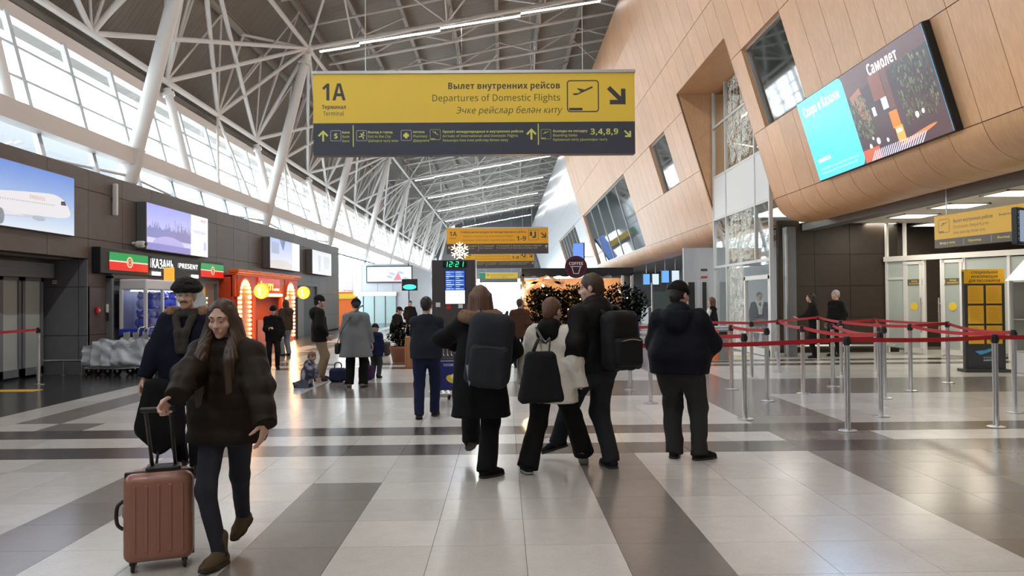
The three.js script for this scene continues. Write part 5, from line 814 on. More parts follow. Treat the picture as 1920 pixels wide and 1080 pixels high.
{ // slanting yellow sign, monitor, notice stand, show case, rail, bin
  const pr = canvasTex(1024, 260, (c) => { const k = 1024 / 600; c.scale(k, k); c.fillStyle = '#ffcb38'; c.fillRect(0, 0, 600, 112); c.fillStyle = '#5a5550'; c.fillRect(0, 112, 600, 40); planeIcon(c, 25, 20, 62, '#6b5a20'); c.fillStyle = '#6b5a20'; fit(c, 'Вылет внутренних рейсов', 110, 42, 210, F(22, 1)); fit(c, 'Domestic Departures', 110, 68, 190, F(19)); fit(c, 'Эчке рейслар белән китү', 110, 94, 170, F(18)); fit(c, 'Выходы на посадку', 350, 38, 90, F(12, 1)); c.fillStyle = INK; fit(c, '1-4, 8, 9', 440, 44, 120, F(30, 1)); c.fillStyle = '#e8dc5c'; fit(c, 'Вход в зону', 30, 136, 90, F(15, 1)); fit(c, 'Проход', 190, 136, 70, F(15, 1)); fit(c, 'Выход', 340, 136, 60, F(15, 1)); c.fillRect(165, 118, 2, 28); c.fillRect(310, 118, 2, 28); });
  const A = atDepth(1757, 470, 15.2), B = atDepth(1985, 445, 12.4), d = B.clone().sub(A).setY(0), w = d.length(), t = thing('hanging_sign', 'slanting yellow sign with plane symbol under the checkpoint ceiling', 'sign', [(A.x + B.x) / 2, 2.53, (A.z + B.z) / 2], Math.atan2(-d.z, d.x)); const side = std(0x55504a, 0.5), h = 0.62; const b = part(t, 'board', box(w, h, 0.1, 0, h / 2, 0), side); b.material = [side, side, side, side, std(0xffffff, 0.4, 0, { map: pr }), side];
  for (const s of [-0.4, 0.4]) part(t, 'hanger', bar([s * w, h, 0], [s * w, 1.18, 0], 0.012, 8), M.alu);
  const mp = atDepth(1915, 440, 10.6), mo = thing('flight_monitor', 'black flight monitor hung by the slanting yellow sign', 'monitor', [mp.x + 0.12, 2.28, mp.z], 0.55); const scr = canvasTex(512, 320, (c) => { c.fillStyle = '#0b0f1c'; c.fillRect(0, 0, 512, 320); c.fillStyle = '#9fb0c8'; c.fillRect(12, 10, 110, 300); c.fillStyle = '#c9d4e6'; for (let i = 0; i < 6; i++) { c.fillRect(150, 24 + i * 50, 200, 12); c.fillRect(160, 44 + i * 50, 120, 8); } });
  part(mo, 'casing', rbox(0.85, 0.5, 0.08, 0.015, 0, 0.25, 0), M.black); part(mo, 'display', box(0.8, 0.45, 0.01, 0, 0.25, 0.042), glow(scr, 0.6)); part(mo, 'hanger', bar([0, 0.5, -0.02], [0, 1.4, -0.02], 0.02, 10), M.alu);
  const ip = onFloor(1846, 697), st = thing('notice_stand', 'tall dark notice stand with yellow header and yellow sheets', 'stand', [ip.x, 0, ip.z], -0.12);
  const low = canvasTex(256, 256, (c) => { c.fillStyle = '#3d3d40'; c.fillRect(0, 0, 256, 256); c.fillStyle = '#4fa8d8'; c.beginPath(); c.moveTo(50, 80); c.bezierCurveTo(90, 60, 120, 80, 150, 50); c.lineTo(190, 55); c.bezierCurveTo(150, 95, 120, 100, 90, 112); c.closePath(); c.fill(); c.fillStyle = '#8fb8d8'; fit(c, 'KAZAN', 110, 150, 90, F(24, 1)); c.fillStyle = '#e8eaf0'; fit(c, 'AIRPORT', 110, 178, 100, F(24, 1)); });
  const hd = canvasTex(256, 96, (c) => { c.fillStyle = '#f0b51c'; c.fillRect(0, 0, 256, 96); c.fillStyle = '#4a3b10'; fit(c, 'СПЕЦИАЛЬНАЯ', 128, 30, 170, F(24, 1), 'center'); fit(c, 'ИНФОРМАЦИЯ', 128, 58, 170, F(24, 1), 'center'); fit(c, 'ДЛЯ ПАССАЖИРОВ', 128, 86, 200, F(24, 1), 'center'); });
  const sheet = std(0xffffff, 0.6, 0, { map: canvasTex(128, 160, (c) => { c.fillStyle = '#f5b931'; c.fillRect(0, 0, 128, 160); c.fillStyle = '#b98418'; for (let i = 0; i < 13; i++) c.fillRect(16, 16 + i * 10, 60 + 36 * hash3(i, 1, 1), 2); }) });
  const dk = std(lin(0.045, 0.045, 0.04), 0.5);
  part(st, 'body', rbox(0.80, 2.1, 0.12, 0.01, 0, 1.07, 0), dk); part(st, 'foot', box(0.92, 0.06, 0.4, 0, 0.03, 0), dk); const hb = part(st, 'header', box(0.8, 0.3, 0.13, 0, 2.0, 0), M.yellow); hb.material = [M.yellow, M.yellow, M.yellow, M.yellow, std(0xffffff, 0.5, 0, { map: hd }), M.yellow];
  for (let r = 0; r < 3; r++) for (let c = 0; c < 2; c++) part(st, 'notice_sheet', box(0.31, 0.38, 0.008, -0.18 + c * 0.36, 1.62 - r * 0.42, 0.065), sheet); part(st, 'lower_print', box(0.7, 0.52, 0.006, 0, 0.33, 0.063), std(0xffffff, 0.5, 0, { map: low }));
  const sp = onFloor(1935, 700), sc = thing('glass_showcase', 'white framed glass showcase with pitched white roof', 'showcase', [sp.x + 0.3, 0, sp.z], 0); const W = 1.1, dd = 0.6; part(sc, 'base', rbox(W, 0.42, dd, 0.02, 0, 0.21, 0), M.white); for (const x of [-W / 2 + 0.03, W / 2 - 0.03]) for (const z of [-dd / 2 + 0.03, dd / 2 - 0.03]) part(sc, 'post', box(0.05, 1.5, 0.05, x, 1.15, z), M.white);
  const rf = new THREE.ExtrudeGeometry(new THREE.Shape([[-W / 2 - 0.05, 0], [W / 2 + 0.05, 0], [0.08, 0.55], [-0.08, 0.55]].map((q) => new THREE.Vector2(...q))), { depth: dd + 0.1, bevelEnabled: false }); rf.translate(0, 1.9, -dd / 2 - 0.05); part(sc, 'roof', rf, M.white); part(sc, 'front_pane', box(W - 0.1, 1.42, 0.01, 0, 1.16, dd / 2 - 0.02), M.glassClear); part(sc, 'shelf', box(W - 0.1, 0.02, dd - 0.1, 0, 1.1, 0), M.white); part(sc, 'back_panel', box(W - 0.1, 1.42, 0.02, 0, 1.16, -dd / 2 + 0.03), std(lin(0.5, 0.47, 0.42), 0.6));
  reseed(90); for (let i = 0; i < 4; i++) { const q = thing('souvenir_plate', i < 2 ? 'small grey souvenir plate on the showcase shelf' : 'small grey souvenir plate on the showcase base', 'plate', [sp.x + (i % 2) * 0.45, i < 2 ? 1.11 : 0.42, sp.z + 0.05], 0, i < 2 ? 'plates on the showcase shelf' : 'plates on the showcase base'); const g = new THREE.CylinderGeometry(0.13, 0.1, 0.03, 20); g.rotateX(1.3); g.translate(0, 0.13, 0); part(q, 'plate', g, M.steel); part(q, 'stand', box(0.12, 0.03, 0.1, 0, 0.015, 0), M.black); }
  const gr = thing('bumper_rail', 'low steel bumper rail along the dark brown wall', 'rail', [9.6, 0, -22.05]); part(gr, 'rail', bar([-1.5, 0.22, 0], [1.5, 0.22, 0], 0.03, 12), M.chrome); for (const x of [-1.3, 0, 1.3]) part(gr, 'foot', merge([bar([x, 0, 0], [x, 0.22, 0], 0.018, 8), bar([x, 0, 0], [x, 0.01, 0], 0.05, 12)]), M.steel);
  const bp = onFloor(1352, 678), bn = thing('waste_bin', 'steel waste bin with orange corners by the queue', 'bin', [bp.x, 0, bp.z]); part(bn, 'body', rbox(0.5, 0.84, 0.42, 0.04, 0, 0.43, 0), M.steel); for (const s of [-1, 1]) part(bn, 'orange_panel', rbox(0.13, 0.78, 0.43, 0.02, s * 0.19, 0.44, 0.008), M.orange); part(bn, 'lid', rbox(0.52, 0.05, 0.44, 0.02, 0, 0.87, 0), M.alu); part(bn, 'slot', box(0.2, 0.08, 0.01, 0, 0.72, 0.216), M.black);
  const kp = onFloor(1328, 682), ks = thing('blue_display', 'small blue lit display unit beside the waste bin', 'display', [kp.x - 0.05, 0, kp.z - 0.9]); part(ks, 'stand', box(0.3, 0.8, 0.2, 0, 0.4, 0), M.grey); part(ks, 'lit_screen', box(0.26, 0.2, 0.02, 0, 0.86, 0.1), lamp(lin(0.1, 0.4, 0.8), 0.6));
  const yp = onFloor(1383, 667); single('floor_marking', rbox(0.7, 0.006, 0.25, 0.002, yp.x, 0.003, yp.z), M.yellow, 'short yellow strip on the floor before the glass entrance', 'floor marking');
}
// check-in area under the far timber volume
{
  struct('ceiling_checkin', span(8.55, 17, 3.72, 3.9, -26.5, -62), std(lin(0.24, 0.24, 0.25), 0.6), 'grey ceiling over the check-in counters', 'ceiling');
  struct('wall_checkin_end', merge([span(6.35, 10.3, 0, 3.36, -27.3, -27.5)]), M.greyLight, 'plain light grey wall before the check-in counters', 'wall');
  struct('wall_checkin_back', span(13, 13.2, 0, 3.8, -27.5, -62), M.grey, 'grey wall behind the check-in counters', 'wall');
  struct('wall_far_right', merge([span(8.6, 17, 0, 3.9, -62, -62.2)]), M.grey, 'grey end wall of the check-in area', 'wall');
  for (let i = 0; i < 4; i++) {
    const z = -32 - i * 5.5, t = thing('check_in_counter', 'dark check-in counter with white top under the far timber wall', 'counter', [9.2, 0, z], 0, 'check-in counters'); part(t, 'body', rbox(0.8, 1.05, 2.4, 0.03, 0, 0.53, 0), M.grey); part(t, 'top', rbox(0.95, 0.05, 2.5, 0.02, 0, 1.08, 0), M.white);
    for (const s of [0, 1]) { const m = thing('counter_monitor', s ? 'white lit monitor hung over a check-in counter' : 'blue lit monitor hung over a check-in counter', 'monitor', [8.75 + s * 0.55, 2.42, z + 1.0], 0.0, s ? 'white check-in monitors' : 'blue check-in monitors'); part(m, 'casing', rbox(0.44, 0.7, 0.07, 0.01, 0, 0.35, 0), M.black); part(m, 'display', box(0.39, 0.64, 0.01, 0, 0.35, 0.037), s ? lamp(lin(0.7, 0.85, 0.95), 0.8) : lamp(lin(0.15, 0.4, 0.9), 0.9)); part(m, 'hanger', bar([0, 0.7, 0], [0, 1.32, 0], 0.015, 8), M.alu); }
  }
  for (const [x, y, m, l] of [[7.05, 2.55, M.black, 'small dark wall plate on the grey wall'], [7.05, 2.3, M.red, 'small red wall plate under the dark plate on the grey wall']]) { const t = thing('wall_plate', l, 'plate', [x, y, -27.28]); part(t, 'plate', rbox(0.22, 0.07, 0.03, 0.01, 0, 0.035, 0), m); part(t, 'rim', box(0.23, 0.01, 0.025, 0, 0, 0), M.steel); }
  for (const [x, w, l] of [[6.6, 0.28, 'narrow dark doorway slot at the outer edge of the grey wall'], [7.05, 0.2, 'narrow dark doorway slot beside the glass entrance']]) { const t = thing('doorway', l, 'doorway', [x, 0, -27.29]); part(t, 'opening', box(w, 2.15, 0.02, 0, 1.08, 0), M.black); part(t, 'frame', merge([box(0.05, 2.2, 0.05, -w / 2, 1.1, 0), box(0.05, 2.2, 0.05, w / 2, 1.1, 0)]), M.alu); }
  const gp = thing('glass_screen', 'grey green glass screen beside the check-in counters', 'partition', [7.3, 0, -34]); part(gp, 'pane', box(1.6, 1.9, 0.03, 0, 0.95, 0), std(lin(0.10, 0.14, 0.14), 0.1)); part(gp, 'post', merge([box(0.06, 2.3, 0.06, -0.8, 1.15, 0), box(0.06, 2.3, 0.06, 0.8, 1.15, 0)]), M.alu);
  const bs = thing('lit_banner', 'small blue lit banner on the far metal clad wall', 'banner', [face(4.2) - 1.25, 3.9, -61], -0.6); part(bs, 'casing', rbox(1.0, 2.1, 0.15, 0.02, 0, 1.05, 0), M.black); part(bs, 'lit_display', box(0.92, 2.02, 0.02, 0, 1.05, 0.08), lamp(lin(0.12, 0.28, 0.85), 0.8)); part(bs, 'bracket', bar([0.3, 1.0, -0.05], [1.3, 1.0, -0.45], 0.04, 8), M.alu);
}

// ================================================================ PEOPLE
// ---- distance fields and a surface-nets mesher
const cap = (a, b, ra, rb = ra, cut) => ({ a, b, ra, rb, cut });
const ell = (c, r) => ({ c, r });
function evalPrim(q, x, y, z) {
  if (q.c) { const dx = (x - q.c.x) / q.r.x, dy = (y - q.c.y) / q.r.y, dz = (z - q.c.z) / q.r.z, k0 = Math.sqrt(dx * dx + dy * dy + dz * dz), k1 = Math.sqrt((dx / q.r.x) ** 2 + (dy / q.r.y) ** 2 + (dz / q.r.z) ** 2); return k1 < 1e-6 ? -Math.min(q.r.x, q.r.y, q.r.z) : k0 * (k0 - 1) / k1; }
  const bx = q.b.x - q.a.x, by = q.b.y - q.a.y, bz = q.b.z - q.a.z, px = x - q.a.x, py = y - q.a.y, pz = z - q.a.z; let h = (px * bx + py * by + pz * bz) / (bx * bx + by * by + bz * bz + 1e-12); h = h < 0 ? 0 : h > 1 ? 1 : h;
  const dx = px - bx * h, dy = py - by * h, dz = pz - bz * h; let d = Math.sqrt(dx * dx + dy * dy + dz * dz) - (q.ra + (q.rb - q.ra) * h);
  if (q.cut) { const l = Math.sqrt(bx * bx + by * by + bz * bz), e = ((x - q.b.x) * bx + (y - q.b.y) * by + (z - q.b.z) * bz) / l; if (e > d) d = e; }
  return d;
}
const smin = (a, b, k) => { const h = Math.max(k - Math.abs(a - b), 0) / k; return Math.min(a, b) - h * h * k * 0.25; };
function field(prims, k) { return (x, y, z) => { let d = 1e9; for (const q of prims) d = smin(d, evalPrim(q, x, y, z), k); return d; }; }
function boundsOf(prims, pad) {
  const lo = V(1e9, 1e9, 1e9), hi = V(-1e9, -1e9, -1e9);
  for (const q of prims) { if (q.c) { lo.min(q.c.clone().sub(q.r)); hi.max(q.c.clone().add(q.r)); } else for (const [p, r] of [[q.a, q.ra], [q.b, q.rb]]) { lo.min(p.clone().subScalar(r)); hi.max(p.clone().addScalar(r)); } }
  return [lo.subScalar(pad), hi.addScalar(pad)];
}
function nets(f, [lo, hi], h, color) {
  const n = [0, 1, 2].map((k) => Math.max(5, Math.ceil((hi.getComponent(k) - lo.getComponent(k)) / h / 4) * 4 + 1)), [nx, ny, nz] = n, val = new Float32Array(nx * ny * nz), far = h * 4 * 0.867 * 1.5;
  for (let k = 0; k < nz; k += 4) for (let j = 0; j < ny; j += 4) for (let i = 0; i < nx; i += 4) {
    const d = f(lo.x + (i + 2) * h, lo.y + (j + 2) * h, lo.z + (k + 2) * h), skip = Math.abs(d) > far;
    for (let c = k; c < Math.min(k + 4, nz); c++) for (let b = j; b < Math.min(j + 4, ny); b++) for (let a = i; a < Math.min(i + 4, nx); a++) val[(c * ny + b) * nx + a] = skip ? d : f(lo.x + a * h, lo.y + b * h, lo.z + c * h);
  }
  const vid = new Int32Array(nx * ny * nz).fill(-1), pos = [], idx = [], at = (i, j, k) => (k * ny + j) * nx + i;
  const C = [[0, 0, 0], [1, 0, 0], [0, 1, 0], [1, 1, 0], [0, 0, 1], [1, 0, 1], [0, 1, 1], [1, 1, 1]], E = [[0, 1], [2, 3], [4, 5], [6, 7], [0, 2], [1, 3], [4, 6], [5, 7], [0, 4], [1, 5], [2, 6], [3, 7]], v = new Float32Array(8);
  for (let k = 0; k < nz - 1; k++) for (let j = 0; j < ny - 1; j++) for (let i = 0; i < nx - 1; i++) {
    let m = 0; for (let c = 0; c < 8; c++) { v[c] = val[at(i + C[c][0], j + C[c][1], k + C[c][2])]; if (v[c] < 0) m |= 1 << c; }
    if (m === 0 || m === 255) continue;
    let x = 0, y = 0, z = 0, e = 0;
    for (const [a, b] of E) { if ((v[a] < 0) === (v[b] < 0)) continue; const t = v[a] / (v[a] - v[b]); x += C[a][0] + (C[b][0] - C[a][0]) * t; y += C[a][1] + (C[b][1] - C[a][1]) * t; z += C[a][2] + (C[b][2] - C[a][2]) * t; e++; }
    vid[at(i, j, k)] = pos.length / 3; pos.push(lo.x + (i + x / e) * h, lo.y + (j + y / e) * h, lo.z + (k + z / e) * h);
  }
  const quad = (a, b, c, d, flip) => { if (a < 0 || b < 0 || c < 0 || d < 0) return; if (flip) idx.push(a, c, b, a, d, c); else idx.push(a, b, c, a, c, d); };
  for (let k = 1; k < nz - 1; k++) for (let j = 1; j < ny - 1; j++) for (let i = 1; i < nx - 1; i++) {
    const s = val[at(i, j, k)] < 0;
    if (s !== (val[at(i + 1, j, k)] < 0)) quad(vid[at(i, j - 1, k - 1)], vid[at(i, j, k - 1)], vid[at(i, j, k)], vid[at(i, j - 1, k)], !s);
    if (s !== (val[at(i, j + 1, k)] < 0)) quad(vid[at(i - 1, j, k - 1)], vid[at(i - 1, j, k)], vid[at(i, j, k)], vid[at(i, j, k - 1)], !s);
    if (s !== (val[at(i, j, k + 1)] < 0)) quad(vid[at(i - 1, j - 1, k)], vid[at(i, j - 1, k)], vid[at(i, j, k)], vid[at(i - 1, j, k)], !s);
  }
  const g = new THREE.BufferGeometry(); g.setAttribute('position', new THREE.Float32BufferAttribute(pos, 3)); g.setIndex(idx); g.computeVertexNormals();
  if (color) { const col = new Float32Array(pos.length); for (let i = 0; i < pos.length; i += 3) col.set(color(pos[i], pos[i + 1], pos[i + 2]), i); g.setAttribute('color', new THREE.BufferAttribute(col, 3)); }
  return g;
}
const fold = (x, y, z, amp, f = 9) => amp * (noise3(x * f, y * f * 0.6, z * f) + 0.5 * noise3(x * f * 2.3 + 7, y * f * 1.6, z * f * 2.3));
// ---- heads (head-local: origin mid head, +z face), made once per kind and cell size
const SKIN = [0.58, 0.365, 0.285], LIPS = [0.46, 0.20, 0.18];
const headCache = new Map();
function headGeo(kind, h) {
  const key = kind + h; if (headCache.has(key)) return headCache.get(key);
  const f_ = kind === 'f' ? 0.93 : 1, P = [
    ell(V(0, 0.03, -0.016), V(0.076, 0.092, 0.096)), ell(V(0, -0.042, 0.022), V(0.058 * f_, 0.074, 0.068)), ell(V(0, -0.098, 0.055), V(0.03 * f_, 0.024, 0.028)),
    cap(V(-0.04, 0.026, 0.07), V(0.04, 0.026, 0.07), 0.016), cap(V(-0.043, -0.03, 0.052), V(0.043, -0.03, 0.052), 0.026), cap(V(0, 0.012, 0.083), V(0, -0.033, 0.103), 0.007, 0.0105), cap(V(-0.011, -0.036, 0.091), V(0.011, -0.036, 0.091), 0.008),
    cap(V(-0.018, -0.0638, 0.0795), V(0.018, -0.0638, 0.0795), 0.0065), cap(V(-0.015, -0.0742, 0.078), V(0.015, -0.0742, 0.078), 0.0075),
    ell(V(-0.078, -0.006, -0.008), V(0.012, 0.032, 0.02)), ell(V(0.078, -0.006, -0.008), V(0.012, 0.032, 0.02)), cap(V(0, -0.06, -0.025), V(0, -0.2, -0.035), 0.05, 0.055)];
  const base = field(P, 0.016);
  const f = (x, y, z) => { let d = base(x, y, z); for (const s of [-1, 1]) { const e = Math.hypot((x - s * 0.032) / 1.35, y - 0.006, z - 0.1) - 0.0165; d = -smin(-d, e, 0.012); } const m = Math.max(Math.hypot(y + 0.0688, z - 0.095) - 0.0035, Math.abs(x) - 0.021); return Math.max(d, -m); };
  const g = nets(f, [V(-0.1, -0.19, -0.125), V(0.1, 0.135, 0.13)], h, (x, y, z) => { const l = Math.abs(y + 0.0688) < 0.012 && Math.abs(x) < 0.022 - Math.abs(y + 0.0688) * 0.6 && z > 0.07; return l ? LIPS : SKIN; });
  headCache.set(key, g); return g;
}
function hairGeo(type, h) {
  const key = 'hair' + type + h; if (headCache.has(key)) return headCache.get(key);
  const strand = (x, y, z) => 0.0025 * Math.sin(Math.atan2(x, z + 0.02) * 46 + 3 * noise3(x * 20, y * 6, z * 20)) + 0.004 * noise3(x * 30, y * 10, z * 30);
  let P = [ell(V(0, 0.035, -0.02), V(0.086, 0.1, 0.104))], k = 0.02, cutFace, box_ = [V(-0.15, -0.24, -0.17), V(0.15, 0.16, 0.13)];
  if (type === 'short') { P.push(cap(V(0, -0.02, -0.07), V(0, -0.07, -0.06), 0.055, 0.045)); cutFace = (x, y, z) => Math.max(z * 0.8 - y * 0.75 - 0.028 + (y > 0.06 ? (0.06 - y) : 0), -0.075 - y); }
  if (type === 'bob') { for (const s of [-1, 1]) P.push(cap(V(s * 0.072, 0.03, -0.02), V(s * 0.09, -0.12, -0.02), 0.036, 0.034)); P.push(cap(V(0, 0, -0.07), V(0, -0.13, -0.065), 0.066, 0.072)); cutFace = (x, y, z) => Math.max(z * 0.9 - y * 0.5 - 0.035, -0.15 - y); }
  if (type === 'long') {
    for (const s of [-1, 1]) P.push(cap(V(s * 0.062, 0.06, 0.01), V(s * 0.086, -0.1, 0.025), 0.028, 0.032), cap(V(s * 0.086, -0.1, 0.025), V(s * 0.105, -0.24, 0.15), 0.036, 0.05), cap(V(s * 0.105, -0.24, 0.15), V(s * 0.1, -0.52, 0.21), 0.05, 0.028), cap(V(s * 0.08, -0.02, -0.03), V(s * 0.15, -0.26, 0.06), 0.04, 0.05));
    P.push(cap(V(0, 0, -0.08), V(0, -0.25, -0.09), 0.07, 0.09)); cutFace = (x, y, z) => y < -0.09 ? -1 : (Math.abs(x) < 0.06 - Math.max(0, y - 0.03) * 0.75 ? z - Math.max(0, y - 0.035) * 0.5 - 0.035 : -1); box_ = [V(-0.23, -0.58, -0.2), V(0.23, 0.16, 0.27)];
  }
  if (type === 'bun') { P.push(ell(V(0, 0.02, -0.13), V(0.05, 0.05, 0.05))); cutFace = (x, y, z) => Math.max(z * 0.9 - y * 0.6 - 0.03, -0.06 - y); }
  const base = field(P, k), g = nets((x, y, z) => Math.max(base(x, y, z) + strand(x, y, z), cutFace(x, y, z)), box_, h); headCache.set(key, g); return g;
}
function hatGeo(type, h) {
  const key = 'hat' + type + h; if (headCache.has(key)) return headCache.get(key);
  let f, b = [V(-0.17, -0.08, -0.19), V(0.17, 0.22, 0.19)];
  if (type === 'beanie') { const e = ell(V(0, 0.038, -0.016), V(0.093, 0.108, 0.113)), r = field([cap(V(-0.06, 0.035, -0.016), V(0.06, 0.035, -0.016), 0.02)], 0.01); void r; f = (x, y, z) => { const d = evalPrim(e, x, y, z), brim = Math.max(evalPrim(ell(V(0, 0.038, -0.016), V(0.099, 0.115, 0.119)), x, y, z), Math.abs(y - 0.045 + z * 0.22) - 0.024); return Math.max(Math.min(d, brim) + 0.0012 * Math.sin(Math.atan2(x, z) * 60), 0.022 - y - z * 0.22); }; }
  if (type === 'ushanka') { const e = [ell(V(0, 0.105, -0.01), V(0.108, 0.065, 0.118)), ell(V(0, 0.07, -0.01), V(0.138, 0.062, 0.148))]; const q = field(e, 0.03); f = (x, y, z) => Math.max(q(x, y, z) + 0.006 * noise3(x * 70, y * 70, z * 70) + 0.005 * noise3(x * 30, y * 30, z * 30), 0.022 - y); }
  if (type === 'cap') { const e = ell(V(0, 0.045, -0.016), V(0.09, 0.095, 0.108)); f = (x, y, z) => { const d = Math.max(evalPrim(e, x, y, z), 0.05 - y), v = Math.max(Math.abs(y - 0.055 + Math.max(0, z - 0.08) * 0.35) - 0.006, Math.hypot(x * 1.05, z - 0.075) - 0.09, 0.05 - z); return Math.min(d, v); }; }
  const g = nets(f, b, h); headCache.set(key, g); return g;
}
function ik(A, T, l1, l2, pole) {
  const d = T.clone().sub(A), L = Math.min(d.length(), (l1 + l2) * 0.998), u = d.normalize(), a = (l1 * l1 - l2 * l2 + L * L) / (2 * L), hgt = Math.sqrt(Math.max(0, l1 * l1 - a * a)), p = pole.clone().addScaledVector(u, -pole.dot(u)).normalize();
  return [A.clone().addScaledVector(u, a).addScaledVector(p, hgt), A.clone().addScaledVector(u, L)];
}
function handPrims(W, dir, palm, thumb, s, curl) {
  const P = [], rot = (v, ax, a) => v.clone().applyAxisAngle(ax, a), ax = dir.clone().cross(palm).normalize(), pos = (l, t, n) => W.clone().addScaledVector(dir, l * s).addScaledVector(thumb, t * s).addScaledVector(palm, n * s);
  [[0.030, 0.092, 0.044], [0.010, 0.097, 0.049], [-0.010, 0.092, 0.045], [-0.028, 0.083, 0.036]].forEach(([t, l, fl], i) => {
    const K = pos(l, t, 0); P.push(cap(pos(-0.02, t * 0.5, 0), K, 0.017 * s, 0.0115 * s)); let d = rot(dir, ax, curl * (0.7 + 0.1 * i)), p = K;
    for (const [k, r] of [[1, 0.0092], [0.62, 0.0085], [0.46, 0.0076]]) { const e = p.clone().addScaledVector(d, fl * k * s); P.push(cap(p, e, r * s * 1.05, r * s)); p = e; d = rot(d, ax, curl); }
  });
  let p = pos(0.022, 0.024, 0.004), d = dir.clone().multiplyScalar(0.72).addScaledVector(thumb, 0.6).addScaledVector(palm, 0.3).normalize();
  for (const [l, r] of [[0.045, 0.0125], [0.032, 0.0105], [0.026, 0.009]]) { const e = p.clone().addScaledVector(d, l * s); P.push(cap(p, e, r * s, r * s * 0.9)); p = e; d = rot(d, ax, curl * 0.45); }
  return P;
}
const cloth = (r, g, b, rough = 0.85, sheen = 0.06) => new THREE.MeshPhysicalMaterial({ color: lin(r, g, b), roughness: rough, specularIntensity: 0.35, sheen, sheenRoughness: 0.6, sheenColor: lin(0.3, 0.3, 0.32) });
const skinMat = new THREE.MeshPhysicalMaterial({ color: 0xffffff, vertexColors: true, roughness: 0.5 });
const HAIR = { dark: std(lin(0.012, 0.009, 0.008), 0.55), brown: std(lin(0.045, 0.024, 0.014), 0.5), chestnut: std(lin(0.11, 0.05, 0.028), 0.5), grey: std(lin(0.35, 0.34, 0.33), 0.6), fair: std(lin(0.22, 0.12, 0.06), 0.55) };
const eyeWhite = std(lin(0.6, 0.58, 0.55), 0.25), eyeDark = std(lin(0.015, 0.01, 0.008), 0.2);

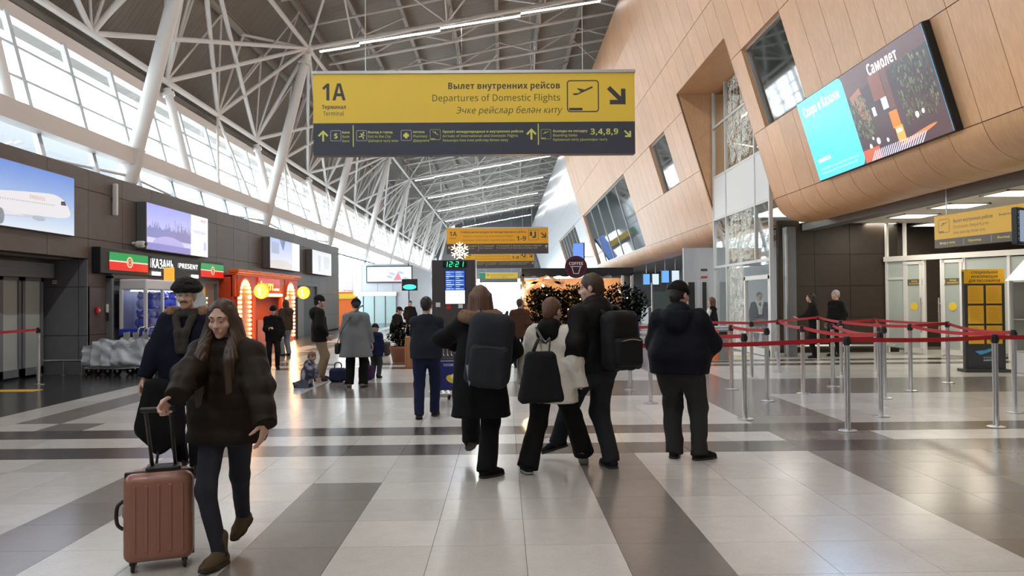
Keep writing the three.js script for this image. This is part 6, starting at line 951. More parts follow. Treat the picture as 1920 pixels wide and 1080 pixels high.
function person(o) {
  const root = o.at.clone().setY(0), t = thing('person', o.label, 'person', root, o.yaw, o.group); t.updateMatrixWorld(true);
  const loc = (v) => t.worldToLocal(v.clone()), s = o.H / 1.75, cs = o.cell ?? 0.014, w = o.wide ?? 1, p = o.pose ?? {};
  const hipY = (p.hip ?? 0.93) * s, J = { pel: V(p.shift ?? 0, hipY, p.shiftZ ?? 0) }, lean = p.lean ?? 0, side = p.sideLean ?? 0;
  const up = (x, y, z) => V(x, y, z).multiplyScalar(s).applyAxisAngle(V(1, 0, 0), lean).applyAxisAngle(V(0, 0, 1), side).add(J.pel);
  for (const [k, q] of [['L', 1], ['R', -1]]) {
    J['hip' + k] = V(q * 0.092 * s, -0.02 * s, 0).add(J.pel); J['sh' + k] = up(q * 0.168 * (0.5 + 0.5 * w), 0.458, -0.01);
    const an = p['ank' + k] ? (p['ank' + k].isVector3 ? loc(p['ank' + k]) : V(...p['ank' + k])) : V(q * 0.11 * s, 0.085 * s, 0);
    [J['kn' + k], J['an' + k]] = ik(J['hip' + k], an, 0.43 * s, 0.425 * s, p['knee' + k] ? V(...p['knee' + k]) : V(q * 0.12, 0, 1));
    const wr = p['wr' + k] ? (p['wr' + k].isVector3 ? loc(p['wr' + k]) : V(...p['wr' + k]).multiplyScalar(s)) : up(q * 0.26 * (0.4 + 0.6 * w), -0.04, 0.06);
    [J['el' + k], J['wr' + k]] = ik(J['sh' + k], wr, 0.29 * s, 0.255 * s, p['elb' + k] ? V(...p['elb' + k]) : V(q * 0.5, -0.3, -1));
  }
  const head = up(0, 0.695, 0.02), neck0 = up(0, 0.48, -0.02), hq = new THREE.Quaternion().setFromEuler(new THREE.Euler((p.headPitch ?? 0), p.headYaw ?? 0, p.headTilt ?? 0, 'YXZ')), hs = (o.headScale ?? 1) * s;
  const HM = new THREE.Matrix4().compose(head, hq, V(hs, hs, hs)), inHead = (g) => { const q = g.clone(); q.applyMatrix4(HM); return q; };
  // body: one surface of trunk, limbs, head and hands
  const B = [cap(V(-0.07 * s, 0.02 * s, 0).add(J.pel), up(-0.065, 0.33, 0), 0.10 * s, 0.09 * s), cap(V(0.07 * s, 0.02 * s, 0).add(J.pel), up(0.065, 0.33, 0), 0.10 * s, 0.09 * s), cap(J.shL, J.shR, 0.046 * s), cap(neck0, head.clone().add(V(0, -0.1 * hs, -0.02 * hs).applyQuaternion(hq)), 0.056 * s, 0.05 * s)];
  for (const k of 'LR') B.push(cap(J['hip' + k], J['kn' + k], 0.08 * s, 0.052 * s), cap(J['kn' + k], J['an' + k], 0.052 * s, 0.036 * s), cap(J['sh' + k], J['el' + k], 0.045 * s, 0.037 * s), cap(J['el' + k], J['wr' + k], 0.037 * s, 0.025 * s));
  const geos = [nets(field(B, 0.03), boundsOf(B, 0.03), Math.max(cs * 1.15, 0.016), () => SKIN), inHead(headGeo(o.sex ?? 'm', cs < 0.016 ? 0.0042 : 0.008))];
  if (o.hands !== false) for (const [k, q] of [['L', 1], ['R', -1]]) {
    const hd = (o.hand && o.hand[k]) || {}; if (hd.hidden) continue;
    const dir = hd.dir ? V(...hd.dir).normalize() : J['wr' + k].clone().sub(J['el' + k]).normalize(); let th = V(...(hd.thumb ?? [0, 0, 1])); th.addScaledVector(dir, -th.dot(dir)).normalize(); const palm = V(...(hd.palm ?? [-q, 0, 0])); palm.addScaledVector(dir, -palm.dot(dir)).addScaledVector(th, -palm.dot(th)).normalize();
    const P = handPrims(J['wr' + k], dir, palm, th, s * (o.handScale ?? 1), hd.curl ?? 0.4); geos.push(nets(field(P, 0.006), boundsOf(P, 0.012), cs < 0.016 ? 0.0038 : 0.007, () => SKIN));
  }
  part(t, 'body', mergeGeometries(geos), skinMat);
  if (o.face !== false) for (const q of [-1, 1]) {
    const e = new THREE.SphereGeometry(0.0118, 14, 10); e.translate(q * 0.031, 0.004, 0.0765); const ew = part(t, 'eye', inHead(e), eyeWhite); const ir = new THREE.SphereGeometry(0.0062, 10, 8); ir.scale(1, 1, 0.5); ir.translate(q * 0.031, p.lookDown ? -0.001 : 0.004, 0.0865); part(ew, 'iris', inHead(ir), eyeDark);
    const lid = new THREE.SphereGeometry(0.0135, 14, 8, 0, Math.PI * 2, 0, p.lookDown ? 1.45 : 1.0); lid.rotateX(p.lookDown ? 0.55 : 0.25); lid.translate(q * 0.031, 0.004, 0.0765); part(ew, 'eyelid', inHead(lid), std(lin(0.42, 0.23, 0.17), 0.5));
    part(t, 'eyebrow', inHead(tube([[q * 0.014, 0.027, 0.0935], [q * 0.03, 0.0325, 0.0905], [q * 0.047, 0.025, 0.077]], 0.0036, 10, 6)), HAIR[o.hairColor ?? 'dark']);
  }
  if (o.moustache) part(t, 'moustache', inHead(tube([[-0.03, -0.062, 0.078], [-0.014, -0.05, 0.096], [0, -0.047, 0.099], [0.014, -0.05, 0.096], [0.03, -0.062, 0.078]], 0.0085, 16, 8)), o.moustache);
  if (o.hair) part(t, 'hair', inHead(hairGeo(o.hair, cs < 0.016 ? 0.005 : 0.009)), HAIR[o.hairColor ?? 'dark']);
  if (o.hat) part(t, 'hat', inHead(hatGeo(o.hat, cs < 0.016 ? 0.005 : 0.009)), o.hatMat ?? cloth(0.008, 0.008, 0.009));
  // trousers
  const tr = o.trousers ?? {}, ti = tr.loose ?? 0.018, T = [cap(V(-0.075 * s, 0.06 * s, 0).add(J.pel), V(-0.07 * s, -0.03 * s, 0).add(J.pel), (0.11 + ti * 0.7) * s * (0.6 + 0.4 * w)), cap(V(0.075 * s, 0.06 * s, 0).add(J.pel), V(0.07 * s, -0.03 * s, 0).add(J.pel), (0.11 + ti * 0.7) * s * (0.6 + 0.4 * w))];
  for (const k of 'LR') { const dn = J['an' + k].clone().sub(J['kn' + k]).normalize(); T.push(cap(J['hip' + k], J['kn' + k], (0.087 + ti) * s * (0.6 + 0.4 * w), (0.058 + ti) * s), cap(J['kn' + k], J['an' + k].clone().addScaledVector(dn, 0.035 * s), (0.058 + ti) * s, (0.044 + ti + (tr.flare ?? 0)) * s, true)); }
  const tf = field(T, 0.035), ta = tr.folds ?? 0.006; part(t, 'trousers', nets((x, y, z) => tf(x, y, z) + fold(x, y, z, ta, 10), boundsOf(T, 0.03), cs), tr.mat ?? cloth(0.01, 0.01, 0.011));
  // shoes
  for (const [k, q] of [['L', 1], ['R', -1]]) {
    const st = (p['foot' + k]) ?? [q * 0.2, 0], yaw = st[0], pitch = st[1], fw = V(Math.sin(yaw) * Math.cos(pitch), -Math.sin(pitch), Math.cos(yaw) * Math.cos(pitch)), rt = V(Math.cos(yaw), 0, -Math.sin(yaw)), un = fw.clone().cross(rt).normalize(), A = J['an' + k], at = (f, u, r = 0) => A.clone().addScaledVector(fw, f * s).addScaledVector(un, u * s).addScaledVector(rt, r * s);
    const S = [cap(at(-0.035, -0.042), at(0.10, -0.05), 0.046 * s, 0.044 * s), cap(at(0.10, -0.05), at(0.165, -0.056), 0.045 * s, 0.033 * s), cap(at(0, 0.0), at(0.045, -0.03), 0.043 * s, 0.042 * s), cap(at(-0.005, 0.0), at(-0.005, (o.boots ?? 0.03)), 0.045 * s, 0.05 * s)];
    const sf = field(S, 0.02), b0 = at(0, -0.084); const cut = (x, y, z) => -((x - b0.x) * un.x + (y - b0.y) * un.y + (z - b0.z) * un.z);
    const sh = part(t, 'shoe', nets((x, y, z) => Math.max(sf(x, y, z), cut(x, y, z) + 0.012 * s), boundsOf(S, 0.02), Math.max(cs * 0.7, 0.007)), o.shoeMat ?? cloth(0.012, 0.011, 0.011, 0.6));
    const so = field([cap(at(-0.035, -0.074), at(0.10, -0.074), 0.05 * s, 0.05 * s), cap(at(0.1, -0.074), at(0.165, -0.074), 0.05 * s, 0.037 * s)], 0.02); part(sh, 'sole', nets((x, y, z) => Math.max(so(x, y, z), cut(x, y, z), -cut(x, y, z) - 0.022 * s), boundsOf(S, 0.03), Math.max(cs * 0.7, 0.007)), o.soleMat ?? M.rubber);
  }
  // jacket or coat
  const c = o.coat ?? {}, ci = (c.bulk ?? 0.03), hem = (c.hem ?? 0.78) * s, fl = c.flare ?? 0, ww = w * (c.wide ?? 1), hemY = hem, bel = o.belly ?? 0;
  const lowY = Math.min(hemY - hipY, 0), K = [];
  for (const q of [-1, 1]) K.push(cap(V(q * (0.08 + fl) * s * ww, lowY - 0.04, 0).add(J.pel), up(q * 0.075 * ww, 0.12, bel * 0.5), (0.112 + ci + fl * 0.6) * s * (0.6 + 0.4 * ww), (0.105 + ci + bel) * s * (0.7 + 0.3 * ww)), cap(up(q * 0.075 * ww, 0.12, bel * 0.5), up(q * 0.08 * ww, 0.33, 0), (0.105 + ci + bel) * s * (0.7 + 0.3 * ww), (0.096 + ci * 0.8) * s * (0.7 + 0.3 * ww)));
  K.push(cap(J.shL, J.shR, (0.05 + ci * 0.5) * s)); for (const k of 'LR') K.push(cap(up(0, 0.51, -0.02), J['sh' + k], (0.05 + ci * 0.3) * s, (0.045 + ci * 0.5) * s)); const ai = c.arm ?? ci;
  if (!c.sleeveless) for (const k of 'LR') { const dn = J['wr' + k].clone().sub(J['el' + k]).normalize(); K.push(cap(J['sh' + k], J['el' + k], (0.052 + ai * 0.85) * s, (0.044 + ai * 0.9) * s), cap(J['el' + k], J['wr' + k].clone().addScaledVector(dn, (c.cuff ?? 0.0) * s), (0.044 + ai * 0.9) * s, (0.032 + ai * 0.7) * s, true)); }
  if (c.collar !== 0) K.push(cap(up(0, 0.47, -0.015), up(0, 0.47 + (c.collar ?? 0.07), -0.005), (0.085 + ci * 0.4) * s, (0.078 + ci * 0.2) * s, true));
  if (c.hood) K.push(ell(up(0, 0.50, -0.10), V(0.15, 0.085, 0.09).multiplyScalar(s)), ell(up(0, 0.43, -0.135), V(0.11, 0.10, 0.06).multiplyScalar(s)));
  const kf = field(K, c.smooth ?? 0.05), q0 = c.quilt ?? 0, amp = c.folds ?? 0.008, fr = c.freq ?? 8;
  const kfun = (x, y, z) => { let d = kf(x, y, z) + fold(x, y, z, amp, fr); if (q0) d -= q0 * (Math.abs(Math.sin((y + 0.02 * noise3(x * 5, y * 5, z * 5)) * Math.PI / (c.baffle ?? 0.1))) - 0.5); return Math.max(d, hemY - y); };
  const kb = boundsOf(K, 0.045); kb[0].y = Math.max(kb[0].y, hemY - 0.03); const coat = part(t, c.name ?? 'jacket', nets(kfun, kb, c.cell ?? cs), c.mat ?? cloth(0.012, 0.012, 0.014)); void coat;
  if (c.sleeveless) { const Z = []; for (const k of 'LR') Z.push(cap(J['sh' + k], J['el' + k], 0.07 * s, 0.06 * s), cap(J['el' + k], J['wr' + k], 0.06 * s, 0.043 * s, true)); const zf = field(Z, 0.03); part(t, 'sleeves', nets((x, y, z) => zf(x, y, z) + fold(x, y, z, 0.006), boundsOf(Z, 0.03), cs), c.sleeveMat); }
  if (o.furCollar) { const R = []; for (let i = 0; i < 10; i++) { const a0 = i / 10 * 6.283, a1 = (i + 1) / 10 * 6.283, P = (a) => up(0.15 * Math.sin(a), 0.535 + 0.01 * Math.cos(a) - (Math.cos(a) > 0.7 ? 0.05 : 0), 0.12 * Math.cos(a) - 0.03); if (Math.cos((a0 + a1) / 2) > (o.furOpen ?? 0.75)) continue; R.push(cap(P(a0), P(a1), 0.058 * s)); } const rf = field(R, 0.03); part(t, 'fur_collar', nets((x, y, z) => rf(x, y, z) + 0.008 * noise3(x * 60, y * 60, z * 60) + 0.008 * noise3(x * 25, y * 25, z * 25), boundsOf(R, 0.03), Math.min(cs, 0.009)), o.furCollar); }
  if (o.hoodMat) { const R = [ell(up(0, 0.545, -0.045), V(0.125, 0.085, 0.115).multiplyScalar(s)), ell(up(0, 0.47, -0.11), V(0.12, 0.09, 0.07).multiplyScalar(s))], rf = field(R, 0.05), hc = head.clone(); part(t, 'hood', nets((x, y, z) => Math.max(rf(x, y, z) + fold(x, y, z, 0.008, 14), -(Math.hypot(x - hc.x, y - hc.y, z - hc.z - 0.03) - 0.1 * s)), boundsOf(R, 0.03), Math.min(cs, 0.012)), o.hoodMat); }
  if (o.scarf) { const R = []; for (let i = 0; i < 12; i++) { const a0 = i / 12 * 6.283, a1 = (i + 1) / 12 * 6.283, P = (a) => up(0.088 * Math.sin(a), 0.525 + 0.012 * Math.sin(a * 2), 0.085 * Math.cos(a) - 0.012); R.push(cap(P(a0), P(a1), 0.036 * s)); } if (o.scarfEnds) for (const q of [-1, 1]) R.push(cap(up(q * 0.075, 0.5, 0.09), up(q * 0.035, 0.36, 0.15 + ci * 0.7), 0.034 * s, 0.036 * s), cap(up(q * 0.035, 0.36, 0.15 + ci * 0.7), up(q * 0.02, 0.2, 0.135 + ci), 0.036 * s, 0.034 * s)); const rf = field(R, 0.025); part(t, 'scarf', nets((x, y, z) => rf(x, y, z) + fold(x, y, z, 0.007, 22), boundsOf(R, 0.02), Math.min(cs, 0.01)), o.scarf); }
  t.userData.J = undefined; return { t, J, s, up, loc };
}
function worn(name, label, category, P, at, turn = 0) { const w = P.t.localToWorld(at.clone()); return thing(name, label, category, w, P.t.rotation.y + turn); }
function softBox(w, h, d, r, amp, cell = 0.012, seed = 0) {
  const f = (x, y, z) => { const a = Math.abs(x) - w / 2 + r, b = Math.abs(y) - h / 2 + r, c = Math.abs(z) - d / 2 + r; return Math.hypot(Math.max(a, 0), Math.max(b, 0), Math.max(c, 0)) + Math.min(Math.max(a, b, c), 0) - r + fold(x + seed, y, z, amp, 7); };
  return nets(f, [V(-w / 2 - 0.04, -h / 2 - 0.04, -d / 2 - 0.04), V(w / 2 + 0.04, h / 2 + 0.04, d / 2 + 0.04)], cell);
}
function strap(points, w = 0.04, th = 0.008) { const g = tube(points, 1, 28, 8); const c = new THREE.CatmullRomCurve3(points.map((p) => p.isVector3 ? p : V(...p))), pos = g.attributes.position; const fr = c.computeFrenetFrames(28, false); let n = 0; for (let i = 0; i <= 28; i++) { const P = c.getPointAt(i / 28); for (let j = 0; j <= 8; j++, n++) { const a = j / 8 * Math.PI * 2; const v = fr.normals[i].clone().multiplyScalar(Math.cos(a) * th).addScaledVector(fr.binormals[i], Math.sin(a) * w / 2); pos.setXYZ(n, P.x + v.x, P.y + v.y, P.z + v.z); } } g.computeVertexNormals(); return g; }

// ---- the people in the photograph
const PI = Math.PI, FL = (px, py, y = 0) => onFloor(px, py).setY(y);
const ankleAt = (px, py, lift = 0, yaw = 0) => { const p = onFloor(px, py); p.y = 0.085 + lift; return p; };
{ // woman with the suitcase
  const wr = atDepth(332, 742, 4.42), P = person({ label: 'woman with long brown hair in a brown puffer jacket pulling a suitcase', at: onFloor(446, 1040), yaw: -0.2, H: 1.62, sex: 'f', cell: 0.012, hair: 'long', hairColor: 'brown',
    pose: { hip: 0.925, shiftZ: 0.12, lean: 0.05, headPitch: 0.2, headYaw: 0.08, lookDown: true, ankR: ankleAt(412, 1062), ankL: ankleAt(456, 1012, 0.04), footL: [0.1, 0.35], footR: [-0.05, -0.05], wrR: wr, elbR: [-0.9, -0.2, -0.5], wrL: atDepth(510, 838, 4.42), elbL: [1, -0.1, -0.3] },
    hand: { R: { dir: [-0.75, -0.55, 0.25], thumb: [-0.2, 0.3, 0.9], palm: [0.3, -0.9, 0.2], curl: 0.85 }, L: { dir: [-0.05, -1, 0.1], curl: 0.35 } },
    coat: { hem: 0.80, bulk: 0.055, arm: 0.052, wide: 1.15, quilt: 0.008, baffle: 0.105, folds: 0.011, hood: true, collar: 0.06, cuff: 0.045, mat: cloth(0.0155, 0.0090, 0.0050, 0.65, 0.04) }, trousers: { loose: 0.006, folds: 0.004, mat: cloth(0.030, 0.032, 0.042) }, shoeMat: cloth(0.10, 0.075, 0.05), boots: 0.1 });
  void P;
  const B = V(-2.10, 0, -4.80), t = thing('suitcase', 'rose brown hard shell suitcase pulled by the woman in brown', 'suitcase', B, 0.34), rose = phys(lin(0.30, 0.135, 0.095), 0.38, { clearcoat: 0.2 }), W = 0.385, H = 0.52, d = 0.25;
  const hw = wr.clone().add(V(-0.02, -0.02, 0));
  const g = t.worldToLocal.bind(t); t.updateMatrixWorld(true); const hl = g(atDepth(296, 768, 4.5));
  const f = part(t, 'front_shell', softBox(W, H, d * 0.52, 0.05, 0.0, 0.009), rose); f.position.set(0, 0.06 + H / 2, d * 0.235); const b2 = part(t, 'back_shell', softBox(W, H, d * 0.52, 0.05, 0, 0.009), rose); b2.position.set(0, 0.06 + H / 2, -d * 0.235); void hw;
  for (let i = 0; i < 5; i++) part(f, 'rib', rbox(0.02, H - 0.12, 0.012, 0.005, -0.13 + i * 0.065, 0, d * 0.262), rose);
  part(t, 'zip_band', rbox(W + 0.004, H + 0.004, 0.02, 0.008, 0, 0.06 + H / 2, 0), M.black); part(t, 'side_handle', tube([[-W / 2 - 0.004, 0.42, 0.03], [-W / 2 - 0.035, 0.39, 0.03], [-W / 2 - 0.035, 0.28, 0.03], [-W / 2 - 0.004, 0.25, 0.03]], 0.011, 20, 8), M.black); part(t, 'lock', rbox(0.02, 0.07, 0.05, 0.006, -W / 2 - 0.008, 0.34, -0.05), M.steel);
  part(t, 'top_plate', rbox(0.2, 0.05, 0.12, 0.015, 0.02, 0.06 + H, -0.05), M.black);
  const top = V(hl.x, hl.y, hl.z); for (const s of [-1, 1]) part(t, 'pull_rod', bar([0.02 + s * 0.065, 0.06 + H, -0.08], [top.x + s * 0.065, top.y, top.z], 0.011, 10), M.black); part(t, 'pull_grip', rbox(0.19, 0.032, 0.035, 0.014, top.x, top.y, top.z), M.black);
  for (const [x, z] of [[-W / 2 + 0.05, d / 2 - 0.05], [W / 2 - 0.05, d / 2 - 0.05], [-W / 2 + 0.05, -d / 2 + 0.05], [W / 2 - 0.05, -d / 2 + 0.05]]) { const w = part(t, 'wheel', (() => { const q = new THREE.TorusGeometry(0.022, 0.01, 8, 18); q.rotateY(PI / 2); q.translate(x, 0.032, z); return q; })(), M.rubber); part(w, 'fork', rbox(0.035, 0.03, 0.035, 0.008, x, 0.058, z), M.black); }
}
{ // man in the fur hat
  const P = person({ label: 'man with moustache in a black fur hat and long navy coat', at: onFloor(352, 884), yaw: 0.12, H: 1.80, cell: 0.014, hat: 'ushanka', hatMat: std(lin(0.006, 0.006, 0.006), 0.95), hair: 'short', hairColor: 'grey', moustache: std(lin(0.10, 0.075, 0.06), 0.8), furCollar: std(lin(0.24, 0.14, 0.075), 0.95), furOpen: 0.45, scarf: cloth(0.045, 0.042, 0.038), scarfEnds: true,
    pose: { hip: 0.925, ankL: [0.12, 0.09, 0.12], ankR: [-0.1, 0.11, -0.16], footR: [-0.15, 0.2], wrR: [-0.36, 0.84, 0.12], elbR: [-0.8, 0, -0.6], wrL: [0.36, 0.82, 0.1], headPitch: 0.04, headYaw: -0.05 },
    coat: { name: 'coat', hem: 0.62, bulk: 0.045, arm: 0.04, wide: 1.1, flare: 0.02, folds: 0.011, mat: cloth(0.0065, 0.0085, 0.02) }, trousers: { loose: 0.022, mat: cloth(0.008, 0.008, 0.009) } });
  const c = thing('folded_coat', 'black coat hanging over the arm of the man in the fur hat', 'coat', atDepth(296, 745, 7.15), 0.15), K = [cap(V(0, 0.06, 0), V(-0.03, -0.28, 0.02), 0.13, 0.15), cap(V(-0.03, -0.28, 0.02), V(0.02, -0.42, 0.02), 0.14, 0.1), cap(V(0.1, 0.05, 0), V(0.13, -0.36, 0), 0.09, 0.11)], kf = field(K, 0.06);
  part(c, 'cloth', nets((x, y, z) => kf(x, y, z * 1.7) + fold(x, y, z, 0.022, 8), boundsOf(K, 0.05), 0.014), cloth(0.007, 0.007, 0.008)); part(c, 'hanging_belt', strap([[-0.06, -0.4, 0.03], [-0.05, -0.6, 0.04], [-0.02, -0.78, 0.04], [0.0, -0.6, 0.05], [0.02, -0.42, 0.03]], 0.035), M.black); void P;
}
person({ label: 'man in a black cap, black jacket and beige trousers looking along the hall', at: onFloor(599, 714), yaw: 1.95, H: 1.72, cell: 0.02, hat: 'beanie', hair: 'short', hairColor: 'dark', pose: { wrL: [0.19, 0.93, 0.12], wrR: [-0.19, 0.93, 0.12], elbL: [1, 0, -1], elbR: [-1, 0, -1], headYaw: -0.25, ankL: [0.13, 0.088, 0.05], ankR: [-0.12, 0.088, -0.05] }, coat: { hem: 0.80, bulk: 0.04, hood: true, mat: cloth(0.011, 0.010, 0.009) }, trousers: { loose: 0.032, mat: cloth(0.27, 0.20, 0.125) }, shoeMat: cloth(0.06, 0.05, 0.04) });
{
  const P = person({ label: 'woman in a grey hooded A-line coat seen from behind', at: onFloor(668, 726), yaw: PI, H: 1.64, sex: 'f', cell: 0.02, hair: 'short', hairColor: 'dark', hat: 'beanie', face: false, pose: { wrL: [0.3, 0.83, 0.12], wrR: [-0.3, 0.83, 0.12], headPitch: 0.25, headYaw: 0.3, ankL: [0.13, 0.088, 0], ankR: [-0.13, 0.088, 0] }, coat: { name: 'coat', hem: 0.60, bulk: 0.045, flare: 0.055, wide: 1.1, hood: true, mat: cloth(0.19, 0.205, 0.21) }, trousers: { loose: 0.03, flare: 0.02, mat: cloth(0.008, 0.008, 0.008) }, shoeMat: cloth(0.25, 0.22, 0.2) });
  const b = worn('crossbody_bag', 'small black bag on a long strap worn by the woman in grey', 'bag', P, V(0.34, 0.72, 0.02)); part(b, 'pouch', softBox(0.09, 0.2, 0.22, 0.03, 0.003, 0.014), M.black); part(b, 'strap', strap([[0, 0.1, -0.06], [-0.14, 0.38, -0.21], [-0.3, 0.62, -0.18], [-0.46, 0.79, -0.06], [-0.45, 0.78, 0.06]], 0.03), M.black);
}
person({ label: 'child in a navy jacket standing beside the woman in grey', at: onFloor(704, 709), yaw: PI - 0.3, H: 1.1, cell: 0.02, headScale: 1.25, hat: 'beanie', face: false, hatMat: cloth(0.01, 0.01, 0.02), pose: { wrL: [0.26, 0.75, 0.1], wrR: [-0.26, 0.75, 0.1] }, coat: { hem: 0.72, bulk: 0.055, flare: 0.02, mat: cloth(0.012, 0.016, 0.05) }, trousers: { loose: 0.035, mat: cloth(0.05, 0.055, 0.055) } });
{
  const pat = std(0xffffff, 0.85, 0, { vertexColors: true });
  const P = person({ label: 'small child in a patterned blue grey suit kneeling on the floor', at: onFloor(574, 726), yaw: 1.45, H: 1.0, cell: 0.016, headScale: 1.28, hair: 'short', hairColor: 'fair', pose: { hip: 0.34, lean: 0.28, kneeL: [0.2, -0.5, 1], kneeR: [-0.2, -0.5, 1], ankL: [0.09, 0.07, -0.17], ankR: [-0.09, 0.07, -0.17], footL: [0.1, 1.2], footR: [-0.1, 1.2], wrL: [0.12, 0.22, 0.42], wrR: [-0.12, 0.22, 0.42], headPitch: 0.35 }, coat: { hem: 0.12, bulk: 0.055, flare: 0.01, mat: pat }, trousers: { loose: 0.05, mat: cloth(0.09, 0.10, 0.14) } });
  const j = P.t.children.find((m) => m.name === 'jacket'), q = j.geometry.attributes.position, col = new Float32Array(q.count * 3); for (let i = 0; i < q.count; i++) { const n = noise3(q.getX(i) * 16, q.getY(i) * 16, q.getZ(i) * 16); col.set(n > 0.25 ? [0.35, 0.36, 0.42] : n > -0.1 ? [0.11, 0.12, 0.2] : [0.035, 0.038, 0.07], i * 3); } j.geometry.setAttribute('color', new THREE.BufferAttribute(col, 3));
}
function duffel(label, px, py, w, h, d, mat, turn) { const t = thing('travel_bag', label, 'bag', onFloor(px, py), turn), b = part(t, 'body', softBox(w, h, d, 0.07, 0.012, 0.016), mat); b.position.y = h / 2 + 0.005; part(t, 'handle', tube([[-w * 0.2, h - 0.02, 0], [-w * 0.15, h + 0.1, 0], [w * 0.15, h + 0.1, 0], [w * 0.2, h - 0.02, 0]], 0.012, 20, 8), M.black); part(t, 'zip', rbox(w * 0.7, 0.012, 0.02, 0.004, 0, h + 0.002, 0), M.black); }
duffel('navy travel bag on the floor before the woman in grey', 634, 716, 0.34, 0.27, 0.26, cloth(0.02, 0.025, 0.06), 0.2);
duffel('purple travel bag on the floor behind the woman in grey', 687, 713, 0.3, 0.3, 0.22, cloth(0.05, 0.02, 0.06), -0.2);
person({ label: 'man in a navy vest and blue trousers pushing a trolley', at: onFloor(801, 783), yaw: PI + 0.05, H: 1.65, cell: 0.017, hair: 'short', hairColor: 'dark', face: false, pose: { wrL: [0.2, 1.06, 0.44], wrR: [-0.24, 1.05, 0.44], elbL: [1, -0.6, -0.6], elbR: [-1, -0.6, -0.6], ankL: [0.1, 0.09, -0.14], ankR: [-0.1, 0.088, 0.12], footL: [0.1, 0.25], headYaw: -0.15 }, coat: { name: 'vest', hem: 0.86, bulk: 0.045, sleeveless: true, sleeveMat: cloth(0.012, 0.013, 0.016), mat: cloth(0.018, 0.022, 0.034) }, trousers: { loose: 0.024, mat: cloth(0.012, 0.017, 0.05) } });
{ // woman with backpack
  const P = person({ label: 'woman with brown bob in a long black coat and fur trimmed hood', at: onFloor(903, 892), yaw: PI + 0.02, H: 1.74, sex: 'f', cell: 0.014, hair: 'bob', hairColor: 'chestnut', face: false, furCollar: std(lin(0.17, 0.10, 0.058), 0.95), furOpen: 0.9,
    pose: { hip: 0.92, lean: 0.04, headYaw: 0.12, headPitch: 0.12, ankL: ankleAt(884, 864, 0.03), footL: [0.2, 0.45], ankR: ankleAt(913, 895), footR: [-0.9, 0], wrL: [0.18, 1.16, 0.34], elbL: [1, 0, -0.15], wrR: [-0.22, 1.0, 0.3], elbR: [-1, -0.4, -0.3] }, hand: { L: { hidden: true }, R: { hidden: true } },
    coat: { name: 'coat', hem: 0.545, bulk: 0.045, arm: 0.04, flare: 0.03, folds: 0.012, mat: cloth(0.006, 0.0065, 0.0075) }, trousers: { loose: 0.03, flare: 0.02, mat: cloth(0.007, 0.007, 0.008) }, shoeMat: cloth(0.009, 0.009, 0.009) });
  const b = worn('backpack', 'big dark grey backpack worn by the woman in the long black coat', 'backpack', P, V(-0.08, 1.16, -0.31)), m = cloth(0.022, 0.025, 0.031, 0.75); b.rotation.z = 0.12;
  part(b, 'body', softBox(0.40, 0.66, 0.24, 0.11, 0.01, 0.013), m); const pk = part(b, 'front_pocket', softBox(0.33, 0.34, 0.1, 0.05, 0.008, 0.013), m); pk.position.set(0, -0.12, -0.13); part(pk, 'zip', tube([[-0.14, 0.13, -0.045], [0, 0.155, -0.05], [0.14, 0.13, -0.045]], 0.004, 16, 6), M.rubber);
  part(b, 'reflective_patch', (() => { const g = new THREE.ExtrudeGeometry(new THREE.Shape([[0, 0.08], [0.1, 0.1], [0.05, -0.1]].map((q) => new THREE.Vector2(...q))), { depth: 0.006, bevelEnabled: false }); g.rotateY(PI); g.translate(0.19, -0.22, -0.12); return g; })(), cloth(0.25, 0.3, 0.38)); for (const s of [-1, 1]) part(b, 'strap', strap([[s * 0.1, 0.28, 0.1], [s * 0.12, 0.33, 0.2], [s * 0.13, 0.3, 0.34], [s * 0.15, 0.12, 0.42]], 0.06, 0.012), m);
}
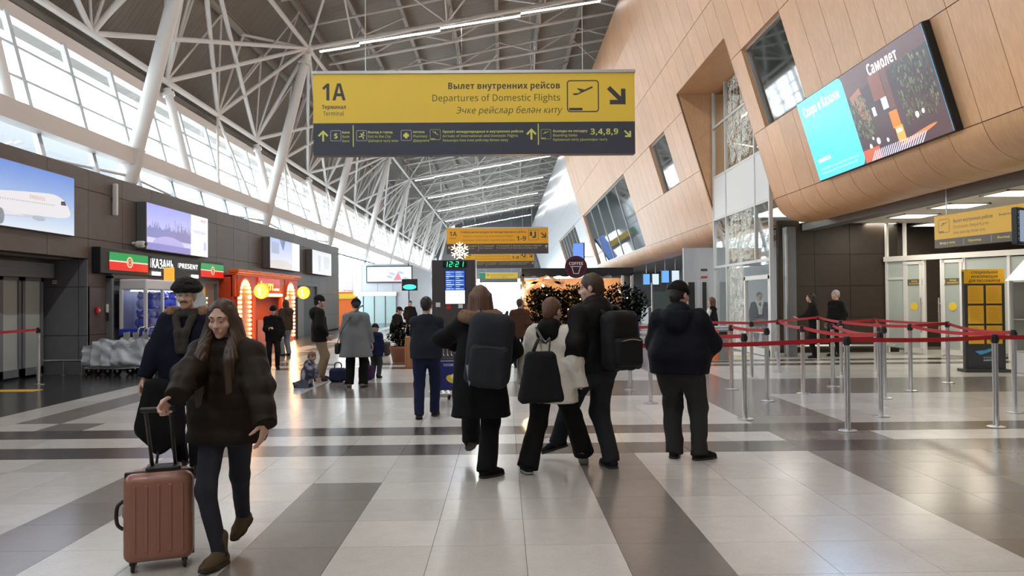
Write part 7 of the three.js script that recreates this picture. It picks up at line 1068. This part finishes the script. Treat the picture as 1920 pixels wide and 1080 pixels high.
{ // woman in white fur
  const P = person({ label: 'woman in a white fleece coat and black scarf seen from behind', at: onFloor(1035, 884), yaw: PI - 0.45, H: 1.62, sex: 'f', cell: 0.013, hair: 'short', hairColor: 'chestnut', headScale: 1.06, face: false, hoodMat: cloth(0.006, 0.006, 0.006),
    pose: { hip: 0.915, lean: 0.05, headPitch: 0.1, headYaw: -0.2, ankR: ankleAt(1094, 872, 0.05), ankL: ankleAt(990, 888), footR: [0.2, 0.75], footL: [0.75, 0], wrL: [0.34, 0.86, 0.06], wrR: [-0.33, 0.86, -0.04] }, hand: { L: { hidden: true }, R: { hidden: true } },
    coat: { name: 'coat', hem: 0.70, bulk: 0.055, arm: 0.055, wide: 1.12, flare: 0.01, folds: 0.013, collar: 0.03, mat: new THREE.MeshPhysicalMaterial({ color: lin(0.60, 0.57, 0.51), roughness: 0.95, sheen: 0.6, sheenRoughness: 0.8, sheenColor: lin(0.5, 0.48, 0.45) }), cell: 0.010, freq: 14 }, trousers: { loose: 0.035, flare: 0.03, mat: cloth(0.007, 0.007, 0.007) }, shoeMat: cloth(0.012, 0.012, 0.014), soleMat: std(lin(0.35, 0.33, 0.3), 0.7) });
  const p = atDepth(1014, 706, 6.45), b = thing('tote_bag', 'black tote bag hanging behind the woman in white', 'bag', p, 0.1), K = [cap(V(-0.09, 0.19, 0), V(0.09, 0.19, 0), 0.05), cap(V(-0.12, -0.14, 0), V(0.12, -0.14, 0), 0.09)], kf = (x, y, z) => { const u = (y + 0.22) / 0.42, hw = 0.19 - 0.07 * u, a = Math.abs(x) - hw + 0.04, bb = Math.abs(y) - 0.17, c = Math.abs(z) - 0.05 + 0.02 * u; return Math.hypot(Math.max(a, 0), Math.max(bb, 0), Math.max(c, 0)) + Math.min(Math.max(a, bb, c), 0) - 0.04 + fold(x, y, z, 0.012, 9); }; void K;
  part(b, 'body', nets(kf, [V(-0.27, -0.28, -0.16), V(0.27, 0.28, 0.16)], 0.011), cloth(0.010, 0.011, 0.013)); const top = P.t.localToWorld(P.up(0.14, 0.475, -0.07)).sub(p).applyAxisAngle(V(0, 1, 0), -0.1); for (const s of [-1, 1]) part(b, 'strap', strap([[s * 0.07, 0.18, 0], [s * 0.05 + top.x * 0.3, 0.3, 0.02], [top.x * 0.8 + s * 0.012, top.y * 0.82, top.z * 0.35 + 0.04], [top.x, top.y + 0.045, top.z]], 0.03, 0.006), M.black);
}
{ // man with backpack, walking to the left
  const P = person({ label: 'tall young man in a black jacket and dark jeans walking away', at: onFloor(1118, 880), yaw: PI + 0.55, H: 1.86, cell: 0.014, hoodMat: cloth(0.0055, 0.0055, 0.006, 0.7), hair: 'short', hairColor: 'brown', pose: { hip: 0.91, lean: 0.05, headYaw: 0.75, headPitch: 0.1, ankR: ankleAt(1146, 876), ankL: ankleAt(1040, 862, 0.035), footL: [0.5, 0.35], footR: [-0.2, 0], wrL: [0.3, 0.88, 0.0], wrR: [-0.33, 0.9, 0.1] }, hand: { L: { hidden: true }, R: { hidden: true } },
    coat: { hem: 0.86, bulk: 0.045, arm: 0.045, hood: true, folds: 0.012, mat: cloth(0.0055, 0.0055, 0.006, 0.7) }, trousers: { loose: 0.03, folds: 0.009, mat: cloth(0.022, 0.025, 0.030) }, shoeMat: cloth(0.012, 0.012, 0.014) });
  const m = cloth(0.009, 0.009, 0.011, 0.6), b = worn('backpack', 'black backpack with violet side trim worn by the tall young man', 'backpack', P, V(-0.05, 1.22, -0.30)); part(b, 'body', softBox(0.36, 0.55, 0.22, 0.09, 0.01, 0.013), m); const pk = part(b, 'front_pocket', softBox(0.3, 0.26, 0.1, 0.04, 0.006, 0.013), m); pk.position.set(0, -0.1, -0.12); part(pk, 'zip', tube([[-0.12, 0.1, -0.045], [0, 0.115, -0.05], [0.12, 0.1, -0.045]], 0.004, 14, 6), M.steel); part(b, 'violet_trim', tube([[-0.175, 0.24, -0.02], [-0.19, 0.05, -0.04], [-0.18, -0.1, -0.04]], 0.012, 16, 8), cloth(0.06, 0.05, 0.3)); for (const s of [-1, 1]) part(b, 'strap', strap([[s * 0.1, 0.24, 0.09], [s * 0.13, 0.29, 0.2], [s * 0.14, 0.24, 0.36], [s * 0.16, 0.06, 0.4]], 0.06, 0.012), m); part(b, 'side_bottle_net', softBox(0.07, 0.2, 0.1, 0.03, 0.004, 0.013), cloth(0.06, 0.06, 0.065)).position.set(-0.2, -0.17, 0);
}
person({ label: 'heavy man in a black knit cap and navy padded jacket waiting by the belts', at: onFloor(1277, 864), yaw: PI - 0.42, H: 1.775, cell: 0.014, wide: 1.2, belly: 0.035, hoodMat: cloth(0.0055, 0.0065, 0.011, 0.75), hat: 'beanie', hair: 'short', hairColor: 'dark', pose: { hip: 0.915, headYaw: -0.5, headPitch: 0.08, ankL: ankleAt(1264, 858), ankR: ankleAt(1312, 862), footL: [0.1, 0], footR: [-0.75, 0], wrL: [0.14, 1.0, 0.3], wrR: [-0.16, 1.0, 0.3], elbL: [1, -0.2, -0.4], elbR: [-1, -0.2, -0.4] }, hand: { L: { hidden: true }, R: { hidden: true } }, coat: { hem: 0.845, bulk: 0.055, arm: 0.055, hood: true, folds: 0.010, quilt: 0.006, baffle: 0.16, collar: 0.09, mat: cloth(0.0055, 0.0065, 0.013, 0.75) }, trousers: { loose: 0.036, folds: 0.016, mat: cloth(0.030, 0.031, 0.030) }, shoeMat: cloth(0.010, 0.010, 0.010) });
// people further off
const small = (o) => person({ cell: 0.024, face: false, ...o });
const at = (px, D) => { const p = atDepth(px, 562, D); return V(p.x, 0, p.z); };
small({ label: 'woman in a black waistcoat and white sleeves before the grey wall', at: at(1335, 21.5), yaw: -2.3, H: 1.62, sex: 'f', hair: 'bob', hairColor: 'chestnut', pose: { wrL: [0.22, 1.05, 0.28], wrR: [-0.22, 1.05, 0.28] }, coat: { name: 'waistcoat', hem: 0.85, bulk: 0.02, sleeveless: true, sleeveMat: cloth(0.7, 0.7, 0.7), mat: cloth(0.01, 0.01, 0.011) } });
small({ label: 'man in a black suit jacket and pale shirt behind the glass entrance', at: at(1424, 22.9), yaw: -0.2, H: 1.76, face: true, hair: 'short', hairColor: 'brown', scarf: cloth(0.55, 0.55, 0.56), scarfEnds: true, coat: { hem: 0.72, bulk: 0.02, collar: 0.03, mat: cloth(0.01, 0.01, 0.012) } });
small({ label: 'woman in a long black coat leaning on the belt by the brown wall', at: at(1527, 20.2), yaw: -1.9, H: 1.72, sex: 'f', hair: 'bob', hairColor: 'dark', pose: { lean: 0.12, wrL: [0.2, 1.06, 0.4], wrR: [-0.2, 1.05, 0.42] }, hand: { L: {}, R: {} }, coat: { name: 'coat', hem: 0.4, bulk: 0.03, flare: 0.03, mat: cloth(0.008, 0.008, 0.008) }, soleMat: std(lin(0.6, 0.6, 0.6), 0.6) });
small({ label: 'grey haired man in a black jacket by the brown wall', at: at(1567, 20.9), yaw: -1.2, H: 1.78, face: true, hair: 'short', hairColor: 'grey', pose: { headYaw: -0.2 }, coat: { hem: 0.75, bulk: 0.03, mat: cloth(0.009, 0.009, 0.009) } });
small({ label: 'boy in black with a black cap walking past the red kiosk', at: at(512, 18.7), yaw: 0.3, H: 1.5, face: true, hat: 'beanie', pose: { wrR: [-0.1, 1.15, 0.3], headPitch: 0.2 }, coat: { hem: 0.75, bulk: 0.03, mat: cloth(0.008, 0.008, 0.008) } });
small({ label: 'person in a brown hooded jacket and blue jeans facing the red kiosk', at: at(536, 23.2), yaw: -2.2, H: 1.66, hair: 'bob', hairColor: 'brown', pose: { wrR: [-0.15, 1.3, 0.35] }, coat: { hem: 0.8, bulk: 0.05, hood: true, mat: cloth(0.05, 0.035, 0.022) }, trousers: { loose: 0.03, mat: cloth(0.16, 0.19, 0.23) } });
small({ label: 'man in a black jacket, cap and grey trousers by the potted plant', at: at(739, 23.5), yaw: 1.3, H: 1.55, hat: 'cap', hair: 'short', face: true, pose: { hip: 0.80, lean: 0.25, wrL: [0.15, 0.95, 0.42], wrR: [-0.15, 0.95, 0.42], headPitch: 0.3, ankL: [0.12, 0.085, 0.14], ankR: [-0.12, 0.085, 0.1] }, coat: { hem: 0.72, bulk: 0.04, mat: cloth(0.009, 0.009, 0.01) }, trousers: { loose: 0.035, mat: cloth(0.22, 0.22, 0.22) } });
{ const t = thing('black_rucksack', 'black rucksack standing on the floor by the potted plant', 'bag', onFloor(722, 668), 0.2); part(t, 'body', softBox(0.32, 0.42, 0.24, 0.09, 0.01, 0.02), M.black).position.y = 0.215; part(t, 'loop', tube([[-0.05, 0.42, 0], [0, 0.48, 0], [0.05, 0.42, 0]], 0.01, 12, 6), M.rubber); }
small({ label: 'person in black standing before the bright far windows beside the totem', at: at(769, 33), yaw: 0.2, H: 1.6, hair: 'short', coat: { hem: 0.6, bulk: 0.03, mat: cloth(0.012, 0.012, 0.014) } });
small({ label: 'person in a brown jacket at the coffee stand', at: at(974, 18.6), yaw: PI - 0.3, H: 1.62, hair: 'short', hairColor: 'brown', coat: { hem: 0.75, bulk: 0.04, mat: cloth(0.07, 0.03, 0.018) } });

scene.traverse((o) => { if (o.isMesh) o.castShadow = o.receiveShadow = true; });
renderer.render(scene, camera);
